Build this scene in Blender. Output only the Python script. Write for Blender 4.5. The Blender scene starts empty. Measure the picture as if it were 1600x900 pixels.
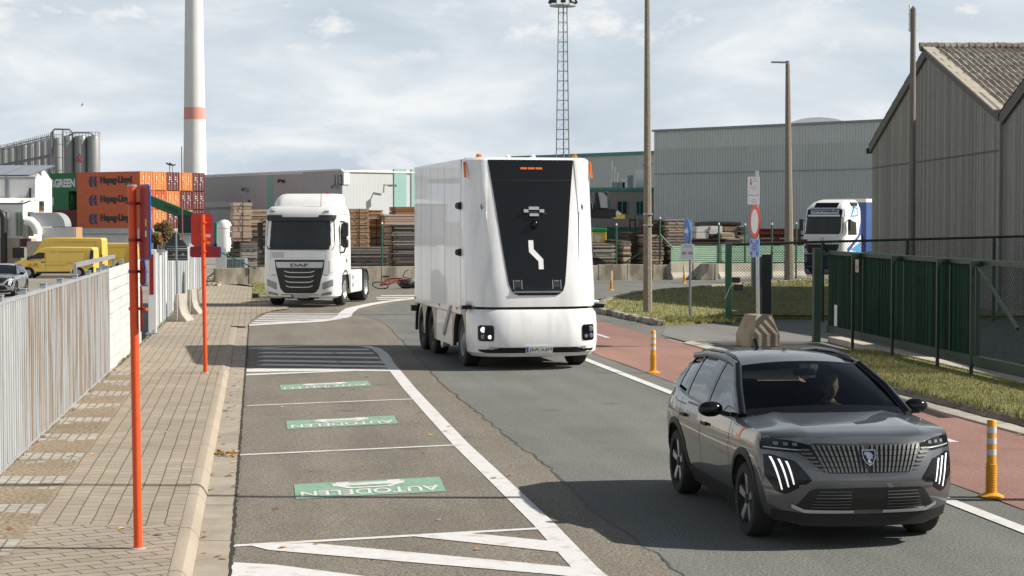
import bpy, bmesh, math, random
from mathutils import Vector, Matrix
R_ = math.radians
sin, cos, pi = math.sin, math.cos, math.pi
S = bpy.context.scene; COL = S.collection

# ------------------------------------------------------------------ camera, sky, sun, exposure
F, HZ, CH = 2850.0, 345.0, 2.83            # focal length in photo pixels, horizon row, eye height in metres
PT = math.atan((450 - HZ) / F)
cam = bpy.data.cameras.new('camera'); co = bpy.data.objects.new('camera', cam); COL.objects.link(co)
cam.sensor_width = 36; cam.lens = F / 1600 * 36; cam.clip_start = 0.1; cam.clip_end = 9000
co.location = (0, 0, CH); co.rotation_euler = (pi / 2 - PT, 0, 0); S.camera = co

SUN_EL = R_(37.5); SUN_AZ = R_(-1.5)       # azimuth measured from +X towards +Y
w = bpy.data.worlds.new('World'); S.world = w; w.use_nodes = True
nt = w.node_tree; nt.nodes.clear(); N = nt.nodes.new; L = nt.links.new
def cr(node, stops):
    r = node.color_ramp
    while len(r.elements) > 1: r.elements.remove(r.elements[-1])
    for i, (p, c) in enumerate(stops):
        e = r.elements[0] if i == 0 else r.elements.new(p)
        e.position = p; e.color = (*c, 1) if not isinstance(c, (int, float)) else (c, c, c, 1)
sky = N('ShaderNodeTexSky'); sky.sky_type = 'NISHITA'; sky.sun_disc = False
sky.sun_elevation = SUN_EL; sky.sun_rotation = R_(91.5); sky.air_density = 1.0; sky.dust_density = 1.5
skm = N('ShaderNodeVectorMath'); skm.operation = 'SCALE'; skm.inputs['Scale'].default_value = 0.35
L(sky.outputs[0], skm.inputs[0])
tc = N('ShaderNodeTexCoord'); sep = N('ShaderNodeSeparateXYZ'); L(tc.outputs['Generated'], sep.inputs[0])
mp = N('ShaderNodeMapping'); mp.inputs['Scale'].default_value = (8, 8, 24); mp.inputs['Location'].default_value = (3.1, .4, .55); L(tc.outputs['Generated'], mp.inputs[0])
n1 = N('ShaderNodeTexNoise'); n1.inputs['Scale'].default_value = 1.0; n1.inputs['Detail'].default_value = 7; n1.inputs['Roughness'].default_value = .55
n1.inputs['Distortion'].default_value = .35; L(mp.outputs[0], n1.inputs['Vector'])
r1 = N('ShaderNodeValToRGB')               # veiled high cloud: grey-blue to near white (radiance before the 0.1 strength)
cr(r1, [(.32, (4.35, 4.95, 5.6)), (.45, (4.95, 5.55, 6.1)), (.55, (5.8, 6.25, 6.65)), (.66, (7.0, 7.2, 7.35))]); L(n1.outputs[0], r1.inputs[0])
mp2 = N('ShaderNodeMapping'); mp2.inputs['Scale'].default_value = (26, 26, 60); mp2.inputs['Location'].default_value = (1.3, 7.4, 2.2); L(tc.outputs['Generated'], mp2.inputs[0])
n2 = N('ShaderNodeTexNoise'); n2.inputs['Scale'].default_value = 1.0; n2.inputs['Detail'].default_value = 8; n2.inputs['Roughness'].default_value = .6; L(mp2.outputs[0], n2.inputs['Vector'])
r2 = N('ShaderNodeValToRGB'); cr(r2, [(.56, 0.0), (.68, .9)]); L(n2.outputs[0], r2.inputs[0])
rz = N('ShaderNodeValToRGB'); cr(rz, [(0.0, .9), (.03, .7), (.05, 0.15), (.085, .25), (.105, .9), (.16, .5), (.5, .2)]); L(sep.outputs[2], rz.inputs[0])
mm = N('ShaderNodeMath'); mm.operation = 'MULTIPLY'; L(r2.outputs[0], mm.inputs[0]); L(rz.outputs[0], mm.inputs[1])
mxc = N('ShaderNodeMixRGB'); L(mm.outputs[0], mxc.inputs[0]); L(r1.outputs[0], mxc.inputs[1]); mxc.inputs[2].default_value = (7.5, 7.45, 7.35, 1)
rc = N('ShaderNodeValToRGB'); cr(rc, [(0.0, .96), (.22, .90), (.42, .62), (.62, .12), (1, .05)]); L(sep.outputs[2], rc.inputs[0])
mx = N('ShaderNodeMixRGB'); L(rc.outputs[0], mx.inputs[0]); L(skm.outputs[0], mx.inputs[1]); L(mxc.outputs[0], mx.inputs[2])
bg = N('ShaderNodeBackground'); bg.inputs['Strength'].default_value = 0.1; L(mx.outputs[0], bg.inputs[0])
ow = N('ShaderNodeOutputWorld'); L(bg.outputs[0], ow.inputs[0])

sl = bpy.data.lights.new('sun', 'SUN'); sl.energy = 5.0; sl.angle = R_(0.53); sl.color = (1.0, .945, .86)
so = bpy.data.objects.new('sun', sl); COL.objects.link(so); so.location = (60, 0, 60)
so.rotation_euler = Vector((-cos(SUN_EL) * cos(SUN_AZ), -cos(SUN_EL) * sin(SUN_AZ), -sin(SUN_EL))).to_track_quat('-Z', 'Y').to_euler()
S.view_settings.view_transform = 'Standard'; S.view_settings.look = 'None'
S.view_settings.exposure = 0.42; S.view_settings.gamma = 1.0; S.view_settings.use_curve_mapping = False
S.cycles.max_bounces = 6; S.cycles.transparent_max_bounces = 24; S.cycles.caustics_reflective = False; S.cycles.caustics_refractive = False
S.cycles.use_denoising = True
random.seed(7); rnd = random.uniform

# ------------------------------------------------------------------ helpers
def ray(u, v):
    c, s = cos(PT), sin(PT)
    return Vector((u - 800, F * c + (450 - v) * s, -F * s + (450 - v) * c))
def G(u, v, z=0.0):
    d = ray(u, v); t = (z - CH) / d.z
    return (d.x * t, d.y * t)
def P(u, v, Y):
    d = ray(u, v); t = Y / d.y
    return Vector((d.x * t, Y, CH + d.z * t))

class MB:
    def __init__(s): s.v = []; s.f = []; s.mi = []; s.uv = {}
    def add(s, vs, fs, m=0):
        o = len(s.v); s.v += [tuple(p) for p in vs]; s.f += [tuple(i + o for i in f) for f in fs]; s.mi += [m] * len(fs); return s
    def box(s, x0, x1, y0, y1, z0, z1, m=0):
        return s.add([(x0,y0,z0),(x1,y0,z0),(x1,y1,z0),(x0,y1,z0),(x0,y0,z1),(x1,y0,z1),(x1,y1,z1),(x0,y1,z1)],
                     [(0,3,2,1),(4,5,6,7),(0,1,5,4),(1,2,6,5),(2,3,7,6),(3,0,4,7)], m)
    def obox(s, c, sz, rz=0, m=0, rx=0, ry=0):
        M = Matrix.Translation(c) @ Matrix.Rotation(rz, 4, 'Z') @ Matrix.Rotation(ry, 4, 'Y') @ Matrix.Rotation(rx, 4, 'X')
        a = MB().box(-sz[0]/2, sz[0]/2, -sz[1]/2, sz[1]/2, -sz[2]/2, sz[2]/2)
        return s.add([M @ Vector(p) for p in a.v], a.f, m)
    def beam(s, p0, p1, wd, ht, m=0):          # box from p0 to p1, wd across horizontally, ht up
        p0, p1 = Vector(p0), Vector(p1); d = (p1 - p0).normalized()
        up = Vector((0, 0, 1)) if abs(d.z) < .95 else Vector((0, 1, 0))
        a = d.cross(up).normalized() * wd / 2; b = a.cross(d).normalized() * ht / 2
        return s.add([p0-a-b, p0+a-b, p0+a+b, p0-a+b, p1-a-b, p1+a-b, p1+a+b, p1-a+b],
                     [(0,1,2,3),(7,6,5,4),(0,4,5,1),(1,5,6,2),(2,6,7,3),(3,7,4,0)], m)
    def cyl(s, p0, p1, r0, r1=None, n=12, m=0):
        r1 = r0 if r1 is None else r1
        p0, p1 = Vector(p0), Vector(p1); d = (p1 - p0).normalized()
        a = d.orthogonal().normalized(); b = d.cross(a)
        vs = [p0 + (a*cos(t)+b*sin(t))*r0 for t in [2*pi*i/n for i in range(n)]] + [p1 + (a*cos(t)+b*sin(t))*r1 for t in [2*pi*i/n for i in range(n)]]
        fs = [(i, (i+1)%n, n+(i+1)%n, n+i) for i in range(n)] + [tuple(range(n-1,-1,-1)), tuple(range(n, 2*n))]
        return s.add(vs, fs, m)
    def tube(s, pts, r, n=8, m=0):
        pts = [Vector(p) for p in pts]; rings = []
        rr = r if isinstance(r, (list, tuple)) else [r] * len(pts)
        a = None
        for i, p in enumerate(pts):
            d = (pts[min(i+1, len(pts)-1)] - pts[max(i-1, 0)]).normalized()
            a = d.orthogonal().normalized() if a is None else (a - d * a.dot(d)).normalized()
            b = d.cross(a)
            rings.append([p + (a*cos(2*pi*k/n) + b*sin(2*pi*k/n)) * rr[i] for k in range(n)])
        return s.loft(rings, True, True, m)
    def loft(s, rings, closed=True, caps=True, m=0):
        n = len(rings[0]); vs = [p for r in rings for p in r]; fs = []
        for j in range(len(rings) - 1):
            for i in range(n if closed else n - 1):
                k = (i + 1) % n; fs.append((j*n+i, j*n+k, (j+1)*n+k, (j+1)*n+i))
        if caps: fs += [tuple(range(n-1, -1, -1)), tuple(range((len(rings)-1)*n, len(rings)*n))]
        return s.add(vs, fs, m)
    def grid(s, rows, m=0, thick=None):
        """open quad grid; with thick=(dx,dy,dz) a solid slab offset by that vector"""
        a, b = len(rows), len(rows[0]); vs = [Vector(p) for r in rows for p in r]
        fs = [(j*b+i, j*b+i+1, (j+1)*b+i+1, (j+1)*b+i) for j in range(a-1) for i in range(b-1)]
        if thick is None: return s.add(vs, fs, m)
        n = a * b; t = Vector(thick); vs2 = [p + t for p in vs]
        fs2 = [tuple(i + n for i in reversed(f)) for f in fs]
        edge = [i for i in range(b)] + [j*b+b-1 for j in range(1, a)] + [(a-1)*b+i for i in range(b-2, -1, -1)] + [j*b for j in range(a-2, 0, -1)]
        fs3 = [(edge[k], edge[(k+1) % len(edge)], edge[(k+1) % len(edge)] + n, edge[k] + n) for k in range(len(edge))]
        return s.add(vs + vs2, fs + fs2 + fs3, m)
    def prism(s, poly, a0, a1, axis='z', m=0):
        def q(p, a): return {'z': (p[0], p[1], a), 'y': (p[0], a, p[1]), 'x': (a, p[0], p[1])}[axis]
        n = len(poly); vs = [q(p, a0) for p in poly] + [q(p, a1) for p in poly]
        return s.add(vs, [(i, (i+1) % n, n+(i+1) % n, n+i) for i in range(n)] + [tuple(range(n-1, -1, -1)), tuple(range(n, 2*n))], m)
    def sheet(s, poly, z=0, m=0): return s.add([(p[0], p[1], z if len(p) < 3 else p[2]) for p in poly], [tuple(range(len(poly)))], m)
    def lathe(s, prof, c=(0,0,0), axis='z', n=20, m=0, hollow=False, nocap=False):
        rings = []; prof = list(prof) + [prof[0]] if hollow else prof
        for r, a in prof:
            ring = []
            for k in range(n):
                t = 2*pi*k/n; x, y = r*cos(t), r*sin(t)
                ring.append(Vector(c) + Vector({'z': (x, y, a), 'x': (a, x, y), 'y': (x, a, y)}[axis]))
            rings.append(ring)
        return s.loft(rings, True, not (hollow or nocap), m)
    def ball(s, c, r, n=10, m=0, sc=(1,1,1)):
        k = n // 2 + 1
        rings = [[Vector((c[0] + sc[0]*r*sin(pi*j/k)*cos(2*pi*i/n), c[1] + sc[1]*r*sin(pi*j/k)*sin(2*pi*i/n), c[2] + sc[2]*r*cos(pi*j/k))) for i in range(n)] for j in range(1, k)]
        return s.loft(rings, True, True, m)
    def xf(s, fn, start=0):
        for i in range(start, len(s.v)): s.v[i] = tuple(fn(Vector(s.v[i])))
        return s
    def build(s, name, mat, parent=None, smooth=None, bevel=None, loc=None, rz=0, uvf=None, fix=True):
        me = bpy.data.meshes.new(name); me.from_pydata(s.v, [], s.f)
        for m_ in (mat if isinstance(mat, (list, tuple)) else [mat]): me.materials.append(m_)
        if max(s.mi, default=0): me.polygons.foreach_set('material_index', s.mi)
        if fix:
            bm = bmesh.new(); bm.from_mesh(me); bmesh.ops.recalc_face_normals(bm, faces=bm.faces); bm.to_mesh(me); bm.free()
        if uvf:
            uvl = me.uv_layers.new(name='UVMap')
            for lp in me.loops: uvl.data[lp.index].uv = uvf(me.vertices[lp.vertex_index].co)
        if smooth is not None:
            me.shade_smooth()
            if smooth < 179: me.set_sharp_from_angle(angle=R_(smooth))
        o = bpy.data.objects.new(name, me); COL.objects.link(o)
        if parent: o.parent = parent
        if loc: o.location = loc
        o.rotation_euler.z = rz
        if bevel:
            b = o.modifiers.new('bevel', 'BEVEL'); b.width = bevel; b.segments = 2; b.limit_method = 'ANGLE'; b.angle_limit = R_(40)
        return o

def thing(name, label, cat, loc=(0,0,0), rz=0, group=None):
    o = bpy.data.objects.new(name, None); COL.objects.link(o); o.empty_display_size = .2
    o.location = loc; o.rotation_euler.z = rz; o['label'] = label; o['category'] = cat
    if group: o['group'] = group
    return o
def tag(o, label, cat, group=None):
    o['label'] = label; o['category'] = cat
    if group: o['group'] = group
    return o
def struct(o): o['kind'] = 'structure'; return o
def dup(root, loc, rz=None, label=None, group=None):
    kids = {}
    for c in COL.objects:
        if c.parent: kids.setdefault(c.parent.name, []).append(c)
    def cp(o, par):
        c = o.copy(); COL.objects.link(c)
        if par: c.parent = par
        for k in kids.get(o.name, []): cp(k, c)
        return c
    r = cp(root, None); r.location = loc
    if rz is not None: r.rotation_euler.z = rz
    if label: r['label'] = label
    if group: r['group'] = group
    return r

_txt = {}
def text_into(mb, body, fn, depth=0.004, m=0, bold=0.0, res=3):
    """writing as mesh: glyph box mapped through fn(s, t, d): s, t in 0..1, d = depth out of the surface"""
    cu = bpy.data.curves.new('lettering', 'FONT'); cu.body = body; cu.size = 1; cu.offset = bold; cu.resolution_u = res
    cu.fill_mode = 'FRONT'
    tmp = bpy.data.objects.new('lettering', cu); COL.objects.link(tmp)
    dg = bpy.context.evaluated_depsgraph_get(); me = bpy.data.meshes.new_from_object(tmp.evaluated_get(dg))
    COL.objects.unlink(tmp); bpy.data.objects.remove(tmp)
    xs = [v.co.x for v in me.vertices]; ys = [v.co.y for v in me.vertices]
    x0, x1, y0, y1 = min(xs), max(xs), min(ys), max(ys)
    mb.add([fn((v.co.x - x0) / (x1 - x0), (v.co.y - y0) / (y1 - y0), depth) for v in me.vertices], [tuple(p.vertices) for p in me.polygons], m)
    bpy.data.meshes.remove(me)
    return mb

# ------------------------------------------------------------------ materials
def M(name, col, rough=.6, metal=0.0, var=.10, vs=3.0, bump=0.0, bs=60.0, coat=0.0, stretch=(1,1,1), emit=0.0, col2=None, mix=(.42, .62), ms=2.0, mst=None, world=False, spec=.5, var_detail=5):
    m = bpy.data.materials.new(name); m.use_nodes = True; t = m.node_tree; b = t.nodes['Principled BSDF']
    b.inputs['Roughness'].default_value = rough; b.inputs['Metallic'].default_value = metal
    b.inputs['Coat Weight'].default_value = coat; b.inputs['Coat Roughness'].default_value = .02
    if coat >= 1: b.inputs['Coat IOR'].default_value = 1.75
    b.inputs['Specular IOR Level'].default_value = spec
    if emit: b.inputs['Emission Color'].default_value = (*col, 1); b.inputs['Emission Strength'].default_value = emit
    if world:
        ge = t.nodes.new('ShaderNodeNewGeometry'); src = ge.outputs['Position']
    else:
        src = t.nodes.new('ShaderNodeTexCoord').outputs['Object']
    mpn = t.nodes.new('ShaderNodeMapping'); mpn.inputs['Scale'].default_value = stretch; t.links.new(src, mpn.inputs[0])
    no = t.nodes.new('ShaderNodeTexNoise'); no.inputs['Scale'].default_value = vs; no.inputs['Detail'].default_value = var_detail; no.inputs['Roughness'].default_value = .6
    t.links.new(mpn.outputs[0], no.inputs['Vector'])
    mr = t.nodes.new('ShaderNodeMapRange'); mr.inputs[1].default_value = .28; mr.inputs[2].default_value = .72; mr.inputs[3].default_value = 1 - var; mr.inputs[4].default_value = 1 + var
    t.links.new(no.outputs[0], mr.inputs[0])
    base = None
    if col2:
        mp3 = t.nodes.new('ShaderNodeMapping'); mp3.inputs['Scale'].default_value = mst or stretch; t.links.new(src, mp3.inputs[0])
        nb = t.nodes.new('ShaderNodeTexNoise'); nb.inputs['Scale'].default_value = ms; nb.inputs['Detail'].default_value = 6; t.links.new(mp3.outputs[0], nb.inputs['Vector'])
        rp = t.nodes.new('ShaderNodeMapRange'); rp.inputs[1].default_value = mix[0]; rp.inputs[2].default_value = mix[1]; t.links.new(nb.outputs[0], rp.inputs[0])
        mc = t.nodes.new('ShaderNodeMixRGB'); mc.inputs[1].default_value = (*col, 1); mc.inputs[2].default_value = (*col2, 1); t.links.new(rp.outputs[0], mc.inputs[0]); base = mc.outputs[0]
    ml = t.nodes.new('ShaderNodeVectorMath'); ml.operation = 'SCALE'
    if base is None: ml.inputs[0].default_value = col
    else: t.links.new(base, ml.inputs[0])
    t.links.new(mr.outputs[0], ml.inputs['Scale']); t.links.new(ml.outputs[0], b.inputs['Base Color'])
    if bump:
        nz = t.nodes.new('ShaderNodeTexNoise'); nz.inputs['Scale'].default_value = bs; nz.inputs['Detail'].default_value = 4; t.links.new(src, nz.inputs['Vector'])
        bp = t.nodes.new('ShaderNodeBump'); bp.inputs['Strength'].default_value = bump; bp.inputs['Distance'].default_value = .02
        t.links.new(nz.outputs[0], bp.inputs['Height']); t.links.new(bp.outputs[0], b.inputs['Normal'])
    return m

def asphalt(name, c1, c2, speck=.35, sscale=95, patch=.5):
    """aggregate speckle, broad worn patches and faint streaks along the lane"""
    m = bpy.data.materials.new(name); m.use_nodes = True; t = m.node_tree; b = t.nodes['Principled BSDF']; b.inputs['Roughness'].default_value = .85; b.inputs['Specular IOR Level'].default_value = .25
    X = t.nodes.new; K = t.links.new
    src = X('ShaderNodeNewGeometry').outputs['Position']
    rot = X('ShaderNodeMapping'); rot.inputs['Rotation'].default_value = (0, 0, R_(-8.2)); K(src, rot.inputs[0])
    st = X('ShaderNodeMapping'); st.inputs['Scale'].default_value = (1.3, .12, 1); K(rot.outputs[0], st.inputs[0])
    a = X('ShaderNodeTexNoise'); a.inputs['Scale'].default_value = 1.2; a.inputs['Detail'].default_value = 5; K(st.outputs[0], a.inputs['Vector'])
    pt = X('ShaderNodeTexNoise'); pt.inputs['Scale'].default_value = patch; pt.inputs['Detail'].default_value = 7; pt.inputs['Roughness'].default_value = .65; K(src, pt.inputs['Vector'])
    ad = X('ShaderNodeMath'); ad.operation = 'ADD'; K(a.outputs[0], ad.inputs[0]); K(pt.outputs[0], ad.inputs[1])
    rm = X('ShaderNodeMapRange'); rm.inputs[1].default_value = .78; rm.inputs[2].default_value = 1.22; K(ad.outputs[0], rm.inputs[0])
    mc = X('ShaderNodeMixRGB'); mc.inputs[1].default_value = (*c1, 1); mc.inputs[2].default_value = (*c2, 1); K(rm.outputs[0], mc.inputs[0])
    sp = X('ShaderNodeTexNoise'); sp.inputs['Scale'].default_value = sscale; sp.inputs['Detail'].default_value = 2; sp.inputs['Roughness'].default_value = .7; K(src, sp.inputs['Vector'])
    s2 = X('ShaderNodeTexNoise'); s2.inputs['Scale'].default_value = sscale*.40; s2.inputs['Detail'].default_value = 3; s2.inputs['Roughness'].default_value = .8; K(src, s2.inputs['Vector'])
    sa = X('ShaderNodeMath'); sa.operation = 'MULTIPLY_ADD'; sa.inputs[1].default_value = .45; K(sp.outputs[0], sa.inputs[0])
    sb = X('ShaderNodeMath'); sb.operation = 'MULTIPLY'; sb.inputs[1].default_value = .55; K(s2.outputs[0], sb.inputs[0]); K(sb.outputs[0], sa.inputs[2])
    sr = X('ShaderNodeMapRange'); sr.inputs[1].default_value = .37; sr.inputs[2].default_value = .63; sr.inputs[3].default_value = 1 - speck; sr.inputs[4].default_value = 1 + speck; K(sa.outputs[0], sr.inputs[0])
    ml = X('ShaderNodeVectorMath'); ml.operation = 'SCALE'; K(mc.outputs[0], ml.inputs[0]); K(sr.outputs[0], ml.inputs['Scale'])
    # a few oil spots
    os_ = X('ShaderNodeTexVoronoi'); os_.inputs['Scale'].default_value = .55; K(src, os_.inputs['Vector'])
    om = X('ShaderNodeMapRange'); om.inputs[1].default_value = .05; om.inputs[2].default_value = .13; om.inputs[3].default_value = .72; om.inputs[4].default_value = 1; K(os_.outputs['Distance'], om.inputs[0])
    m2 = X('ShaderNodeVectorMath'); m2.operation = 'SCALE'; K(ml.outputs[0], m2.inputs[0]); K(om.outputs[0], m2.inputs['Scale']); K(m2.outputs[0], b.inputs['Base Color'])
    bp = X('ShaderNodeBump'); bp.inputs['Strength'].default_value = .35; bp.inputs['Distance'].default_value = .01; K(sp.outputs[0], bp.inputs['Height']); K(bp.outputs[0], b.inputs['Normal'])
    return m

def pavers(name):
    """UV in metres: u along the road, v from the kerb towards the fence"""
    m = bpy.data.materials.new(name); m.use_nodes = True; t = m.node_tree; b = t.nodes['Principled BSDF']; b.inputs['Roughness'].default_value = .9; b.inputs['Specular IOR Level'].default_value = .2
    X = t.nodes.new; K = t.links.new
    uv = X('ShaderNodeUVMap').outputs[0]; sp = X('ShaderNodeSeparateXYZ'); K(uv, sp.inputs[0])
    def brick(vec, bw, rh, c1, c2, mo, msz, off=.5):
        k = X('ShaderNodeTexBrick'); k.inputs['Scale'].default_value = 1; k.inputs['Brick Width'].default_value = bw; k.inputs['Row Height'].default_value = rh
        k.inputs['Mortar Size'].default_value = msz; k.inputs['Mortar Smooth'].default_value = .3; k.inputs['Color1'].default_value = (*c1, 1); k.inputs['Color2'].default_value = (*c2, 1); k.inputs['Mortar'].default_value = (*mo, 1); k.offset = off
        K(vec, k.inputs['Vector']); return k
    def mapped(rot): 
        q = X('ShaderNodeMapping'); q.inputs['Rotation'].default_value = (0, 0, rot); K(uv, q.inputs[0]); return q.outputs[0]
    wob = X('ShaderNodeTexNoise'); wob.inputs['Scale'].default_value = 1.5; K(uv, wob.inputs['Vector'])
    ws = X('ShaderNodeVectorMath'); ws.operation = 'SCALE'; ws.inputs['Scale'].default_value = .03; K(wob.outputs['Color'], ws.inputs[0])
    uw = X('ShaderNodeVectorMath'); uw.operation = 'ADD'; K(uv, uw.inputs[0]); K(ws.outputs[0], uw.inputs[1])
    A = brick(uw.outputs[0], .23, .165, (.36,.31,.245), (.315,.268,.208), (.12,.10,.075), .0075)
    B = brick(mapped(R_(62)), .34, .15, (.36,.31,.25), (.31,.265,.205), (.10,.08,.06), .009)
    def step(sock, e, d=.02):
        q = X('ShaderNodeMapRange'); q.inputs[1].default_value = e - d; q.inputs[2].default_value = e + d; K(sock, q.inputs[0]); return q.outputs[0]
    mx = X('ShaderNodeMixRGB'); K(step(sp.outputs[0], 16.2), mx.inputs[0]); K(B.outputs['Color'], mx.inputs[1]); K(A.outputs['Color'], mx.inputs[2])
    # strip along the fence: sandy moss-grown bays between groups of pale setts
    gv = X('ShaderNodeTexNoise'); gv.inputs['Scale'].default_value = 22; gv.inputs['Detail'].default_value = 6; K(uv, gv.inputs['Vector'])
    gr = X('ShaderNodeValToRGB'); cr(gr, [(.35, (.17,.125,.08)), (.5, (.26,.21,.15)), (.62, (.33,.27,.19))]); K(gv.outputs[0], gr.inputs[0])
    pv = brick(uv, .24, .12, (.42,.40,.36), (.36,.34,.30), (.2,.16,.11), .012)
    wv = X('ShaderNodeMath'); wv.operation = 'FRACT'; dv = X('ShaderNodeMath'); dv.operation = 'DIVIDE'; dv.inputs[1].default_value = 1.93; K(sp.outputs[0], dv.inputs[0]); K(dv.outputs[0], wv.inputs[0])
    gn = X('ShaderNodeTexNoise'); gn.inputs['Scale'].default_value = 3; gn.inputs['Detail'].default_value = 4; K(uv, gn.inputs['Vector'])
    g2 = X('ShaderNodeMath'); g2.operation = 'MULTIPLY_ADD'; g2.inputs[1].default_value = 1.3; g2.inputs[2].default_value = -.65; K(gn.outputs[0], g2.inputs[0])
    wa = X('ShaderNodeMath'); wa.operation = 'ADD'; K(wv.outputs[0], wa.inputs[0]); K(g2.outputs[0], wa.inputs[1])
    fs = X('ShaderNodeMixRGB'); K(step(wa.outputs[0], .68, .02), fs.inputs[0]); K(gr.outputs[0], fs.inputs[1]); K(pv.outputs['Color'], fs.inputs[2])
    va = X('ShaderNodeMath'); va.operation = 'MULTIPLY_ADD'; va.inputs[1].default_value = .1; va.inputs[2].default_value = -.05; K(gv.outputs[0], va.inputs[0])
    vb = X('ShaderNodeMath'); vb.operation = 'ADD'; K(sp.outputs[1], vb.inputs[0]); K(va.outputs[0], vb.inputs[1])
    band = X('ShaderNodeMath'); band.operation = 'MULTIPLY'; K(step(vb.outputs[0], 1.32), band.inputs[0])
    lim = X('ShaderNodeMapRange'); lim.inputs[1].default_value = 33; lim.inputs[2].default_value = 32.6; K(sp.outputs[0], lim.inputs[0]); K(lim.outputs[0], band.inputs[1])
    mx2 = X('ShaderNodeMixRGB'); K(band.outputs[0], mx2.inputs[0]); K(mx.outputs[0], mx2.inputs[1]); K(fs.outputs[0], mx2.inputs[2])
    big = X('ShaderNodeTexNoise'); big.inputs['Scale'].default_value = .9; big.inputs['Detail'].default_value = 8; big.inputs['Roughness'].default_value = .65; K(uv, big.inputs['Vector'])
    br = X('ShaderNodeMapRange'); br.inputs[1].default_value = .3; br.inputs[2].default_value = .7; br.inputs[3].default_value = .80; br.inputs[4].default_value = 1.15; K(big.outputs[0], br.inputs[0])
    ml = X('ShaderNodeVectorMath'); ml.operation = 'SCALE'; K(mx2.outputs[0], ml.inputs[0]); K(br.outputs[0], ml.inputs['Scale'])
    fn = X('ShaderNodeTexNoise'); fn.inputs['Scale'].default_value = 70; fn.inputs['Detail'].default_value = 3; K(uv, fn.inputs['Vector'])
    fr = X('ShaderNodeMapRange'); fr.inputs[1].default_value = .3; fr.inputs[2].default_value = .7; fr.inputs[3].default_value = .86; fr.inputs[4].default_value = 1.14; K(fn.outputs[0], fr.inputs[0])
    m2 = X('ShaderNodeVectorMath'); m2.operation = 'SCALE'; K(ml.outputs[0], m2.inputs[0]); K(fr.outputs[0], m2.inputs['Scale']); K(m2.outputs[0], b.inputs['Base Color'])
    bp = X('ShaderNodeBump'); bp.inputs['Strength'].default_value = .3; bp.inputs['Distance'].default_value = .01; K(fn.outputs[0], bp.inputs['Height']); K(bp.outputs[0], b.inputs['Normal'])
    return m

def boards(name, c1, c2, bw=.16, axis='y', dark=.45):
    """weathered vertical boards; board index from the object's own axis"""
    m = bpy.data.materials.new(name); m.use_nodes = True; t = m.node_tree; b = t.nodes['Principled BSDF']; b.inputs['Roughness'].default_value = .9; b.inputs['Specular IOR Level'].default_value = .15
    X = t.nodes.new; K = t.links.new
    src = X('ShaderNodeTexCoord').outputs['Object']; sp = X('ShaderNodeSeparateXYZ'); K(src, sp.inputs[0])
    d = X('ShaderNodeMath'); d.operation = 'DIVIDE'; d.inputs[1].default_value = bw; K(sp.outputs['XYZ'.index(axis.upper())], d.inputs[0])
    fl = X('ShaderNodeMath'); fl.operation = 'FLOOR'; K(d.outputs[0], fl.inputs[0]); fr = X('ShaderNodeMath'); fr.operation = 'FRACT'; K(d.outputs[0], fr.inputs[0])
    wn = X('ShaderNodeTexWhiteNoise'); wn.noise_dimensions = '1D'; K(fl.outputs[0], wn.inputs['W'])
    st = X('ShaderNodeMapping'); st.inputs['Scale'].default_value = (9, 9, .5); K(src, st.inputs[0])
    gn = X('ShaderNodeTexNoise'); gn.inputs['Scale'].default_value = 1.4; gn.inputs['Detail'].default_value = 8; gn.inputs['Roughness'].default_value = .7; K(st.outputs[0], gn.inputs['Vector'])
    st2 = X('ShaderNodeMapping'); st2.inputs['Scale'].default_value = (7, 7, 2.2); K(src, st2.inputs[0])
    kn = X('ShaderNodeTexVoronoi'); kn.inputs['Scale'].default_value = 1.0; K(st2.outputs[0], kn.inputs['Vector'])
    kr = X('ShaderNodeMapRange'); kr.inputs[1].default_value = .08; kr.inputs[2].default_value = .22; kr.inputs[3].default_value = .6; kr.inputs[4].default_value = 1; K(kn.outputs['Distance'], kr.inputs[0])
    ad = X('ShaderNodeMath'); ad.operation = 'MULTIPLY_ADD'; ad.inputs[1].default_value = .45; K(wn.outputs[0], ad.inputs[0]); K(gn.outputs[0], ad.inputs[2])
    rp = X('ShaderNodeMapRange'); rp.inputs[1].default_value = .4; rp.inputs[2].default_value = 1.05; K(ad.outputs[0], rp.inputs[0])
    mc = X('ShaderNodeMixRGB'); mc.inputs[1].default_value = (*c1, 1); mc.inputs[2].default_value = (*c2, 1); K(rp.outputs[0], mc.inputs[0])
    gap = X('ShaderNodeMapRange'); gap.inputs[1].default_value = .03; gap.inputs[2].default_value = .09; gap.inputs[3].default_value = dark; gap.inputs[4].default_value = 1; K(fr.outputs[0], gap.inputs[0])
    mm_ = X('ShaderNodeMath'); mm_.operation = 'MULTIPLY'; K(gap.outputs[0], mm_.inputs[0]); K(kr.outputs[0], mm_.inputs[1])
    ml = X('ShaderNodeVectorMath'); ml.operation = 'SCALE'; K(mc.outputs[0], ml.inputs[0]); K(mm_.outputs[0], ml.inputs['Scale']); K(ml.outputs[0], b.inputs['Base Color'])
    return m

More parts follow.
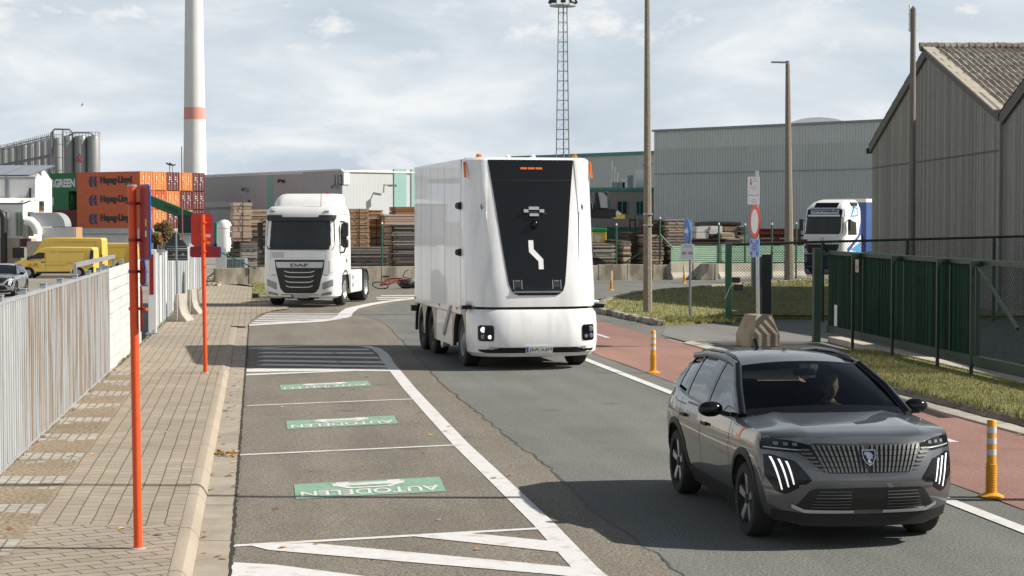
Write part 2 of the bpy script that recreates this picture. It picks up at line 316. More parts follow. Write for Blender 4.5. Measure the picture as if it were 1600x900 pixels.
def tinted_glass(name, tint, gloss=.25, ior=1.45):
    m = bpy.data.materials.new(name); m.use_nodes = True; t = m.node_tree; t.nodes.clear(); X = t.nodes.new; K = t.links.new
    tr = X('ShaderNodeBsdfTransparent'); tr.inputs[0].default_value = (*tint, 1)
    gl = X('ShaderNodeBsdfGlossy'); gl.inputs[0].default_value = (.95, .97, 1, 1); gl.inputs['Roughness'].default_value = .015
    fr = X('ShaderNodeFresnel'); fr.inputs[0].default_value = ior
    no = X('ShaderNodeTexNoise'); no.inputs['Scale'].default_value = 3
    mr = X('ShaderNodeMapRange'); mr.inputs[3].default_value = gloss * .9; mr.inputs[4].default_value = gloss * 1.1; K(no.outputs[0], mr.inputs[0])
    ad = X('ShaderNodeMath'); ad.operation = 'ADD'; ad.use_clamp = True; K(fr.outputs[0], ad.inputs[0]); K(mr.outputs[0], ad.inputs[1])
    mx_ = X('ShaderNodeMixShader'); K(ad.outputs[0], mx_.inputs[0]); K(tr.outputs[0], mx_.inputs[1]); K(gl.outputs[0], mx_.inputs[2])
    o = X('ShaderNodeOutputMaterial'); K(mx_.outputs[0], o.inputs[0]); return m

m_white = M('white_paint', (.78,.78,.76), .35, var=.03, coat=.3)
m_whitem = M('white_matt', (.74,.73,.70), .6, var=.05)
m_dark = M('dark_plastic', (.018,.018,.02), .45, var=.15)
m_black = M('black_gloss', (.006,.007,.009), .09, var=.1, spec=.35)
m_rubber = M('rubber', (.022,.021,.021), .85, var=.2, vs=20)
m_steel = M('galvanised_steel', (.42,.44,.45), .45, metal=.5, var=.12, vs=8)
m_gsteel = M('grey_post', (.22,.25,.28), .5, metal=.3, var=.1)
m_alu = M('bright_alloy', (.55,.56,.57), .3, metal=.8, var=.08)
m_chrome = M('chrome', (.7,.7,.72), .15, metal=1, var=.03)
m_glassd = M('dark_glass', (.010,.014,.016), .05, var=.4, vs=1.5, spec=.4)
m_conc = M('concrete', (.40,.37,.32), .9, var=.12, vs=4, bump=.3, bs=40, col2=(.27,.245,.2), ms=1.2, mix=(.48,.7))
m_concd = M('stained_concrete', (.40,.36,.29), .95, var=.18, vs=5, bump=.4, bs=20, col2=(.19,.165,.125), ms=1.5, stretch=(1.5,1.5,.5), mix=(.42,.62), world=True)
m_concl = M('pale_concrete', (.50,.46,.38), .9, var=.1, vs=3, bump=.2, bs=30, col2=(.38,.345,.285), ms=.8, world=True)
m_orange = M('signal_orange', (.78,.085,.014), .45, var=.08, vs=6, col2=(.66,.12,.035), ms=3, mix=(.5,.75), bump=.05)
m_red = M('red_back', (.30,.010,.010), .45, var=.06)  # darkened to hold the shade on the near sign backs; plain red elsewhere
m_bluesign = M('sign_blue', (.02,.12,.48), .4, var=.05)
m_wsign = M('sign_white', (.70,.71,.72), .45, var=.04)
m_yellow = M('van_yellow', (.70,.49,.085), .4, var=.03, coat=.3)
m_amber = M('amber_lens', (.75,.16,.01), .25, var=.05)
m_redlens = M('red_lens', (.4,.01,.01), .2, var=.05)
m_green = M('fence_green', (.030,.105,.058), .5, var=.12)
m_dgreen = M('dark_green_metal', (.011,.034,.022), .5, var=.15)
m_ink = M('dark_ink', (.03,.032,.04), .6, var=.1)
m_navy = M('navy_print', (.015,.04,.13), .5, var=.08)
# ------------------------------------------------------------------ the setting: ground, road, pavement, markings
gx = lambda Z: -0.22 - 0.140 * Z            # right edge of the gutter (left side of the road)
fx = lambda Z: -2.936 - 0.1325 * Z          # fence line on the left
wx = lambda Z: 7.25 - 0.155 * Z             # white line on the right side
m_ground = M('yard_ground', (.27,.245,.21), .95, var=.15, vs=.6, bump=.3, bs=30, col2=(.2,.18,.15), ms=.15, world=True)
mb = MB(); ys = [-60, 8, 60, 130, 300, 900, 6000]
mb.grid([[(-4000, y, -.75), (fx(y) - .12, y, -.75), (fx(y) - .11, y, -.014), (4000, y, -.014)] for y in ys])
struct(mb.build('ground', m_ground))
m_asph = asphalt('asphalt_grey', (.135,.140,.126), (.178,.181,.164), .85)
m_brown = asphalt('asphalt_brown', (.160,.142,.116), (.212,.190,.156), .85)
m_drive = asphalt('asphalt_pale', (.17,.168,.155), (.22,.215,.20), .3)
mb = MB(); mb.sheet([(gx(5), 5), (gx(84) , 84), (-16, 90), (60, 90), (60, 44), (wx(44) + .5, 44), (wx(5) + .5, 5)], 0)
struct(mb.build('road', m_asph))
# older brown surface on the parking side, ragged edge against the newer grey lane
edge = [(1075,905),(1000,848),(920,795),(870,740),(836,714),(800,688),(770,664),(740,640),(715,620),(690,600),(665,572),(640,545),(622,526),(610,512),(590,500),(553,490)]
pts = []
for (a, b) in zip(edge, edge[1:]):
    for k in range(14):
        q = k / 14; g = G(a[0] + (b[0]-a[0])*q, a[1] + (b[1]-a[1])*q); pts.append((g[0] + rnd(-.035, .035), g[1] + rnd(-.03, .03)))
poly = [G(1120, 935), *pts, G(553,490), G(600,478), G(648,470), G(700,462), (-3.2, 81.5), (-14.5, 81.5), (gx(70), 70), (gx(5), 5), (2.5, 5)]
struct(MB().sheet(poly, .004).build('parking_lane', m_brown))
mb = MB(); strip_ = pts[::2]; mb.grid([[(p[0]-.008-abs(rnd(0,.015)), p[1], .0055), (p[0]+.006+abs(rnd(0,.022)), p[1], .0055)] for p in strip_])
m_seam = M('tar_seam', (.06,.057,.05), .7, var=.3, vs=8); struct(mb.build('tar_seam', m_seam))
mb = MB()
for (a, b_) in (((388,486.5),(640,485.5)),((560,478),(700,476)),((640,520),(735,517))):
    A_, B_ = G(*a), G(*b_); n_ = 30; mb.grid([[(A_[0]+(B_[0]-A_[0])*k/n_, A_[1]+(B_[1]-A_[1])*k/n_+o+rnd(-.03,.03), .0062) for o in (0,.05)] for k in range(n_+1)])
struct(mb.build('joint_seam', m_seam))
# pavement
m_pave = pavers('concrete_pavers')
kb = lambda Z: gx(Z) - .47
def pz(Z): return .12 if Z < 32.5 else max(.03, .12 - (Z - 32.5) * .03)
rows = [[(kb(Z) + (fx(Z) - kb(Z)) * q, Z, pz(Z)) for q in (0, .33, .66, 1)] for Z in [6 + 1.5*i for i in range(53)]]
mb = MB(); mb.grid(rows)
struct(mb.build('pavement', m_pave, uvf=lambda c: (c.y, kb(c.y) - c.x)))
ap = [G(u, v) for u, v in [(386,512),(392,502),(404,494),(425,487),(450,484),(452,470),(440,455),(440,449)]] + [(-12.9, 81.2), (kb(81) - .2, 81.2)] + [(kb(Z) - .05, Z) for Z in (75, 65, 56, 48.5)]
struct(MB().sheet(ap, .034).build('pavement_apron', m_pave, uvf=lambda c: (c.y, kb(c.y) - c.x)))
# kerb and gutter, cast concrete with joints every two metres
m_kerb = M('kerb_concrete', (.37,.315,.245), .9, var=.10, vs=25, bump=.3, bs=60, col2=(.32,.27,.205), ms=.6, mix=(.35,.7), world=True)
m_gutter = M('gutter_concrete', (.36,.315,.25), .9, var=.12, vs=5, bump=.3, bs=60, col2=(.29,.25,.2), ms=1.5, world=True)
mb = MB(); mg = MB(); Z = 6.0
mb.loft([[(gx(q) - .47, q, -.01), (gx(q) - .47, q, pz(q) + .004), (gx(q) - .42, q, pz(q) + .008), (gx(q) - .37, q, pz(q) - .002 if pz(q) > .06 else .03), (gx(q) - .335, q, max(.03, pz(q) - .035)), (gx(q) - .30, q, .02), (gx(q) - .30, q, -.01)] for q in [6 + .5*i for i in range(85)]], True, False)
mj = MB()
while Z < 48:
    Z2 = min(Z + 1.99, 48)
    if Z < 44: mj.loft([[(gx(q) - .471, q, pz(q) + .006), (gx(q) - .42, q, pz(q) + .0095), (gx(q) - .37, q, pz(q)), (gx(q) - .334, q, max(.031, pz(q) - .034)), (gx(q) - .299, q, .022)] for q in (Z, Z + .012)], False, False)
    mg.box(0, 1, 0, 1, 0, 1, 0); k = len(mg.v) - 8
    for i, p in enumerate([(gx(Z) - .298, Z), (gx(Z) - .01, Z), (gx(Z2) - .01, Z2), (gx(Z2) - .298, Z2)]):
        y = p[1] + (.005 if p[1] == Z else -.005); mg.v[k+i] = (p[0], y, -.01); mg.v[k+4+i] = (p[0], y, .014)
    Z += 2
struct(mj.build('kerb_joint', M('joint_dirt', (.12,.10,.075), .95, var=.3, vs=9)))
struct(mb.build('kerb', m_kerb, smooth=30)); struct(mg.build('gutter', m_gutter))
m_crack = M('dirt_seam', (.03,.025,.018), 1, var=.4, vs=12)
pl, pr = [], []
for i in range(420):
    Z = 6 + i * .1; pl.append((gx(Z) - .014 - abs(rnd(0, .012)), Z)); pr.append((gx(Z) + .002 + abs(rnd(0, .022)), Z))
mb = MB(); mb.grid([[(a[0], a[1], .016), (b[0], b[1], .016)] for a, b in zip(pl, pr)]); struct(mb.build('gutter_seam', m_crack))
# red cycle path on the right, pale kerb strip behind it, driveway and grass
m_redp = asphalt('red_cycle_asphalt', (.245,.138,.112), (.295,.172,.142), .4, 90)
rz_ = [5 + 1.5*i for i in range(29)] + [48.5, 51.5]
def rb(Z): return min(wx(Z) + .5, 99) if Z < 38 else wx(Z) + .5 + (Z - 38) * .03
mb = MB(); mb.grid([[(rb(Z) + rnd(-.03, .03), Z, .006), (wx(Z) + 3.2, Z, .006)] for Z in rz_]); struct(mb.build('cycle_path', m_redp))
mb = MB()
for i in range(40):
    Z = 5 + i; 
    if Z > 41: break
    a, b = Z + .008, Z + .992
    for (q0, q1, h) in ((3.2, 3.42, .03),):
        mb.add([(wx(a)+q0, a, 0), (wx(a)+q1, a, 0), (wx(b)+q1, b, 0), (wx(b)+q0, b, 0), (wx(a)+q0, a, h), (wx(a)+q1, a, h+.03), (wx(b)+q1, b, h+.03), (wx(b)+q0, b, h)], [(4,5,6,7),(0,1,5,4),(1,2,6,5),(2,3,7,6),(3,0,4,7)])
struct(mb.build('edge_kerb', m_concl))
struct(MB().sheet([G(1040,511), G(1140,503), G(1210,499), (14.6, 51.6), (14.6, 36), (7.9, 36), (wx(38) + 3.42, 38), (wx(45) + 3.42, 45)], .010).build('driveway', m_drive))
m_yard2 = asphalt('asphalt_dark', (.09,.09,.085), (.12,.12,.112), .3)
struct(MB().sheet([(8.0, 36.1), (14.6, 36.1), (14.6, 10), (10.4, 10)], .007).build('yard_paving', m_yard2))
m_soil = M('dark_soil', (.06,.048,.035), 1, var=.35, vs=9, bump=.6, bs=30, world=True)
m_grassb = M('turf', (.16,.165,.05), 1, var=.3, vs=7, col2=(.26,.235,.09), ms=1.1, mix=(.4,.65), world=True)
gl = lambda Z: 11.54 - .1 * Z
mb = MB(); mb.grid([[(wx(Z) + 3.43, Z, .03), (wx(Z) + 3.62, Z, .10), (wx(Z) + 3.85, Z, .105), (gl(Z) + .35, Z, .11)] for Z in [8 + i for i in range(31)]]); 
struct(mb.build('verge', [m_grassb], fix=False))
mb = MB(); mb.grid([[(wx(Z) + 3.425, Z + rnd(-.1,.1), .062 + rnd(0,.01)), (wx(Z) + 3.56 + rnd(-.03,.03), Z, .118 + rnd(-.01,.02)), (wx(Z) + 3.80 + rnd(-.12,.12), Z, .113 + rnd(-.006,.006))] for Z in [8 + i*.25 for i in range(121)]])
struct(mb.build('verge_soil', m_soil))
isl = [G(936,488), G(960,493), G(1000,502), G(1036,509), G(1140,503.5), G(1210,499.5), (10, 51.9), (14.5, 51.9), (14.5, 84), G(1277,439), G(1250,441), G(1150,448), G(1050,456), G(990,462), G(945,474)]
mb = MB(); mb.prism(isl, -.01, .10); struct(mb.build('grass_island', m_grassb))
# old kerb stones round the island
mb = MB()
def stones(pts, wd=.22, h=.16, ln=.5):
    for a, b in zip(pts, pts[1:]):
        a, b = Vector((*a, 0)), Vector((*b, 0)); n = max(1, int((b-a).length / ln))
        for k in range(n):
            p = a + (b-a) * ((k+.5) / n); mb.obox((p.x + rnd(-.04,.04), p.y + rnd(-.04,.04), h/2 - .01 + rnd(-.02,.02)), ((b-a).length/n * rnd(.88,.97), wd * rnd(.8,1.2), h), math.atan2((b-a).y, (b-a).x) + rnd(-.06,.06))
stones([isl[i] for i in (0,1,2,3)]); stones([isl[i] for i in (9,10,11,12,13,14,0)])
struct(mb.build('island_kerb', m_concd, bevel=.02))
struct(MB().sheet([G(393,470), G(396,441), G(424,442), G(424,468)], .045).build('grass_patch', m_grassb))
mg_ = [M('grass_blade', (.19,.21,.055), .8, var=.3, vs=3), M('dry_grass_blade', (.36,.32,.12), .9, var=.3, vs=3)]
def in_poly(p, poly):
    c = False; n = len(poly)
    for i in range(n):
        a, b = poly[i], poly[i-1]
        if (a[1] > p[1]) != (b[1] > p[1]) and p[0] < (b[0]-a[0])*(p[1]-a[1])/(b[1]-a[1]) + a[0]: c = not c
    return c
def blades(name, poly, n, z, hmin, hmax, wd, dry=.3, near=None):
    xs = [p[0] for p in poly]; yy = [p[1] for p in poly]; mb = MB(); k = 0
    while k < n:
        x, y = rnd(min(xs), max(xs)), rnd(min(yy), max(yy))
        if not in_poly((x, y), poly): continue
        k += 1; h = rnd(hmin, hmax); a = rnd(0, 6.28); dx, dy = cos(a)*wd, sin(a)*wd; lx, ly = rnd(-.5,.5)*h, rnd(-.5,.5)*h
        mb.add([(x-dx, y-dy, z), (x+dx, y+dy, z), (x+lx, y+ly, z+h)], [(0,1,2)], 1 if rnd(0,1) < dry else 0)
    o = mb.build(name, mg_, fix=False); o['kind'] = 'stuff'; return o
blades('grass', [(wx(Z) + 3.68, Z) for Z in (17, 30, 38.5)] + [(gl(Z) + .1, Z) for Z in (38.5, 28, 17)], 30000, .095, .015, .085, .006, .48)
blades('grass', isl, 16000, .095, .03, .11, .012, .4)
blades('grass', [G(393,470), G(396,441), G(424,442), G(424,468)], 1500, .04, .02, .08, .012, .2)
# tufts along the edges
mb = MB()
for i in range(620):
    r = rnd(0, 1)
    if r < .45: Z = rnd(16, 38); x = wx(Z) + 3.66 + rnd(-.15,.12)
    elif r < .75: g = G(rnd(1030,1150), rnd(503,510)); x, Z = g
    else: Z = rnd(20, 60); x = fx(Z) + rnd(.0, .1)
    for k in range(7):
        h = rnd(.05,.16) if r < .75 else rnd(.03,.09); a = rnd(0,6.28)
        mb.add([(x-.008, Z, .09), (x+.008, Z, .09), (x+cos(a)*h*.6, Z+sin(a)*h*.6, .09+h)], [(0,1,2)], 0 if k % 3 else 1)
o = mb.build('weeds', mg_, fix=False); o['kind'] = 'stuff'
# fallen leaves
mb = MB(); ml_ = [M('leaf_orange', (.45,.16,.03), .8), M('leaf_yellow', (.55,.36,.06), .8), M('leaf_brown', (.16,.08,.04), .8), M('leaf_pale', (.5,.42,.32), .8)]
def leaf(x, y, z):
    a = rnd(0, 6.28); s_ = rnd(.03, .06); c_, n_ = cos(a)*s_, sin(a)*s_
    mb.add([(x-c_, y-n_, z+.004), (x-n_*.5, y+c_*.5, z+rnd(.008,.02)), (x+c_, y+n_, z+.006), (x+n_*.5, y-c_*.5, z+rnd(.008,.02))], [(0,1,2,3)], random.choice([0,0,1,2,3]))
for i in range(70):
    Z = rnd(14.5, 40); x = rnd(fx(Z) + .2, gx(Z) + 3.0); leaf(x, Z, pz(Z) if x < kb(Z) else (.02 if x < gx(Z) else .01))
for i in range(46): Z = 21.9 + rnd(-.25,.25); leaf(gx(Z) - rnd(.02,.3), Z, .018 + rnd(0,.02))
for i in range(30):
    Z = rnd(17, 38); leaf(wx(Z) + rnd(.6, 5), Z, .02 if rnd(0,1) < .5 else .13)
for i in range(40): Z = rnd(14,44); leaf(gx(Z) - rnd(.02,.3), Z, .018)
o = mb.build('fallen_leaves', ml_, fix=False); o['kind'] = 'stuff'

# ---- painted markings
m_mark = M('road_paint', (.62,.615,.60), .7, var=.07, vs=9, col2=(.50,.46,.40), ms=5, mix=(.54,.68), world=True)
m_markg = M('road_paint_green', (.21,.365,.26), .75, var=.10, vs=9, col2=(.19,.25,.18), ms=7, mix=(.50,.70), world=True)
def strip(mb, pts, wd, z=.009):
    pts = [Vector((*p, 0)) for p in pts]; rows = []
    for i, p in enumerate(pts):
        d = (pts[min(i+1, len(pts)-1)] - pts[max(i-1, 0)]).normalized(); n = Vector((-d.y, d.x, 0)) * wd / 2
        rows.append([(p.x - n.x, p.y - n.y, z), (p.x + n.x, p.y + n.y, z)])
    mb.grid(rows)
mb = MB()
strip(mb, [(wx(Z) + .0, Z) for Z in range(6, 47, 2)], .17)
struct(mb.build('edge_line', m_mark))
mb = MB(); cl = [(945,915),(915,890),(850,820),(785,757),(720,695),(680,652),(640,608),(615,577),(600,558)]
strip(mb, [G(*p) for p in cl], .21)
strip(mb, [G(*p) for p in [(606,564),(598,553),(588,545.5),(572,541.5),(540,540),(470,541),(388,545)]], .22, .0095)
struct(mb.build('lane_line', m_mark))
mb = MB()
for a, b in [((378,635),(650,624)), ((372,712),(722,696)), ((361,854.5),(843,827))]: strip(mb, [G(*a), G(*b)], .10, .0100)
struct(mb.build('bay_line', m_mark))
mb = MB()
def band(q, z=.0100): mb.sheet([G(*p) for p in q], z)
yl = [545.3, 551.2, 557, 563.5, 570, 577.3]; yr = [546.7, 552.5, 559.7, 567, 573.5, 579]; xr = [575, 582, 590, 597, 603, 608]
for i in range(6):
    t = 1.2 + .12 * i; x0 = 388 + (12 if i < 5 else -4)
    band([(x0 + 14, yl[i] - t * .4), (xr[i], yr[i] - t), (xr[i] + 3, yr[i] + t), (x0, yl[i] + t)])
band([(384, 577), (608, 576.5), (609, 579), (384, 582)], .0104)
band([(383, 585), (470, 582), (600, 577.2), (600, 578.4), (470, 584), (383, 587.5)], .0108)
for (a, b) in [((412,491.2),(533,491.2)), ((407,494.2),(532,494.4)), ((402,497.6),(530,497.3)), ((396,501.2),(524,499.6)), ((391,504.6),(470,502.6))]:
    band([(a[0] + 4, a[1] - .75), (b[0], b[1] - .75), (b[0], b[1] + .75), (a[0], a[1] + .75)])
band([(389,507),(505,500.2),(534,496.2),(534,498.6),(505,503),(389,509.5)], .0104)
strip(mb, [G(*p) for p in [(530,497.5),(538,494.5),(541,489),(550,482.5),(575,476.5),(605,471.5),(648,466.5),(720,460)]], .42, .0112)
for (a, b) in [((588,465.6),(650,465)), ((590,468.4),(640,467.6)), ((595,462.6),(660,461.8))]:
    band([(a[0], a[1] - .7), (b[0], b[1] - .7), (b[0], b[1] + .6), (a[0], a[1] + .6)])
band([(636,838.5),(730,834),(861,847),(877,864.5)], .0104)
band([(389,853.5),(486,850),(895,888),(915,905),(860,899),(420,861)], .0104)
band([(359,880),(430,884),(600,906),(820,945),(359,945)], .0104)
struct(mb.build('hatch_marking', m_mark))
mb = MB(); strip(mb, [(wx(Z) + 2.0, Z) for Z in (23.2, 23.7)], .12); strip(mb, [(wx(Z) + 1.9, Z) for Z in (44, 45.5)], .12); struct(mb.build('cycle_dash', m_mark))
def car_sign(q):
    A, B, C, D = [Vector((*G(*p), 0)) for p in q]      # photo corners: top-left, top-right, bottom-right, bottom-left
    def at(s_, t_, z): p = (A*(1-s_) + B*s_)*(1-t_) + (D*(1-s_) + C*s_)*t_; return Vector((p.x, p.y, z))
    mb = MB(); mb.add([at(0,0,.009), at(1,0,.009), at(1,1,.009), at(0,1,.009)], [(0,1,2,3)])
    o = struct(mb.build('bay_sign_panel', m_markg))
    mt = MB(); text_into(mt, 'AUTODELEN', lambda s_, t_, d: at(.965 - .93*s_, .57 + .34*t_, .013), m=0, bold=.02)
    # a car seen head-on, upside down from here like the letters: tyres, bumper band, roof outline
    for k_, q4 in enumerate([[(.28,.05),(.37,.05),(.37,.13),(.28,.13)], [(.63,.05),(.72,.05),(.72,.13),(.63,.13)], [(.25,.13),(.75,.13),(.74,.32),(.26,.32)],
               [(.28,.32),(.34,.32),(.39,.45),(.36,.51)], [(.72,.32),(.66,.32),(.61,.45),(.64,.51)], [(.36,.51),(.64,.51),(.61,.44),(.39,.44)]]):
        mt.add([at(x, y, .0122 + .0003*k_) for x, y in q4], [(0,1,2,3)])
    struct(mt.build('bay_sign_lettering', m_mark))
car_sign([(459,758),(687,746),(697,769),(462,781)])
car_sign([(447,658.5),(616,650),(622,662.5),(449,671.5)])
car_sign([(437,602.5),(574,595.5),(581,603.5),(439,610.5)])
# ------------------------------------------------------------------ large structures
def ribbed(mb, A, B, z0, z1, sp=.3, d=.04, m=0, cut=None):
    """trapezoid-profiled sheet wall from A to B (ground points)"""
    A, B = Vector((*A[:2], 0)), Vector((*B[:2], 0)); L_ = (B-A).length; u = (B-A)/L_; n = Vector((u.y, -u.x, 0))
    k = int(L_/sp); rows = []
    for i in range(k):
        for q, o in ((0,0),(.45,0),(.6,d),(.88,d)):
            rows.append((i+q)*sp); rows[-1] = (rows[-1], o)
    rows.append((L_, 0))
    f = cut or (lambda t: z1)
    mb.grid([[tuple(A + u*t + n*o)[:2] + (z0,) for t, o in rows], [tuple(A + u*t + n*o)[:2] + (f(t),) for t, o in rows]], m)
m_grib = M('warehouse_grey', (.47,.50,.485), .6, var=.06, vs=.3, world=True)
m_gribt = M('warehouse_grey_top', (.53,.56,.545), .6, var=.05, vs=.3)
m_gtrim = M('green_trim', (.06,.23,.19), .5, var=.08)
m_hall = M('hall_grey', (.43,.435,.425), .7, var=.05, vs=.4)
m_hallm = M('hall_mauve', (.39,.37,.375), .7, var=.05, vs=.4)
m_hallw = M('hall_white', (.52,.54,.54), .6, var=.04, vs=.3)
m_teal = M('hall_teal', (.20,.42,.36), .6, var=.06)
m_tealp = M('hall_teal_pale', (.27,.46,.42), .6, var=.06)
m_roofg = M('roof_sheet', (.33,.33,.32), .8, var=.1)

# long hall far left of the middle
b = thing('warehouse', 'long pale flat-roofed hall with teal stripes, grey left wall and white right wall', 'warehouse', (-22.3, 240, 0))
def hallpt(u, Z): return ((u-800)/2850*Z + 22.3, Z-240)
c0 = (0, 0); cl_ = hallpt(300, 276); cr_ = hallpt(705, 251); H1 = 9.45
mb = MB(); ribbed(mb, cl_, c0, -.1, H1, .5, .03); mb.build('side_wall', m_hall, b)
mb = MB(); t0, t1 = .52, 1.0
q = lambda t, o=0: (cl_[0]*(1-t) + o*.6, cl_[1]*(1-t) - o*.8)
mb = MB(); mb.beam((*q(.57,.1), 4.7), (*q(.992,.1), 4.7), .08, 9.4); mb.build('mauve_cladding', m_hallm, b)
mb = MB(); mb.beam((*q(.535,.14), 4.75), (*q(.572,.14), 4.75), .12, 9.5); mb.build('teal_stripe', m_teal, b)
mb = MB(); ribbed(mb, c0, cr_, -.1, H1, .5, .006, cut=lambda t: H1 + .035*t); mb.build('end_wall', m_hallw, b)
mb = MB(); q2 = lambda u, o=0: (lambda t: (cr_[0]*t, cr_[1]*t - o))((u-535)/170)
for u0, u1, mt_ in ((614,633,m_tealp),(641,655,m_tealp)):
    MB().beam((*q2(u0,.1), 4.9), (*q2(u1,.1), 4.9), .1, 9.8).build('teal_stripe', mt_, b)
mb = MB(); mb.prism([(cl_[0]-.1, cl_[1]-.1), (.1,-.15), (cr_[0]+.1, cr_[1]-.15), (cr_[0]-6, cr_[1]+40), (cl_[0]-6, cl_[1]+40)], H1-.2, H1+.0); mb.build('roof', m_whitem, b); MB().beam((cl_[0],cl_[1]-.1,H1+.1), (0,-.1,H1+.1), .3, .22).build('roof_edge', m_whitem, b)
mb = MB(); mb.beam((*q(.06,.1), 5.2), (*q(.34,.1), 5.2), .5, .8); mb.build('door_canopy', m_hallw, b)
mb = MB(); mb.beam((*q(.14,.1), 2.0), (*q(.33,.1), 2.0), .1, 4.8); mb.build('loading_door', m_grib, b)
mb = MB(); mb.beam((*q(.41,.1), 3.2), (*q(.418,.1), 3.2), .3, 5.2); mb.build('downpipe', m_dark, b)
for t_, z_ in ((.92, 8.1),): MB().beam((*q(.925,.16), 8.2), (*q(.985,.16), 8.2), .06, 2.2).build('sign_plate', m_wsign, b)
mb = MB(); A_ = q(.95,.25); B_ = q(.985,.25)
text_into(mb, '113', lambda s_, t_, d: (A_[0]+(B_[0]-A_[0])*s_*1.3-1.0*0, A_[1]+(B_[1]-A_[1])*s_*1.3-.1, 7.4+1.5*t_), bold=.03); mb.build('hall_number', m_ink, b)
mb = MB(); mb.beam((*q2(520+17,.1), 8.4), (*q2(546,.1), 8.4), .1, 1.6); mb.build('sign_plate', m_wsign, b)
for fn_, t_ in ((q, .60), (q, .93), (q, .36)):
    x, y = fn_(t_, .3); mb = MB(); mb.tube([(x,y,7.2+(1 if t_==.6 else 0)),(x+.2,y-1,7.5+(1 if t_==.6 else 0)),(x+.9,y-1.4,7.3+(1 if t_==.6 else 0))], .12, 6); mb.obox((x+1.1,y-1.5,7.3+(1 if t_==.6 else 0)), (.9,.5,.35)); mb.build('flood_lamp', m_gsteel if t_ != .6 else m_dark, b)
x, y = q2(598,.3); mb = MB(); mb.tube([(x,y,6.6),(x+.1,y-.8,7.6),(x+1,y-1.2,7.5)], .1, 6); mb.obox((x+1.3,y-1.3,7.5), (1.1,.5,.3)); mb.build('flood_lamp', m_steel, b)
mb = MB(); mb.obox((*q(.585,.25), 3.4), (1.2,.3,2.6), .9); mb.build('banner', M('magenta_sheet', (.32,.02,.12), .6), b)

# green-trimmed hall seen between the driverless truck and the big warehouse
b = thing('industrial_hall', 'grey-green ribbed hall with green roof trim behind the brick office', 'warehouse', (0, 200, 0))
h2 = lambda u, Z: ((u-800)/2850*Z, Z-200)
A_, B_ = h2(800, 214), h2(1040, 196); mb = MB(); ribbed(mb, A_, B_, -.1, 10.1, .35, .05); mb.build('wall', m_grib, b)
MB().beam((A_[0], A_[1]-.1, 10.2), (B_[0], B_[1]-.1, 10.2), .3, .35).build('roof_trim', m_gtrim, b)
MB().prism([A_, B_, (B_[0]+8, B_[1]+30), (A_[0]+8, A_[1]+30)], 10.0, 10.15).build('roof', m_roofg, b)
mb = MB(); x, y = h2(955, 196); 
for k in range(3): mb.cyl((x+.3*k, y, 6.5), (x+.3*k+.1, y, 9.2 - k*.6), .04, n=5)
mb.beam((x-.4, y, 8.2), (x+.9, y, 8.5), .05, .05); mb.build('aerial', m_steel, b)

# low brick office
m_brick = M('office_brick', (.30,.28,.25), .9, var=.12, vs=6, bump=.2, bs=20, col2=(.24,.225,.20), ms=8)
b = thing('brick_office', 'low dark grey brick office with green framed windows beside the big warehouse', 'office building', (0, 165, 0))
ox = lambda u, Z=165: (u-800)/2850*Z
ztop = CH + (345-298)*165/2850
MB().box(ox(880), ox(1026), 0, 12, -.1, ztop).build('wall', m_brick, b)
MB().box(ox(880), ox(1026)+.1, -.2, 12, ztop, ztop+.28).build('roof_edge', m_gtrim, b)
for u0, u1 in ((943,950),(965,979),(995,1004)):
    z0, z1 = CH + (345-334)*165/2850, CH + (345-315.5)*165/2850
    fr = MB(); x0, x1 = ox(u0), ox(u1)
    fr.box(x0-.08, x1+.08, -.10, -.003, z0-.10, z0); fr.box(x0-.08, x1+.08, -.10, -.003, z1, z1+.1); fr.box(x0-.1, x0, -.09, -.003, z0, z1); fr.box(x1, x1+.1, -.09, -.003, z0, z1); fr.box((x0+x1)/2-.04, (x0+x1)/2+.04, -.09, -.003, z0, z1)
    wnd = fr.build('window', m_gtrim, b); MB().box(x0, x1, -.05, -.002, z0, z1).build('pane', m_glassd, wnd)
MB().box(ox(930), ox(1003), -.12, -.002, 0, CH + (345-355)*165/2850 + .0).build('green_base_panel', M('deep_green', (.01,.10,.06), .5), b)
MB().box(ox(1003), ox(1025), -.1, -.002, .2, CH + (345-352)*165/2850).build('door', M('dark_maroon', (.06,.02,.02), .5), b)
mb = MB(); mb.box(ox(985)-.25, ox(985)+.25, .1, .5, ztop-1.1, ztop+1.4); mb.build('chimney', m_gsteel, b)
for u in (962, 972, 979): MB().box(ox(u)-.3, ox(u)+.3, 1, 1.6, ztop+.28, ztop + .28 + (.9 if u == 979 else .5)).build('roof_unit', m_wsign if u == 979 else m_gsteel, b)
MB().box(ox(1000)-.3, ox(1000)+.4, 1, 1.6, ztop+.28, ztop+1.9).build('roof_unit', m_wsign, b)

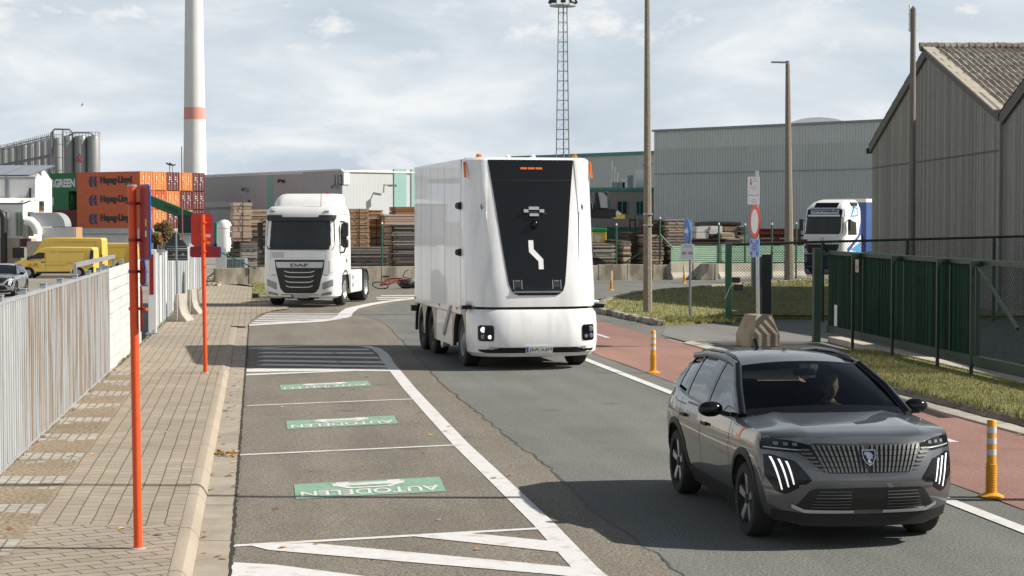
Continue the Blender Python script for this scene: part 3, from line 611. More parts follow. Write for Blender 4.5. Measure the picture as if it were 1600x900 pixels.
# big grey ribbed warehouse
b = thing('warehouse', 'large grey ribbed windowless warehouse with translucent roof vault', 'warehouse', (0, 125, 0))
h3 = lambda u, Z: ((u-800)/2850*Z, Z-125)
A_, B_ = h3(1021.5, 132), h3(1440, 116)
mb = MB(); ribbed(mb, A_, B_, -.1, 7.95, .235, .05); mb.build('lower_wall', m_grib, b)
A2, B2 = (A_[0], A_[1]-.05), (B_[0], B_[1]-.05)
mb = MB(); ribbed(mb, A2, B2, 7.95, 9.28, .235, .05); mb.build('upper_wall', m_gribt, b)
MB().beam((A_[0]-.1, A_[1]-.1, 9.32), (B_[0], B_[1]-.1, 9.32), .25, .14).build('roof_edge', m_gsteel, b)
MB().beam((A_[0], A_[1]-.12, 5.3+.9), (B_[0], B_[1]-.12, 5.3+.9), .03, .06).build('seam', m_gsteel, b)
mb = MB(); mb.grid([[(*A_, -.1), (A_[0]+6, A_[1]+40, -.1)], [(*A_, 9.28), (A_[0]+6, A_[1]+40, 9.28)]]); mb.build('side_wall', m_grib, b)
MB().prism([A_, B_, (B_[0]+5, B_[1]+40), (A_[0]+6, A_[1]+40)], 9.2, 9.26).build('roof', m_roofg, b)
mb = MB(); cx, cy = h3(1278, 131)
mb.loft([[(cx + 2.6*cos(pi*k/12) + j*.9, cy + j*9, 9.2 + 1.05*sin(pi*k/12)) for k in range(13)] for j in (0,1,2)], False, True); mb.build('roof_vault', M('vault_sheet', (.72,.72,.70), .4, var=.06), b, smooth=40)
mb = MB(); x, y = h3(1017, 132); mb.tube([(x+.1,y,6.9),(x-.35,y-.1,7.1),(x-.6,y-.2,6.8)], .05, 6); mb.build('wall_lamp', m_gsteel, b)

# weathered timber shed on the right: facade runs along the road
m_shed = boards('shed_boards', (.20,.185,.165), (.40,.38,.345), .17, 'y')
m_roof_t = M('lichen_roof', (.22,.19,.15), .95, var=.25, vs=2.5, bump=.4, bs=25, col2=(.36,.33,.28), ms=3, mix=(.45,.6))
m_barge = M('barge_board', (.155,.145,.13), .9, var=.2, vs=4, stretch=(2,2,2))
m_bargel = M('verge_tiles', (.40,.36,.29), .9, var=.15, vs=4)
SX = 14.86
b = thing('timber_shed', 'weathered grey timber shed with sawtooth gables and lichen-covered corrugated roof', 'shed', (SX, 55.4, 0))
# local: facade on x=0, y from -25 (near) to 20 (far)
prof = [(20,-.1),(20,5.95),(10,8.9),(0,6.0),(-4.5,7.35),(-9,6.0),(-15.3,4.9),(-17.4,6.77),(-19.7,4.9),(-26,4.9),(-26,-.1)]
MB().prism(prof, 0, .12, 'x').build('gable_wall', m_shed, b)
mb = MB(); mb.box(.12, 24, 19.9, 20, -.1, 5.9); mb.box(.12, 24, -26, -25.9, -.1, 4.85); mb.build('side_wall', m_shed, b)
def corr(mb, y0, z0, y1, z1, x0, x1, sp=.22, a=.035):       # corrugations run down the slope
    n = Vector((0, -(z1-z0), y1-y0)).normalized(); n = n if n.z > 0 else -n
    k = int((x1-x0)/sp*4); cols = []
    for i in range(k+1):
        x = x0 + (x1-x0)*i/k; o = a*math.sin(i*pi/2); cols.append((x, o))
    S_ = 9; rows = []
    for j in range(S_+1):
        q = j/S_; yy, zz = y0+(y1-y0)*q, z0+(z1-z0)*q
        rows.append([(x, yy + n.y*(o+.05), zz + n.z*(o+.05)) for x, o in cols])
        if 0 < j < S_: rows.append([(x, yy + n.y*(o+.08), zz + n.z*(o+.08)) for x, o in cols])
    mb.grid(rows)
for (y0,z0,y1,z1) in ((20.15,5.93,10,8.98),(10,8.98,0,6.05),(0,6.05,-4.5,7.42),(-4.5,7.42,-9,6.05)):
    mb = MB(); corr(mb, y0, z0, y1, z1, -.12, 24); mb.build('roof', m_roof_t, b, fix=False)
mb = MB(); mb.grid([[(-.2,-9,6.0),(24,-9,6.0)],[(-.2,-15.3,4.95),(24,-15.3,4.95)]]); mb.grid([[(-.2,-15.3,4.92),(24,-15.3,4.92)],[(-.2,-17.4,6.82),(24,-17.4,6.82)],[(-.2,-19.7,4.92),(24,-19.7,4.92)]]); mb.grid([[(-.2,-19.7,4.95),(24,-19.7,4.95)],[(-.2,-26,4.95),(24,-26,4.95)]]); mb.build('lean_to_roof', m_roof_t, b)
mb = MB()
for i in range(110): mb.cyl((-.3+i*.22, 10+.0, 9.02+rnd(-.01,.02)), (-.1+i*.22, 10+.0, 9.06+rnd(-.01,.02)), .17, .14, 8)
mb.build('ridge_tiles', m_roof_t, b)
mb = MB(); 
for (y0,z0,y1,z1) in ((20.15,5.9,10,8.95),(10,8.95,.12,6.1),(-.12,6.0,-4.5,7.38),(-4.5,7.38,-9,6.0)): mb.beam((-.055,y0,z0-.08),(-.055,y1,z1-.08),.10,.36)
mb.build('barge_board', m_barge, b)
mb = MB(); mb.beam((-.02,10.1,9.07),(-.02,.15,6.18),.42,.06); mb.build('verge_tiles', m_bargel, b)
mb = MB(); mb.obox((-.05,20.25,5.72),(.3,.25,.22)); mb.build('gutter_end', m_dark, b)
MB().beam((-.035,.0,5.98),(-.035,.0,-.05),.10,.09).build('corner_post', m_shed, b)
MB().beam((-.014,20,5.0),(-.014,0,4.98),.028,.05).build('board_joint', m_barge, b)
mb = MB(); mb.grid([[(8.6,3.6,7.13+.14),(16,3.6,7.13+.14)],[(8.6,2.2,6.72+.14),(16,2.2,6.72+.14)]], thick=(0,.0,.03)); mb.build('rooflight', M('rooflight', (.45,.52,.58), .3), b)

# chimney stack
b = thing('factory_chimney', 'tall white tapering factory chimney with one pale red band', 'chimney', ((305.5-800)/2850*470, 470, 0))
def chr_(z): return 2.95 - (z-15)*.0157 + (1.0*((14-z)/30) if z < 14 else 0)
zs = [0, 14, 25, 28.9]; px = lambda v: CH + (345-v)*470/2850
z1, z2 = px(187.5), px(169)
MB().lathe([(chr_(0)+.4, -.1), (chr_(15), 15), (chr_(z1), z1)], n=40).build('shaft', M('chimney_white', (.66,.66,.64), .8, var=.05, vs=.25), b, smooth=40)
MB().lathe([(chr_(z1)+.01, z1), (chr_(z2)+.01, z2)], n=40).build('red_band', M('pale_red_band', (.66,.30,.25), .8, var=.06), b, smooth=40)  # red paled towards pink, haze put into the colour
MB().lathe([(chr_(z2), z2), (chr_(80), 80), (chr_(96), 96)], n=40).build('upper_shaft', bpy.data.materials['chimney_white'], b, smooth=40)

# silos
m_silo = M('silo_aluminium', (.27,.275,.27), .5, metal=.25, var=.1, vs=1.2, stretch=(1,1,.15))
m_silod = M('silo_steelwork', (.20,.21,.22), .6, var=.1)
def silo(x, Y, r, top, label, logo=False):
    b = thing('silo', label, 'silo', (x, Y, -.75), 0, 'silos behind the container terminal')
    MB().lathe([(r*.5, .3), (r, 3.2), (r, top), (r*.9, top+.35), (r*.3, top+.6)], n=24).build('tank', m_silo, b, smooth=40)
    mb = MB()
    for k in range(12):
        a, a2 = 2*pi*k/12, 2*pi*(k+1)/12; mb.cyl((r*cos(a), r*sin(a), top+.2), (r*cos(a), r*sin(a), top+1.4), .04, n=4)
        mb.cyl((r*cos(a), r*sin(a), top+1.35), (r*cos(a2), r*sin(a2), top+1.35), .04, n=4)
    mb.build('railing', m_silod, b)
    mb = MB(); 
    for k in range(4): a = pi/4+pi*k/2; mb.cyl((r*.85*cos(a), r*.85*sin(a), 0), (r*.85*cos(a), r*.85*sin(a), 4), .15, n=6)
    mb.build('support_frame', m_silod, b)
    if logo:
        mb = MB(); d = -r - .06
        for (cx_, cz_) in ((0,.62),(-.36,0),(.36,0),(-.68,-.62),(0,-.62),(.68,-.62)): mb.prism([(cx_-.40,cz_-.3),(cx_+.40,cz_-.3),(cx_+.12,cz_+.3),(cx_-.12,cz_+.3)], d, d-.03, 'y')
        mb.xf(lambda p: Vector((p.x, p.y + (p.x**2)*.18, p.z + top - 4.5))); mb.build('emblem', M('faded_red_print', (.42,.10,.10), .7), b)
    return b
sp_ = lambda u, Y: (u-800)/2850*Y
silo(sp_(147.5,420), 420, 1.50, CH+.75+(345-216)*420/2850, 'right-hand plain aluminium silo beside the one with the red emblem')
silo(sp_(127.5,420), 420, 1.50, CH+.75+(345-216)*420/2850, 'aluminium silo with a faded red triangular emblem', True)
silo(sp_(108,420), 420, 1.40, CH+.75+(345-216)*420/2850, 'plain aluminium silo left of the one with the red emblem')
for k in range(10):
    u = 92 - k*10.4; Y = 428 + k*7.5
    silo(sp_(u,Y), Y, 1.05, CH+.75+(345-217)*420/2850, 'narrow aluminium silo in the long receding bank of silos on the left')
b = thing('pipe_gantry', 'steel walkway and pipe gantry along the front of the silo bank', 'gantry', (sp_(92,416), 416, -.75))
mb = MB(); zt = CH+.75+(345-205)*420/2850
for (dx, dy) in ((-1.0,-.0),(1.2,0)): mb.cyl((dx,dy,0),(dx,dy,zt),.16,n=6)
for k in range(7): mb.beam((-1.0,0,3+k*3),(1.2,0,3+k*3),.12,.12)
mb.build('stair_tower', m_silod, b)
mb = MB(); mb.tube([(-1.3,-.4,0),(-1.3,-.4,zt-.6),(-.6,-.4,zt+.2),(2.8,-.4,zt+.1),(3.4,-.4,zt-.5),(3.4,-.4,zt-2)], .22, 8); mb.tube([(2.5,-.6,zt-1.3),(4,-.6,zt-.6),(7.4,-.6,zt-.6),(8.4,-.6,zt-1.3),(8.4,-.6,zt-2)], .2, 8); mb.build('pipe', m_silod, b)
e1 = (sp_(-5,500)-sp_(92,416), 84.0)
mb = MB()
for h in (zt-1.2, zt-1.7, zt-6, zt-10, zt-14): mb.beam((-1.2,0,h),(e1[0],e1[1],h),.25,.18)
for k in range(33):
    t_ = k/32; x, y = -1.2+(e1[0]+1.2)*t_, e1[1]*t_; mb.cyl((x,y,0),(x,y,zt-.4),.09,n=4)
    for h in (zt-6, zt-10, zt-14): mb.obox((x,y-.3,h+.3),(.9,.3,.5))
mb.build('walkway', m_silod, b)

# floodlight lattice mast
b = thing('floodlight_mast', 'tall lattice floodlight mast with a lamp platform at the top', 'mast', (sp_(879,185), 185, 0))
mb = MB(); zt = CH + (345-12)*185/2850
def wdt(z): return .78 - (.78-.42)*z/zt
cs = ((-1,-1),(1,-1),(1,1),(-1,1))
for c in cs: mb.cyl((c[0]*wdt(0),c[1]*wdt(0),0),(c[0]*wdt(zt),c[1]*wdt(zt),zt),.045,n=5)
k = 0; z = .3
while z < zt:
    q4 = [(c[0]*wdt(z),c[1]*wdt(z),z) for c in cs]; z2 = z+.98; q5 = [(c[0]*wdt(z2),c[1]*wdt(z2),z2) for c in cs]
    for i in range(4):
        mb.cyl(q4[i], q4[(i+1)%4], .03, n=4)
        if z2 < zt: mb.cyl(q4[i], q5[(i+1)%4], .010, n=3)
    z = z2
mb.build('lattice', M('mast_steel', (.24,.27,.26), .5, metal=.3), b)
MB().cyl((.15,.1,0),(.05,.1,zt),.07,n=6).build('cable_riser', m_gsteel, b)
mb = MB(); mb.lathe([(1.35,zt),(1.35,zt+.12)], n=12)
for k in range(12): a = 2*pi*k/12; mb.cyl((1.3*cos(a),1.3*sin(a),zt),(1.3*cos(a),1.3*sin(a),zt+1.1),.03,n=4)
mb.build('platform', m_steel, b)
for k in range(5):
    a = pi + pi*k/4; mb = MB(); mb.obox((1.25*cos(a), 1.25*sin(a), zt+.55), (.5,.3,.55), a+pi/2, rx=-.4); mb.build('flood_lamp', m_dark, b)
# ------------------------------------------------------------------ container terminal
m_cont = {'orange': M('container_orange', (.60,.135,.048), .55, var=.12, vs=1.5), 'tan': M('container_tan', (.70,.27,.085), .55, var=.12, vs=1.5),
          'maroon': M('container_maroon', (.14,.022,.022), .6, var=.12, vs=1.5), 'green': M('container_green', (.018,.17,.065), .55, var=.08, vs=1.5), 'grey': M('container_grey', (.55,.56,.55), .55, var=.08, vs=1)}
m_blue_print = M('blue_print', (.015,.025,.12), .6); m_pwhite = M('white_print', (.72,.72,.70), .6)
def container(loc, rz, colour, label, side_text=None, L_=12.19, W=2.44, Hc=2.55, end_detail=True, detail=True, side_col=None, group='shipping containers stacked in the terminal'):
    """local: long side along -x from the visible corner at origin (y=0 plane is the long side seen), ends on x=0"""
    b = thing('shipping_container', label, 'container', loc, rz, group)
    mt = m_cont[side_col or colour]; me_ = m_cont[colour]
    fr = MB()
    for x in (-L_, -.12):
        for y in (0, W-.12): fr.box(x, x+.12, y, y+.12, 0, Hc)
    for y in (0, W-.12):
        fr.box(-L_+.12, -.12, y+.003, y+.12, 0, .14); fr.box(-L_+.12, -.12, y+.003, y+.12, Hc-.1, Hc-.002)
    fr.build('frame', mt, b)
    mb = MB(); n = int((L_-.24)/.28); row = []
    for i in range(n):
        for q, o in ((0,.015),(.3,.015),(.5,.05),(.8,.05)): row.append((-L_+.12 + (i+q)*(L_-.24)/n, o))
    row.append((-.12,.015)); mb.grid([[(x,y,.14) for x,y in row],[(x,y,Hc-.1) for x,y in row]]); mb.build('side_panel', mt, b)
    MB().box(-L_+.02, -.02, .05, W-.02, Hc-.06, Hc-.01).build('roof', mt, b)
    MB().box(-L_+.05, -.06, W-.06, W-.02, .05, Hc-.05).build('back_panel', mt, b)
    if detail:
        for k in (0, 1):
            y0, y1 = (.125, W/2-.01) if k == 0 else (W/2+.01, W-.125)
            d = MB(); 
            rows = [(y0,-.03)]; m_ = 4
            for i in range(m_):
                for q, o in ((.1,-.03),(.3,-.06),(.7,-.06),(.9,-.03)): rows.append((y0+(y1-y0)*(i+q)/m_, o))
            rows.append((y1,-.03)); d.grid([[(x,y,.08) for y,x in rows],[(x,y,Hc-.08) for y,x in rows]])
            dr = d.build('door', me_, b)
            rods = MB()
            for q in (.28,.72): yy = y0+(y1-y0)*q; rods.cyl((.02,yy,.1),(.02,yy,Hc-.1),.025,n=5)
            for z in (.5,1.0,1.55,2.1): rods.box(-.02,.03,y0+.1,y1-.1,z,z+.05) if False else None
            rods.build('lock_rod', me_ if colour != 'maroon' else m_wsign, dr)
            pl_ = MB(); 
            for (q,z) in ((.5,1.8),(.5,1.5),(.3,.9),(.75,1.25)): yy = y0+(y1-y0)*q; pl_.box(-.028,-.02,yy-.12,yy+.12,z,z+.12)
            pl_.build('decal', m_pwhite, b)
    if side_text:
        for body, x0, x1, z0, z1, mt_, bold in side_text:
            t = MB(); text_into(t, body, lambda s_,t_,d: (x0+(x1-x0)*s_, -.004, z0+(z1-z0)*t_), bold=bold); t.build('lettering', mt_, b)
    return b
def emblem(b):
    for dx in (0, .62):
        pass
    mb = MB()
    for p in ([(-9.9,1.28),(-9.55,1.95),(-9.0,1.95),(-9.35,1.35),(-9.1,1.35),(-9.1,1.22)], [(-9.9,1.20),(-9.55,.55),(-9.0,.55),(-9.3,1.1),(-9.05,1.1),(-9.05,1.18)], [(-9.05,1.36),(-8.75,1.95),(-8.2,1.95),(-8.5,1.4),(-8.1,1.4),(-8.1,1.28),(-9.05,1.28)], [(-9.0,1.22),(-8.7,.55),(-8.15,.55),(-8.45,1.1),(-8.2,1.1),(-8.2,1.2)]):
        mb.prism(p, -.006, -.002, 'y')
    mb.build('emblem', m_navy, b)
CZ = -.75; CO = Vector((-49.9, 245, 0)); crz = math.atan2(-.56, .83)      # long side runs to the left and away
ux = Vector((cos(crz), sin(crz), 0)); uy = Vector((-sin(crz), cos(crz), 0))
rowsC = [('grey','grey','grey','grey','grey'), ('orange','tan','maroon','tan','maroon'), ('orange','orange','tan','maroon','maroon'), ('tan','tan','maroon','tan','maroon')]
lev = ['bottom level', 'third level', 'middle level', 'top level']
colw = ['first', 'second', 'third', 'fourth', 'fifth']
nm = {'orange':'orange','tan':'light orange','maroon':'maroon','grey':'grey'}
for r in range(4):
    for c in range(5):
        col_ = rowsC[r][c]; loc = CO + uy * (2.5*c); z = CZ + 2.56*r
        if r == 0 and c > 0: continue
        lab = f'{nm[col_]} container on the {lev[r]}, {colw[c]} from the lettered long side' if c else (f'orange container with dark side lettering and blue emblem, {["bottom","lowest","middle","topmost"][r]} of the three lettered ones' if r else 'grey container at the bottom of the stack under the lettered orange ones')
        txt = None
        if c == 0 and r > 0: txt = [('Hapag-Lloyd', -7.6, -1.5, .72, 1.95, m_black, .065)]
        b = container((loc.x, loc.y, z), crz, col_, lab, txt, side_col='orange' if c == 0 and r else None, detail=r > 0)
        if c == 0 and r > 0: emblem(b)
    if r == 0:
        b = thing('concrete_plinth', 'low concrete plinth carrying the back columns of the container stack', 'plinth', (*(CO + uy*2.5).to_tuple()[:2], CZ), crz)
        MB().box(-12.1, -.05, .0, 9.9, -.05, 2.55).build('plinth_block', m_conc, b)
GO = CO - ux*12.75 + uy*.9
for r, (col_, lab, txt) in enumerate([('maroon','dark maroon container under the green lettered ones',None),('maroon','maroon container second from the ground behind the ventilation duct',None),
        ('green','green container with white lettering, lower of the two green ones',[('EVERGREEN',-10.6,-3.0,.55,1.75,m_pwhite,.05)]), ('green','green container with white lettering, upper of the two green ones',[('EVERGREEN',-7.9,-.75,.55,1.75,m_pwhite,.05)])]):
    off = ux*(-2.1 if r == 2 else 0)
    container((GO.x+off.x, GO.y+off.y, CZ + 2.56*r), crz, col_, lab, txt)

# reach stacker with a green boom between the stack and the fence
b = thing('reach_stacker', 'reach stacker with a long green lettered boom in front of the containers', 'reach stacker', (*P(296,345,212).to_tuple()[:2], -.75))
pv = P(301,340,212) - Vector(b.location); tp = P(232,312,212) - Vector(b.location)
mb = MB(); mb.beam(pv, tp, .8, 1.15); bo = mb.build('boom', M('stacker_green', (.015,.13,.06), .45), b, bevel=.05)
d = (tp-pv); mb = MB(); text_into(mb, 'HYSTER', lambda s_,t_,q_: pv + d*(.75-.37*s_*1) + Vector((0,-.42,-.28)) + Vector((.1,0,.5))*t_ if False else tp + (pv-tp)*(.38+.32*s_) + Vector((0,-.43,-.25+.5*t_)), bold=.03); mb.build('lettering', m_ink, b)
mb = MB(); mb.beam(pv+Vector((-.3,0,-.6)), pv+Vector((-1.8,0,-4.2)), .5, .5); mb.build('lift_ram', m_dark, b)
mb = MB(); mb.box(-3.6,3.4,-1.6,1.6,.9,2.2); mb.box(1.6,3.4,-1.5,1.5,2.2,3.4); mb.build('chassis', bpy.data.materials['stacker_green'], b, bevel=.08)
mb = MB(); mb.box(-1.2,.6,-1.1,.3,2.2,4.2); mb.build('cab', m_glassd, b, bevel=.1)
for x in (-2.6,2.3):
    for y in (-1.5,1.5): MB().cyl((x,y-.35,.8),(x,y+.35,.8),.8,n=18).build('wheel', m_rubber, b)

# grey store container row and portacabins behind the fence, in front of the stack
def cabin(u0, u1, v0, Z, label, rowz=-.75, mat=None, holes=()):
    x0, x1 = sp_(u0,Z), sp_(u1,Z); zt = CH + (345-v0)*Z/2850
    b = thing('site_cabin', label, 'site cabin', (x0, Z, rowz), 0, 'grey site cabins below the container stack')
    mb = MB(); w_ = x1-x0; row = []
    n = int(w_/.3)
    for i in range(n):
        for q, o in ((0,0),(.4,0),(.5,.03),(.9,.03)): row.append(((i+q)*w_/n, o))
    row.append((w_,0)); mb.grid([[(x,y,0) for x,y in row],[(x,y,zt-rowz) for x,y in row]]); mb.build('wall', mat or m_cont['grey'], b)
    MB().box(-.05,w_+.05,-.1,2.5,zt-rowz-.02,zt-rowz+.1).build('roof', m_gsteel, b); MB().box(.02,w_-.02,2.35,2.4,0,zt-rowz-.05).build('back_wall', m_cont['grey'], b)
    MB().box(0,.04,.04,2.35,0,zt-rowz-.05).build('end_wall', m_cont['grey'], b); MB().box(w_-.04,w_,.04,2.35,0,zt-rowz-.05).build('end_wall', m_cont['grey'], b)
    for (a0,a1,b0,b1) in holes:
        xx0, xx1, zz0, zz1 = sp_(a0,Z)-x0, sp_(a1,Z)-x0, CH+(345-b1)*Z/2850-rowz, CH+(345-b0)*Z/2850-rowz
        fr = MB(); fr.box(xx0-.08,xx1+.08,-.05,-.002,zz0-.08,zz1+.08); wn = fr.build('window', m_wsign, b); MB().box(xx0,xx1,-.08,-.052,zz0,zz1).build('pane', m_glassd, wn)
    return b
cabin(126, 203, 366, 176, 'long grey container-like cabin left of the red sign post', holes=())
cabin(226, 301, 366.5, 170, 'grey cabin with two small dark windows right of the red sign post', holes=((240,246,379,390),(257,264,379,390)))

# white factory with solar roof on the left
m_wwall = M('white_render', (.72,.72,.70), .7, var=.04, vs=.5); m_beige = M('beige_plinth', (.42,.36,.30), .8, var=.08)
b = thing('white_factory', 'white rendered gabled factory with roof solar panels and beige base', 'factory', (sp_(82,128), 128, -.75))
fz = lambda v, Y=128: CH + .75 + (345-v)*Y/2850
fX = lambda u, Y=128: sp_(u,Y) - sp_(82,128)
# gable end faces right-front; long wall faces the camera
gr, gl_ = fX(57), fX(82)
gq = lambda u, v, Y: (sp_(u,Y) - sp_(82,128), Y-128, CH + .75 + (345-v)*Y/2850)
A_, K_, B_ = gq(56,277,128), gq(67,258.5,134), gq(82,281,140)
MB().grid([[(A_[0],A_[1],0),(K_[0],K_[1],0),(B_[0],B_[1],0)],[A_,K_,B_]], thick=(-.2,.05,0)).build('gable_wall', m_wwall, b)
mb = MB(); mb.grid([[K_,(K_[0]-18,K_[1]-.5,K_[2])],[B_,(B_[0]-18,B_[1]-.5,B_[2])]], thick=(0,0,-.12)); mb.build('back_roof', m_roofg, b)
MB().box(K_[0]-.02,K_[0]+.9,K_[1]-.6,K_[1]+3,0,fz(312)).build('door_bay', m_wwall, b) if False else None
MB().box(fX(-40), fX(56), .05, .25, fz(312), fz(276)).build('upper_wall', m_wwall, b)
MB().box(fX(-40), fX(58), -3.6, -3.4, fz(372), fz(318)).build('lower_wall', m_wwall, b)
mb = MB(); mb.grid([[(fX(-40),-3.6,fz(318)),(fX(58),-3.6,fz(318))],[(fX(-40),.05,fz(309)),(fX(58),.05,fz(309))]], thick=(0,0,-.1)); mb.build('lower_roof', m_wwall, b)
MB().box(fX(58)-.2, fX(58), -3.4, 0, fz(372), fz(314)).build('end_wall', m_wwall, b)
MB().box(fX(-40), fX(52), -3.62, -3.3, 0, fz(371)).build('base_wall', m_beige, b)
MB().box(fX(52), fX(58), -1.5, 0, 0, fz(372)).build('annex', m_beige, b)
mb = MB(); mb.grid([[(fX(-40),-.1,fz(276.5)),(A_[0]+.05,-.1,fz(276.5))],[(K_[0]-18,K_[1],K_[2]-.03),K_]], thick=(0,0,-.15)); mb.build('roof', m_roofg, b)
m_pv = M('solar_panel', (.10,.115,.14), .25, var=.08, coat=.3)
for u0, u1, k in ((-40,2,0),(4,45,1)):
    mb = MB(); mb.grid([[(fX(u0),.2,fz(275.2)),(fX(u1),.2,fz(275.2))],[(fX(u0)+.45,5.6,K_[2]-.1),(fX(u1)+.5,5.6,K_[2]-.1)]], thick=(0,-.03,.09)); mb.build('solar_panel', m_pv, b)
MB().box(fX(9.5), fX(14), -.12, .04, fz(311), fz(276)).build('downpipe', m_gsteel, b)
mb = MB(); mb.prism([(fX(39),fz(312)),(fX(50),fz(312)),(fX(50),fz(294)),(fX(48),fz(294))], -.05, .04, 'y'); mb.build('dark_vent', m_gsteel, b); MB().box(fX(47),fX(50),-.14,-.06,fz(313),fz(294)).build('flue', m_dark, b)
wp = lambda u, v: (lambda k: (A_[0]+(K_[0]-A_[0])*k+.012, A_[1]+(K_[1]-A_[1])*k-.02, fz(v, 128+6*k)))((u-56)/11)
fr = MB(); fr.grid([[wp(61.5,331),wp(71.5,331)],[wp(61.5,314),wp(71.5,314)]], thick=(.03,-.03,0)); wn = fr.build('window', m_gsteel, b); MB().grid([[Vector(wp(62,330))+Vector((.04,-.04,0)),Vector(wp(71,330))+Vector((.04,-.04,0))],[Vector(wp(62,315))+Vector((.04,-.04,0)),Vector(wp(71,315))+Vector((.04,-.04,0))]]).build('pane', m_glassd, wn)
for u0, u1 in ((6,13),(25.5,36),(44,53)):
    wn = MB().box(fX(u0,124.4), fX(u1,124.4), -3.68, -3.602, fz(369,124.4), fz(331,124.4)).build('window', M('sage_frame', (.28,.34,.26), .6), b)
    for k in (0,1):
        a0 = fX(u0,124.4)+.08 + k*((fX(u1,124.4)-fX(u0,124.4))/2); MB().box(a0, a0 + (fX(u1,124.4)-fX(u0,124.4))/2-.14, -3.70, -3.682, fz(367,124.4), fz(334,124.4)).build('pane', M('green_pane', (.10,.14,.12), .15) if 'green_pane' not in bpy.data.materials else bpy.data.materials['green_pane'], wn)
MB().box(fX(20.5,124.4), fX(38,124.4), -3.70, -3.622, fz(403,124.4), fz(387,124.4)).build('garage_door', m_dark, b)
mb = MB(); mb.tube([(fX(-6,124),-4.2,fz(332,124)),(fX(2,124),-4.2,fz(332,124)),(fX(6,124),-4.2,fz(335,124)),(fX(7.5,124),-4.2,fz(341,124)),(fX(7.5,124),-4.2,0)], .22, 10); mb.build('flue_pipe', m_dark, b, smooth=60)
# ventilation plant
b = thing('ventilation_duct', 'grey curved metal ventilation duct on a box plinth beside the white factory', 'duct', (sp_(60,124), 124, -.75))
dx = lambda u: sp_(u,124) - sp_(60,124)
mb = MB(); pr = [(dx(48),fz(355,124)),(dx(48),fz(332,124)),(dx(84),fz(332,124))] + [(dx(84)+(dx(102)-dx(84))*sin(a), fz(354,124)+(fz(332,124)-fz(354,124))*cos(a)) for a in [pi/2*k/8 for k in range(1,9)]]
mb.prism(pr, 0, 1.8, 'y'); mb.build('duct', m_steel, b); 
MB().box(dx(66), dx(117), -.1, 1.9, fz(377,124), fz(355.2,124)).build('filter_box', m_cont['grey'], b); MB().box(dx(117)+.005, dx(119), -.05, 1.85, fz(377,124), fz(355.2,124)).build('end_panel', M('plywood', (.4,.25,.13), .8), b)
MB().box(dx(44), dx(120), -.3, 1.95, 0, fz(377.2,124)).build('plinth', m_beige, b)
mb = MB(); mb.tube([(dx(43),-.5,fz(345,124)),(dx(52),-.5,fz(346,124)),(dx(58),-.5,fz(352,124)),(dx(62),-.5,fz(360,124)),(dx(62),-.5,fz(366,124))], .33, 12); mb.build('elbow_pipe', m_white, b, smooth=50)

# white round tank, bush, poles
b = thing('storage_tank', 'white upright tank with a domed top between the red sign and the pallets', 'tank', (sp_(351,150), 150, 0))
zt_ = CH + (345-343)*150/2850; MB().lathe([(.62,0),(.62,zt_-.7),(.58,zt_-.42),(.46,zt_-.2),(.28,zt_-.06),(.02,zt_)], (0,0,0), 'z', 28).build('shell', m_white, b, smooth=50)
MB().lathe([(.63,zt_-.74),(.63,zt_-.69)], (0,0,0), 'z', 28).build('seam_ring', m_steel, b, smooth=50)
def bush(loc, r, hz, cols, n, label, name='bush', leaf_s=.09, trunk=.12):
    b = thing(name, label, name, loc)
    mb = MB(); blobs = [(rnd(-.6,.6)*r, rnd(-.6,.6)*r, hz*rnd(.45,.85), r*rnd(.35,.6)) for _ in range(9)]
    for _ in range(n):
        bx_, by_, bz_, br_ = random.choice(blobs); d = Vector((rnd(-1,1),rnd(-1,1),rnd(-1,1))).normalized() * br_ * rnd(.5,1.05); p = Vector((bx_,by_,bz_)) + d
        a = Vector((rnd(-1,1),rnd(-1,1),rnd(-1,1))).normalized()*leaf_s*rnd(.6,1.3); c = a.orthogonal().normalized()*leaf_s*.6
        mb.add([p-a, p+c, p+a, p-c], [(0,1,2,3)], random.choice(range(len(cols))))
    mb.build('crown', cols, b, fix=False)
    mb = MB()
    for bx_, by_, bz_, br_ in blobs: mb.tube([(0,0,-.05),(bx_*.4,by_*.4,bz_*.5),(bx_,by_,bz_)], [trunk, trunk*.6, trunk*.25], 5)
    mb.build('trunk', m_bark, b); return b
m_bark = M('bark', (.09,.07,.05), .9, var=.2)
m_aut = [M('autumn_brown', (.16,.09,.035), .8, var=.3), M('autumn_rust', (.26,.12,.04), .8, var=.3), M('autumn_green', (.10,.11,.03), .8, var=.3)]
m_leaf = [M('leaf_green', (.07,.12,.03), .7, var=.3), M('leaf_light', (.13,.19,.05), .7, var=.3)]
bush((sp_(254,165),165,-.75), 1.0, 3.9, m_aut, 2600, 'brown autumn bush in front of the container ends', 'bush', .12)
bush((sp_(357,104),104,0), .5, 1.0, m_leaf, 500, 'small green bush beside the pallet stacks', 'bush', .07, .03)
b = thing('flag_pole', 'thin bare rust-red pole standing in front of the container ends', 'pole', (sp_(285.5,120),120,-.75)); MB().cyl((0,0,0),(-.03,0,CH+.75+(345-229)*120/2850),.055,.03,8).build('shaft', M('rust_pole', (.22,.09,.07), .6), b)
for k, u in enumerate((266,270.5)):
    b = thing('derrick_lamp', 'dark twin-armed lamp post far behind the container stack, %s of the pair' % ('left' if k == 0 else 'right'), 'lamp post', (sp_(u,330),330,0)); MB().cyl((0,0,0),(0,0,CH+(345-257)*330/2850),.10,.07,6).build('post', m_silod, b)
    mb = MB(); zz = CH+(345-258)*330/2850; mb.obox((-.35,0,zz+.2),(.6,.3,.25),ry=.5); mb.obox((.3,0,zz),(.5,.3,.2),ry=-.4); mb.build('lamp', m_dark, b)
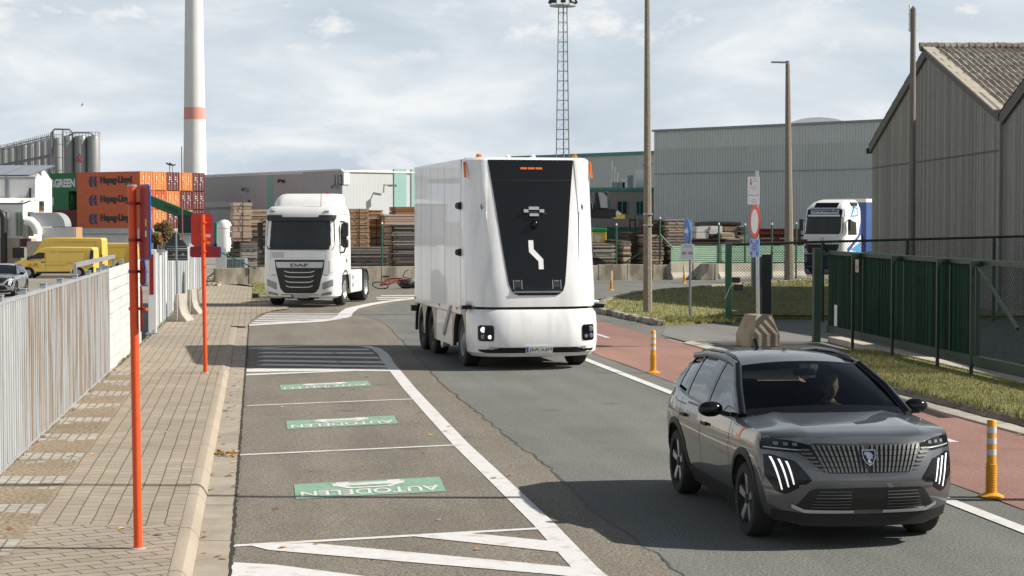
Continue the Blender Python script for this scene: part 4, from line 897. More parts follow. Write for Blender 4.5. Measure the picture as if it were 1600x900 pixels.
b = thing('gull', 'dark bird flying in the sky left of the chimney', 'bird', tuple(P(128,164,200)))
mb = MB(); mb.tube([(-.25,0,-.1),(0,0,0),(.28,0,.12)], [.03,.07,.02], 6); mb.add([(0,-.05,.03),(.1,0,.55),(.16,.12,.05)],[(0,1,2)]); mb.add([(0,.05,-.02),(-.1,.1,-.45),(.1,.12,-.02)],[(0,1,2)]); mb.xf(lambda p: p*.6); mb.build('body', m_ink, b)
# ------------------------------------------------------------------ fences on the left
fa = math.atan2(1, -.1325)
def along(Z0, Z1): return (Z1 - Z0) * math.hypot(1, .1325)
m_fpan = M('weathered_sheet', (.36,.37,.375), .65, var=.25, vs=2.5, stretch=(6,6,.5), col2=(.26,.205,.16), ms=1.6, mst=(2.2,2.2,.35), mix=(.42,.60), world=True)
m_fpanl = M('weathered_sheet_pale', (.40,.415,.42), .6, var=.25, vs=2.5, stretch=(6,6,.5), col2=(.30,.27,.235), ms=1.2, mst=(1.5,1.5,.3), mix=(.5,.7), world=True)
m_fpost = M('fence_post_grey', (.40,.42,.43), .5, metal=.3, var=.12, vs=6)
m_foot = M('fence_foot', (.2,.19,.17), .9)
b = thing('sheet_metal_fence', 'weathered ribbed sheet fence with grey posts and brown stains beside the pavement', 'fence', (fx(15), 15, 0), fa)
Zs = [15.9, 17.75, 19.6, 21.5, 23.4, 25.25, 27.2, 29.15, 30.95, 32.5]
for i, Z in enumerate(Zs):
    s_ = along(15, Z); mb = MB(); mb.box(s_-.04, s_+.04, -.06, .02, 0, 2.02); mb.box(s_-.046, s_+.046, -.066, .026, 2.02, 2.035); mb.build('post', m_fpost, b, bevel=.006)
    if i + 1 < len(Zs):
        s2 = along(15, Zs[i+1]); row = []; n = int((s2-s_-.08)/.17)
        for k in range(n):
            for q, o in ((0,0),(.42,0),(.5,.05),(.92,.05)): row.append((s_+.04+(k+q)*(s2-s_-.08)/n, o))
        row.append((s2-.04, 0))
        mb = MB(); mb.grid([[(x, -o, .16) for x, o in row], [(x, -o, 1.93) for x, o in row]]); mb.build('panel', m_fpanl if i < 3 else m_fpan, b, fix=False)
        MB().box(s_+.04, s2-.04, -.055, .015, 1.93, 1.965).build('rail', m_fpost, b); MB().box(s_+.04, s2-.04, -.05, .01, .13, .17).build('rail', m_fpost, b)
m_board = M('white_board', (.60,.595,.58), .6, var=.07, vs=1.5, stretch=(.5,1,4), col2=(.52,.51,.49), ms=2)
b = thing('white_board_fence', 'white horizontal board fence panel between the ribbed sheet fence and the gate opening', 'fence', (fx(32.7), 32.7, 0), fa)
Ln = along(32.7, 41.0)
for k in range(9): MB().box(.08, Ln-.08, -.03, .03, .10+k*.208, .10+k*.208+.197).build('board', m_board, b, bevel=.006)
for s_ in (.04, Ln/2, Ln-.04): MB().box(s_-.05, s_+.05, .035, .12, 0, 2.06).build('post', m_fpost, b)
mb = MB(); mb.box(-.3, Ln-.5, .5, .56, 2.0, 2.08); mb.box(-.3,-.2,.5,.56,-.75,2.0); mb.box(Ln-.6,Ln-.5,.5,.56,-.75,2.0); mb.build('gate_rail', m_steel, b)
b = thing('gate_post', 'white steel gate post with a red and white strip beside the gate opening', 'gate post', (fx(45.3), 45.3, 0), fa)
MB().box(-.1,.1,-.1,.1,0,2.12).build('post', m_white, b, bevel=.01); MB().box(-.104,-.1,-.04,.06,1.0,2.0).build('strip', m_red, b); MB().box(-.16,.16,-.16,.16,0,.05).build('base_plate', m_steel, b)
b = thing('steel_panel_fence', 'pale vertical steel panel fence running behind the sign with the concrete foot', 'fence', (fx(46), 46, 0), fa)
m_panl = [M('panel_white', (.55,.57,.58), .6, var=.08), M('panel_beige', (.40,.36,.31), .7, var=.12), M('panel_grey', (.44,.46,.47), .6, var=.08)]
Z = 46.0
while Z < 79:
    st = rnd(1.0, 1.6); s_, s2 = along(46,Z), along(46,min(Z+st, 79.5)); h_ = 1.95+rnd(-.05,.08)
    row = []; n = 7
    for k in range(n):
        for q, o in ((0,0),(.4,0),(.5,.03),(.9,.03)): row.append((s_+.03+(k+q)*(s2-s_-.06)/n, o))
    mb = MB(); mb.grid([[(x,-o,.06) for x,o in row],[(x,-o,h_) for x,o in row]]); mb.build('panel', random.choice(m_panl + [m_panl[2]]), b, fix=False)
    MB().box(s_-.03, s_+.03, -.05, .04, 0, h_+.08).build('post', m_fpost, b); Z += st

# ------------------------------------------------------------------ signs and posts on the left pavement
def pole_thing(name, label, cat, u, v, z0, topv, r, mat, lean=0, group=None):
    x, Y = G(u, v, z0); zt = CH + (HZ-topv)*Y/F - z0
    b = thing(name, label, cat, (x, Y, z0), 0, group)
    MB().cyl((0,0,-.02),(lean,0,zt),r,n=18).build('pole', mat, b, smooth=40); MB().lathe([(r+.035,-.01),(r+.03,.008),(r+.004,.016)], n=14).build('mortar_collar', m_conc, b, smooth=40)
    return b, zt
b, zt = pole_thing('road_sign', 'tall orange sign post in front with a stack of red-backed signs seen edge-on', 'road sign', 216, 858, .115, 291, .036, m_orange, -.028)
def zz(v, Y, z0=.115): return CH + (HZ-v)*Y/F - z0
MB().cyl((-.028,0,zt-.002),(-.028,0,zt+.012),.040,n=18).build('cap', m_steel, b)
def edge_sign(v0, v1, ln, t=.005, front=None, y=15.05, dx=.03, mat=None):
    z0, z1 = zz(v1,y), zz(v0,y); a = Vector((.44,-.90,0)); n = Vector((.90,.44,0))
    mb = MB(); c = .05; pl_ = [(0,z0),(ln-c,z0),(ln-.015,z0+.015),(ln,z0+c),(ln,z1-c),(ln-.015,z1-.015),(ln-c,z1),(0,z1)]
    mb.prism(pl_, 0, t, 'y'); mb.xf(lambda p: Vector((dx,.0,0)) + a*p.x + n*p.y + Vector((0,0,p.z))); s_ = mb.build('sign_back', m_red if mat is None else mat, b)
    if front:
        mb = MB(); pl2 = [(-.004,z0-.012),(ln-c,z0-.012),(ln-.01,z0+.006),(ln+.012,z0+c),(ln+.012,z1-c),(ln-.01,z1-.006),(ln-c,z1+.012),(-.004,z1+.012)]
        mb.prism(pl2, t, t+.010, 'y'); mb.xf(lambda p: Vector((dx,.0,0)) + a*p.x + n*p.y + Vector((0,0,p.z))); mb.build('sign_face', front, b)
    return s_
edge_sign(291, 403, .30, front=m_bluesign); edge_sign(407, 443, .15, front=m_bluesign); edge_sign(446, 518, .065)
for v in (318, 375, 424, 482):
    z = zz(v, 15.05); MB().cyl((-.018,0,z-.012),(-.018,0,z+.012),.046,n=18).build('clamp', m_orange if v == 482 else m_red, b)
    MB().obox((.06,-.03,z), (.14,.02,.022), -.9).build('clamp_arm', m_orange if v == 482 else m_red, b)
for v, w_, h_, m_ in ((348,.05,.06,m_yellow),(365,.045,.05,m_wsign)):
    z = zz(v,15.05); a = Vector((.44,-.90,0)); n = Vector((.90,.44,0)); mb = MB(); mb.box(.19,.19+w_,-.003,-.001,z-h_/2,z+h_/2); mb.xf(lambda p: Vector((.03,0,0)) + a*p.x + n*p.y + Vector((0,0,p.z))); mb.build('sticker', m_, b)
b, zt = pole_thing('road_sign', 'orange sign post further along the pavement with a red sign back over a small plate', 'road sign', 321, 583, .11, 335, .038, m_orange, -.03)
y0 = .05; Zq = 32.4; sc = Zq/F
def rsign(u0,u1,v0,v1,mat,nm,y=y0,t=.012,c=.05,par=None):
    xc = 321; X0,X1 = (u0-xc)*sc,(u1-xc)*sc; z0,z1 = zz(v1,Zq,.11),zz(v0,Zq,.11)
    return MB().prism([(X0+c,z0),(X1-c,z0),(X1,z0+c),(X1,z1-c),(X1-c,z1),(X0+c,z1),(X0,z1-c),(X0,z0+c)], y, y+t, 'y').build(nm, mat, par or b)
m_redl = M('sunlit_red_back', (.62,.035,.015), .45, var=.06)  # brighter copy of the back red, with sunlight put into the colour
s1 = rsign(299,333,334,385,m_redl,'sign_back'); rsign(299.5,334.5,333,385.5,m_bluesign,'sign_face',y0+.0125,.02,.05,s1)
s2 = rsign(297,344,385.8,402,m_red,'plate_back',c=.02); rsign(298,346,385.5,402.5,m_bluesign,'plate_face',y0+.0125,.02,.02,s2)
for v in (348,375,393,417): MB().cyl((-.015,0,zz(v,Zq,.11)-.012),(-.015,0,zz(v,Zq,.11)+.012),.05,n=14).build('clamp', m_orange, b)
for v in (348,375): MB().box(-.2,.12,.03,.05,zz(v,Zq,.11)-.015,zz(v,Zq,.11)+.015).build('stiffener', m_redl, b)
rsign(322.5,329,377,381,m_yellow,'sticker',y=.044,c=.003); rsign(322,329.5,366,371,m_wsign,'sticker',y=.0445,c=.003)
# grey sign back on a concrete foot
x, Y = G(277, 500, .03); b = thing('road_sign', 'dark grey triangular sign back over a rectangular plate on a grey post', 'road sign', (x, Y, .03))
sc = Y/F; zq = lambda v: CH + (HZ-v)*sc - .03
MB().cyl((0,0,.62),(-.02,0,zq(361)),.03,n=12).build('post', m_gsteel, b)
m_sback = M('sign_back_grey', (.035,.04,.045), .5, var=.1)
tri = [(-19.5*sc,zq(388)),(16*sc,zq(388)),(16*sc,zq(385)),(0*sc,zq(362.5)),(-3.5*sc,zq(362.5)),(-19.5*sc,zq(385))]
MB().prism(tri, .04, .06, 'y').build('triangle_back', m_sback, b); MB().box(-19*sc,16.5*sc,.04,.06,zq(407),zq(388.8)).build('plate_back', m_sback, b)
for v in (385,391,399,404): MB().box(-18*sc,15*sc,.015,.038,zq(v)-.012,zq(v)+.012).build('stiffener', m_gsteel, b)
for (u,v) in ((272,398),(286,398),(283,373)): MB().box((u-277)*sc-.03,(u-277)*sc+.03,.036,.0385,zq(v)-.03,zq(v)+.03).build('sticker', m_yellow, b)
def foot(u, v, label, hgt):
    x, Y = G(u, v, .03); b = thing('concrete_barrier', label, 'barrier', (x, Y, .03), R_(-10), 'concrete feet on the pavement')
    pr = [(-.28,0),(.28,0),(.27,.05),(.13,.22),(.075,.42),(.06,hgt),(-.06,hgt),(-.075,.42),(-.13,.22),(-.27,.05)]
    MB().prism(pr, -.02, .6, 'y').build('body', m_conc, b, bevel=.015); MB().cyl((0,-.025,.02),(0,-.025,hgt),.035,n=10).build('end_rib', m_conc, b)
foot(277, 502.5, 'splayed concrete foot at the grey post of the triangular sign', .76)
foot(297, 491, 'splayed concrete foot standing free behind the one with the sign post', .74)

# ------------------------------------------------------------------ yellow and white flexible posts
m_by = M('bollard_yellow', (.70,.33,.02), .45, var=.06); m_bw = M('bollard_reflector', (.62,.64,.66), .35, var=.05)
b0 = thing('marker_post', 'yellow flexible marker post with grey-white bands at right beside the grey car', 'marker post', (*G(1548.5, 777), .006), 0, 'yellow marker posts along the red cycle path')
MB().lathe([(.13,0),(.13,.012),(.09,.03),(.058,.045)], n=20).build('base', m_by, b0, smooth=35)
pr = [(.055,.04)]
for k in range(12): z = .05+k*.025; pr += [(.058,z),(.058,z+.012),(.051,z+.015),(.051,z+.022)]
pr += [(.049,.36),(.049,.78),(.043,.79)]; MB().lathe(pr, n=20).build('shaft', m_by, b0, smooth=35)
for z in (.43,.545,.66): MB().lathe([(.0505,z),(.0505,z+.062)], n=20).build('reflective_band', m_bw, b0, smooth=35)
for (u,v,z0,lab) in ((1020.5,583,.006,'yellow marker post on the red cycle path right of the white truck'), (955,453.5,.0,'small yellow marker post on the far road right of the white truck'),
                  (1069,443,.0,'small yellow marker post on the far road left of the green gate post'), (1277,437,.1,'small far yellow marker post in front of the blue and white truck')):
    dup(b0, (*G(u,v), z0), None, lab)
dup(b0, (*G(1176, 435), 0), None, 'small yellow marker post on the far road behind the sign pole').location.z = 0

# ------------------------------------------------------------------ lamp posts
m_pole = M('concrete_pole', (.30,.255,.20), .9, var=.2, vs=18, bump=.3, bs=60, col2=(.2,.17,.135), ms=25)
m_wpole = M('timber_pole', (.22,.19,.155), .9, var=.2, vs=8, stretch=(3,3,.3))
x, Y = G(1012, 487, .1); b = thing('lamp_post', 'concrete lamp post on the grass island right of the white truck', 'lamp post', (x, Y, .08))
MB().cyl((0,0,-.1),(-.05,0,11.5),.14,.06,8).build('pole', m_pole, b); mb = MB(); mb.tube([(-.05,0,11.4),(-.05,0,11.7),(-.5,0,11.9),(-1.2,0,11.95)], .035, 8); mb.obox((-1.5,0,11.95),(.7,.25,.1)); mb.build('lamp_arm', m_gsteel, b)
for z in (2.62,2.95): MB().cyl((0,0,z-.02),(0,0,z+.02),.15,n=8).build('band', m_steel, b)
x, Y = G(1233, 440, .05); zt = CH + (HZ-103)*Y/F
b = thing('lamp_post', 'tall dark lamp post with a short arm left of the timber shed', 'lamp post', (x, Y, .05))
MB().cyl((0,0,-.1),(-.12,0,zt),.23,.10,8).build('pole', m_pole, b); mb = MB(); mb.cyl((-.12,0,zt),(-.12,0,zt+.15),.08,n=8); mb.beam((-.1,0,zt+.08),(-.45,0,zt+.08),.08,.08); mb.build('lamp_arm', m_gsteel, b)
MB().obox((-.62,0,zt+.09),(.5,.3,.07)).build('lamp_head', m_steel, b, bevel=.02)
Y = 59.4; x = (1424-800)/F*Y; zt = CH + (HZ-15)*Y/F
b = thing('timber_pole', 'tall timber pole with a small white aerial in front of the timber shed', 'pole', (x, Y, 0))
MB().cyl((0,0,-.1),(0,0,zt),.125,.085,12).build('pole', m_wpole, b, smooth=50); MB().cyl((0,0,zt),(0,0,zt+.08),.085,.02,12).build('cap', m_wpole, b)
MB().cyl((-.12,-.02,zt-.75),(-.12,-.02,zt+.12),.028,n=8).build('aerial', m_white, b)
for dz in (-.2,-.7): MB().box(-.15,.1,-.03,.03,zt+dz-.015,zt+dz+.015).build('bracket', m_gsteel, b)
b = thing('lamp_post', 'lamp post outside the picture whose thin shadow crosses the pavement', 'lamp post', (6.95, 18.35, .06))
MB().cyl((0,0,-.05),(0,0,9.0),.09,.05,8).build('pole', m_pole, b); MB().obox((-.3,0,9.0),(.7,.2,.08)).build('lamp_head', m_steel, b)

# ------------------------------------------------------------------ signs on the right
x, Y = G(1078, 497, .1); sc = Y/F; b = thing('road_sign', 'blue round arrow sign over a white plate with two symbols on a grey post', 'road sign', (x, Y, .09))
zq = lambda v: CH + (HZ-v)*sc - .09
MB().cyl((0,0,-.1),(0,0,zq(343)),.035,n=12).build('post', m_gsteel, b)
ds = thing.__wrapped__ if False else None
def disc(mb, c, n_, r, t, seg=28, up=Vector((0,0,1))):
    n_ = n_.normalized(); a = n_.cross(up).normalized(); mb.add([c + a*r*cos(2*pi*k/seg) + up*r*sin(2*pi*k/seg) for k in range(seg)] + [c + n_*t + a*r*cos(2*pi*k/seg) + up*r*sin(2*pi*k/seg) for k in range(seg)],
        [(k,(k+1)%seg,seg+(k+1)%seg,seg+k) for k in range(seg)] + [tuple(range(seg-1,-1,-1)), tuple(range(seg,2*seg))]); return a
nd = Vector((-.985,-.17,0)).normalized()       # faces left, away from the sun
c = Vector((-.09,-.06,zq(361))); mb = MB(); aa = disc(mb, c, nd, .345, .02); s_ = mb.build('sign_disc', m_bluesign, b)
mb = MB(); disc(mb, c + nd*-.012, nd, .352, .03); mb.build('sign_rim', M('rim_blue', (.03,.25,.62), .4), s_)
mb = MB()
for p in ([(-.05,-.2),(.05,-.2),(.05,.06),(-.05,.06)],[(-.14,.05),(.14,.05),(0,.22)]): mb.add([c + nd*.024 + aa*(-q_[1]) + Vector((0,0,q_[0])) for q_ in p], [tuple(range(len(p)))])
mb.build('arrow', m_wsign, s_)
pw = MB(); nd2 = Vector((-.25,-1,0)).normalized(); a2 = Vector((1,-.25,0)).normalized()
cp = Vector((-.08,-.05,zq(393.5))); mk = lambda x_,z_,d_: cp + a2*x_ + nd2*d_ + Vector((0,0,z_))
def plate(mb, x0,x1,z0,z1,d0,d1): mb.add([mk(x0,z0,d0),mk(x1,z0,d0),mk(x1,z1,d0),mk(x0,z1,d0),mk(x0,z0,d1),mk(x1,z0,d1),mk(x1,z1,d1),mk(x0,z1,d1)], [(0,3,2,1),(4,5,6,7),(0,1,5,4),(1,2,6,5),(2,3,7,6),(3,0,4,7)])
plate(pw, -.185,.185,-.22,.22,0,.03); p_ = pw.build('plate', m_wsign, b)
mb = MB(); text_into(mb, 'UITGEZONDERD', lambda s_,t_,d: mk(-.12+.24*s_, .13+.045*t_, .032)); mb.build('lettering', M('print_dark', (.10,.16,.12), .6), p_)
def ring(mb, cx_, cz_, r, w_, seg=14):
    for k in range(seg):
        a, a_ = 2*pi*k/seg, 2*pi*(k+1)/seg; mb.add([mk(cx_+r*cos(a),cz_+r*sin(a),.032), mk(cx_+r*cos(a_),cz_+r*sin(a_),.032), mk(cx_+(r-w_)*cos(a_),cz_+(r-w_)*sin(a_),.032), mk(cx_+(r-w_)*cos(a),cz_+(r-w_)*sin(a),.032)], [(0,1,2,3)])
mb = MB()
for ox_ in (-.09,.09):
    ring(mb, ox_-.035, -.04, .034, .012); ring(mb, ox_+.035, -.04, .034, .012)
    mb.add([mk(ox_-.035,-.04,.0325),mk(ox_-.02,-.04,.0325),mk(ox_+.02,.02,.0325),mk(ox_+.005,.02,.0325)],[(0,1,2,3)])
mb.build('symbol', m_ink, p_)

x, Y = G(1183, 541, 0); Y -= .1; b = thing('concrete_block', 'stout tapered concrete block at the foot of the sign pole', 'concrete block', (x, Y, .01), R_(20))
def oct_(h_, z, c): return [Vector((sx*(h_ if k else h_-c), sy*(h_-c if k else h_), z)) for sx, sy, k in ((1,-1,1),(1,1,1),(1,1,0),(-1,1,0),(-1,1,1),(-1,-1,1),(-1,-1,0),(1,-1,0))]
mb = MB(); mb.loft([oct_(.40,0,.1), oct_(.40,.28,.1), oct_(.26,.70,.08), oct_(.25,.72,.08)], True, True); mb.build('body', M('block_concrete', (.34,.29,.22), .9, var=.15, vs=5, bump=.4, bs=25, col2=(.24,.20,.15), ms=2.5), b, bevel=.03)
sc = Y/F; b = thing('road_sign', 'steel pole with a white notice, a red-rimmed round sign and a blue and white plate', 'road sign', (x, Y, .73))
zq = lambda v: CH + (HZ-v)*sc - .73
MB().cyl((0,0,-.02),(-.04,0,zq(267)),.038,n=14).build('pole', m_steel, b)
nd2 = Vector((-.35,-1,0)).normalized(); a2 = Vector((1,-.35,0)).normalized(); cp = Vector((-.12,-.07,zq(298)))
pw = MB(); plate(pw,-.135,.135,-.31,.31,0,.015); p_ = pw.build('notice', m_wsign, b)
mb = MB(); plate(mb,-.07,-.05,.14,.27,.0155,.017); plate(mb,-.08,-.04,.13,.16,.0155,.0175); mb.build('emblem', m_red, p_)
mb = MB()
for k, (z, w_) in enumerate(((.25,.05),(.2,.05),(.08,.09),(.045,.06),(.01,.03),(-.1,.12),(-.115,.12),(-.2,.05),(-.24,.09),(-.27,.03))): plate(mb, (.03 if k<2 else 0)-w_/1, (.03 if k<2 else 0)+w_/1, z, z+.008, .0155,.0165)
mb.build('print_line', m_gsteel, p_)
nd = Vector((-.987,-.165,0)).normalized(); c = Vector((-.07,-.06,zq(346))); mb = MB(); disc(mb, c, nd, .375, .02); s_ = mb.build('sign_disc', M('rim_red', (.62,.03,.02), .4), b)
mb = MB(); disc(mb, c + nd*.0205, nd, .275, .002); mb.build('sign_face', m_wsign, s_)
cp = Vector((-.09,-.05,zq(387))); nd2 = Vector((-.8,-1,0)).normalized(); a2 = Vector((1,-.8,0)).normalized()
pw = MB(); plate(pw,-.115,.115,-.20,.20,0,.015); p_ = pw.build('plate', M('pale_blue_plate', (.30,.36,.62), .5), b)
mb = MB(); [plate(mb,x0,x0+.04,z0,z0+.08,.0155,.0165) for x0,z0 in ((-.09,.09),(.05,.09),(-.09,-.17),(.05,-.17))]; [plate(mb,-.06+.01*(k%2),.07,-.06+k*.035,-.04+k*.035,.0155,.0165) for k in range(5)]; mb.build('print_line', m_bluesign, p_)
mb = MB(); plate(mb,.115,.13,-.2,.2,-.01,.02); mb.build('plate_edge', M('edge_blue', (.03,.30,.55), .4), p_)

# ------------------------------------------------------------------ gate and chain-link fence on the right
def chain(mb, A, B, z0, z1, z0b=None, z1b=None, pitch=.075, r=.0022):
    """diamond mesh from A to B between z0..z1 as thin three-sided wires"""
    A, B = Vector((*A,0)), Vector((*B,0)); L_ = (B-A).length; u = (B-A)/L_
    h_ = z1-z0; zb = lambda s_: z0 + ((z0b if z0b is not None else z0)-z0)*s_/L_
    s_ = -h_
    while s_ < L_:
        for sg in (1,-1):
            a0, a1 = (s_, s_+h_) if sg == 1 else (s_+h_, s_)
            za, zb_ = 0, h_; p, q_ = a0, a1
            # clip to 0..L_
            def clip(p, za, q_, zc):
                lo, hi = (p, q_) if p < q_ else (q_, p)
                if hi <= 0 or lo >= L_: return None
                f_ = lambda s__: za + (zc-za)*(s__-p)/(q_-p)
                p2, q2_ = min(max(p,0),L_), min(max(q_,0),L_)
                return p2, f_(p2), q2_, f_(q2_)
            k = clip(p, za, q_, zb_)
            if k: mb.cyl(tuple((A+u*k[0])[:2]) + (zb(k[0])+k[1],), tuple((A+u*k[2])[:2]) + (zb(k[2])+k[3],), r, n=3)
        s_ += pitch
m_wire = M('fence_wire', (.03,.045,.04), .5, var=.1)
m_slat = boards('green_slat', (.004,.013,.009), (.022,.070,.045), .068, 'x', .8)
g0 = Vector((gl(42.4), 42.4, 0)); b = thing('sliding_gate', 'long dark green sliding gate filled with vertical slats, raised above its ground beam', 'gate', tuple(g0), math.atan2(-1, .1))
Lg = 16.5
zb_, zt_ = .42, 2.05
for s_ in (.35, 3.05, 5.85, 8.6, 9.95): MB().box(s_-.025, s_+.025, -.03, .05, zb_, zt_).build('upright', m_dgreen, b)
MB().box(.3, Lg, -.04, .06, zt_, zt_+.09).build('top_rail', m_dgreen, b); MB().box(.3, Lg, -.06, .08, zb_-.16, zb_).build('bottom_rail', m_dgreen, b)
mb = MB(); s_ = .42
while s_ < 9.9: mb.box(s_, s_+.048, .005, .017, zb_, zt_); s_ += .078
mb.build('slat_infill', m_slat, b)
mb = MB(); chain(mb, (.35,.03), (Lg,.03), zb_, zt_, pitch=.085, r=.004); mb.build('mesh_infill', m_wire, b, fix=False)
mb = MB(); mb.beam((9.95,.0,zt_), (11.9,.0,zb_+.6), .05, .05); mb.build('brace', m_dgreen, b)
MB().box(.9, 1.12, -.05, -.042, zb_+.02, zb_+.5).build('notice', m_wsign, b); MB().box(2.55, 2.8, -.05, -.042, zt_-.34, zt_-.06).build('notice', M('faded_notice', (.5,.38,.28), .7), b)
mb = MB(); mb.box(2.58,2.77,-.054,-.0505,zt_-.28,zt_-.18); mb.build('print_block', m_gsteel, b)
for s_, nm in ((0,'left'),(2.95,''),(5.75,''),(8.5,''),(10.3,''),(13.0,'')):
    p = g0 + Vector((.0995,-.995,0))*s_ + Vector((-.995,-.0995,0))*.22; big = s_ == 0
    q_ = thing('gate_guide_post', 'thick dark green guide post at the left end of the sliding gate' if big else f'green guide post in front of the sliding gate, {["nearest its left end","second from its left end","third from its left end","near the diagonal brace","outside the slatted part"][[2.95,5.75,8.5,10.3,13.0].index(s_)]}', 'post', (p.x, p.y, .0), math.atan2(-1,.1), 'posts guiding the sliding gate')
    w_ = .10 if big else .034; MB().box(-w_,w_,-w_*.8,w_*.8,0,2.2 if big else 2.13).build('post', m_dgreen, q_, bevel=.008); MB().box(-w_-.05,w_+.05,-w_-.03,w_+.03,0,.02).build('base_plate', m_dgreen, q_)
    MB().box(-w_*.6,w_*.6,w_*.8,.2,2.02,2.12).build('roller_bracket', m_dgreen, q_)
b = thing('gate_track', 'pale concrete ground beam under the sliding gate', 'ground beam', (g0.x+.25, g0.y, 0), math.atan2(-1,.1))
MB().box(0,Lg,-.2,.12,-.01,.135).build('beam', m_concl, b)
# chain-link fence across the back of the driveway, up to the shed
pA, pB = Vector((6.15,51.2,0)), Vector((14.62,50.6,0))
b = thing('chain_link_fence', 'dark chain-link fence with a black top rail from the green post to the shed', 'fence', (0,0,0))
zl = lambda t_: 2.17 + .24*t_
MB().cyl((pA.x,pA.y,zl(0)),(pB.x,pB.y,zl(1)),.035,n=8).build('top_rail', m_dgreen, b)
for k, t_ in enumerate((.30,.575,.855)):
    p = pA.lerp(pB,t_); MB().cyl((p.x,p.y,0),(p.x,p.y,zl(t_)+.02),.045,n=8).build('post', m_dgreen, b)
MB().cyl((pA.x,pA.y,.17),(pB.x,pB.y,.17),.02,n=6).build('bottom_rail', m_dgreen, b)
mb = MB(); chain(mb, (pA.x,pA.y), (pB.x,pB.y), .16, 2.15, .36, None, .085, .0045); mb.build('mesh', m_wire, b, fix=False)
x, Y = G(1140,503,.05); b = thing('gate_stop_post', 'green steel gate post with a lock box at the left end of the chain-link fence', 'gate post', (x-.05, Y-.1, 0))
MB().box(-.085,.085,-.085,.085,0,2.22).build('post', m_green, b, bevel=.01); mb = MB(); mb.box(.09,.32,-.06,.06,1.13,1.28); mb.box(.14,.4,-.05,.05,.92,1.08); mb.build('lock_box', m_dark, b, bevel=.01)
mb = MB(); mb.tube([(.1,-.1,1.15),(.0,-.12,.95),(-.1,-.11,.7)], .012, 5); mb.build('chain', m_steel, b)
MB().box(-.09,.09,-.09,.09,0,0.06).build('base_plate', m_green, b)
x, Y = G(1197,498,.05); b = thing('dark_post', 'thick dark mesh-covered post between the sign pole and the chain-link fence', 'post', (x, Y, 0)); MB().box(-.13,.13,-.1,.1,0,1.88).build('post', m_dark, b, bevel=.01); MB().tube([(.13,0,1.84),(.19,0,1.9),(.17,0,1.95)], .015, 5).build('cable', m_dark, b)
x, Y = G(1184,498,.05); b = thing('control_cabinet', 'grey electrical cabinet on a thin pipe beside the dark post', 'cabinet', (x-.02, Y+.2, 0)); MB().box(-.14,.2,-.1,.12,.95,1.80).build('case', m_gsteel, b, bevel=.01); MB().cyl((.05,0,0),(.05,0,.95),.03,n=8).build('conduit', m_dark, b)

# ------------------------------------------------------------------ walls, timber yard
def wl(u): t_ = (u-335)/(1045-335); return 80.7 + 7.0*t_
b = thing('concrete_wall', 'long low stained concrete wall in front of the timber yard, behind the white tractor unit', 'wall', (0,0,0))
us = [335,388,440,493,546,596,648,705,765,825,885,935,980,1020,1047]
for a_, c_ in zip(us, us[1:]):
    Za, Zb = wl(a_), wl(c_); xa, xb = (a_-800)/F*Za+.01, (c_-800)/F*Zb-.01; h_ = .72 + rnd(-.02,.04)
    mb = MB(); d = Vector((xb-xa, Zb-Za, 0)).normalized(); n = Vector((-d.y, d.x, 0))*.3
    mb.loft([[(xa,Za,-.02),(xa,Za,h_),(xa+n.x,Za+n.y,h_),(xa+n.x,Za+n.y,-.02)],[(xb,Zb,-.02),(xb,Zb,h_+rnd(-.01,.02)),(xb+n.x,Zb+n.y,h_),(xb+n.x,Zb+n.y,-.02)]]); mb.build('wall_segment', m_concd, b, bevel=.02)
PA, PB = G(1047,437), G(1256,434); PH = math.atan2(PB[1]-PA[1], PB[0]-PA[0])
lineZ = lambda u: (PA[1]-PA[0]*math.tan(PH))/(1-(u-800)/F*math.tan(PH))
for (u0,u1,v0,v1,lab) in ((1047,1081,410,437,'pale concrete barrier left end of the row under the green panels'),(1082,1098,410,436,'short pale concrete barrier left of the turned one'),(1121,1180,411,435,'pale concrete barrier right of the turned one'),(1181,1226,411,434,'pale concrete barrier behind the tall lamp post'),(1227,1256,411,434,'pale concrete barrier nearest to the blue and white truck')):
    Zb = lineZ(u0); x0 = (u0-800)/F*Zb; x1 = x0 + ((u1-800)/F*lineZ(u1)-x0)/cos(PH); h_ = (v1-v0)*Zb/F
    b = thing('concrete_barrier', lab, 'barrier', (x0, Zb, 0), PH, 'pale concrete barriers along the far road')
    MB().prism([(-.3,0),(.3,0),(.3,.12),(.1,.35),(.08,h_),(-.08,h_),(-.1,.35),(-.3,.12)], 0, x1-x0-.03, 'x').build('body', m_concl, b, bevel=.015); MB().box(.4,.7,-.31,-.2,-.01,.1).build('lift_slot', m_concd, b)
Zb = 87; b = thing('concrete_barrier', 'concrete barrier turned end-on showing its dark splayed profile', 'barrier', ((1109-800)/F*Zb, Zb, 0), R_(12), 'pale concrete barriers along the far road')
MB().prism([(-.45,0),(.22,0),(.28,.78),(-.02,.78),(-.12,.4),(-.42,.14)], 0, 1.6, 'y').build('body', m_concd, b, bevel=.02); MB().box(.285,.42,-.01,.5,0,.8).build('slab', m_concl, b)  # darker concrete than its neighbours: shade on the end profile, put into the colour
m_palegreen = M('pale_green_sheet', (.40,.57,.43), .55, var=.06, vs=2, col2=(.44,.60,.47))
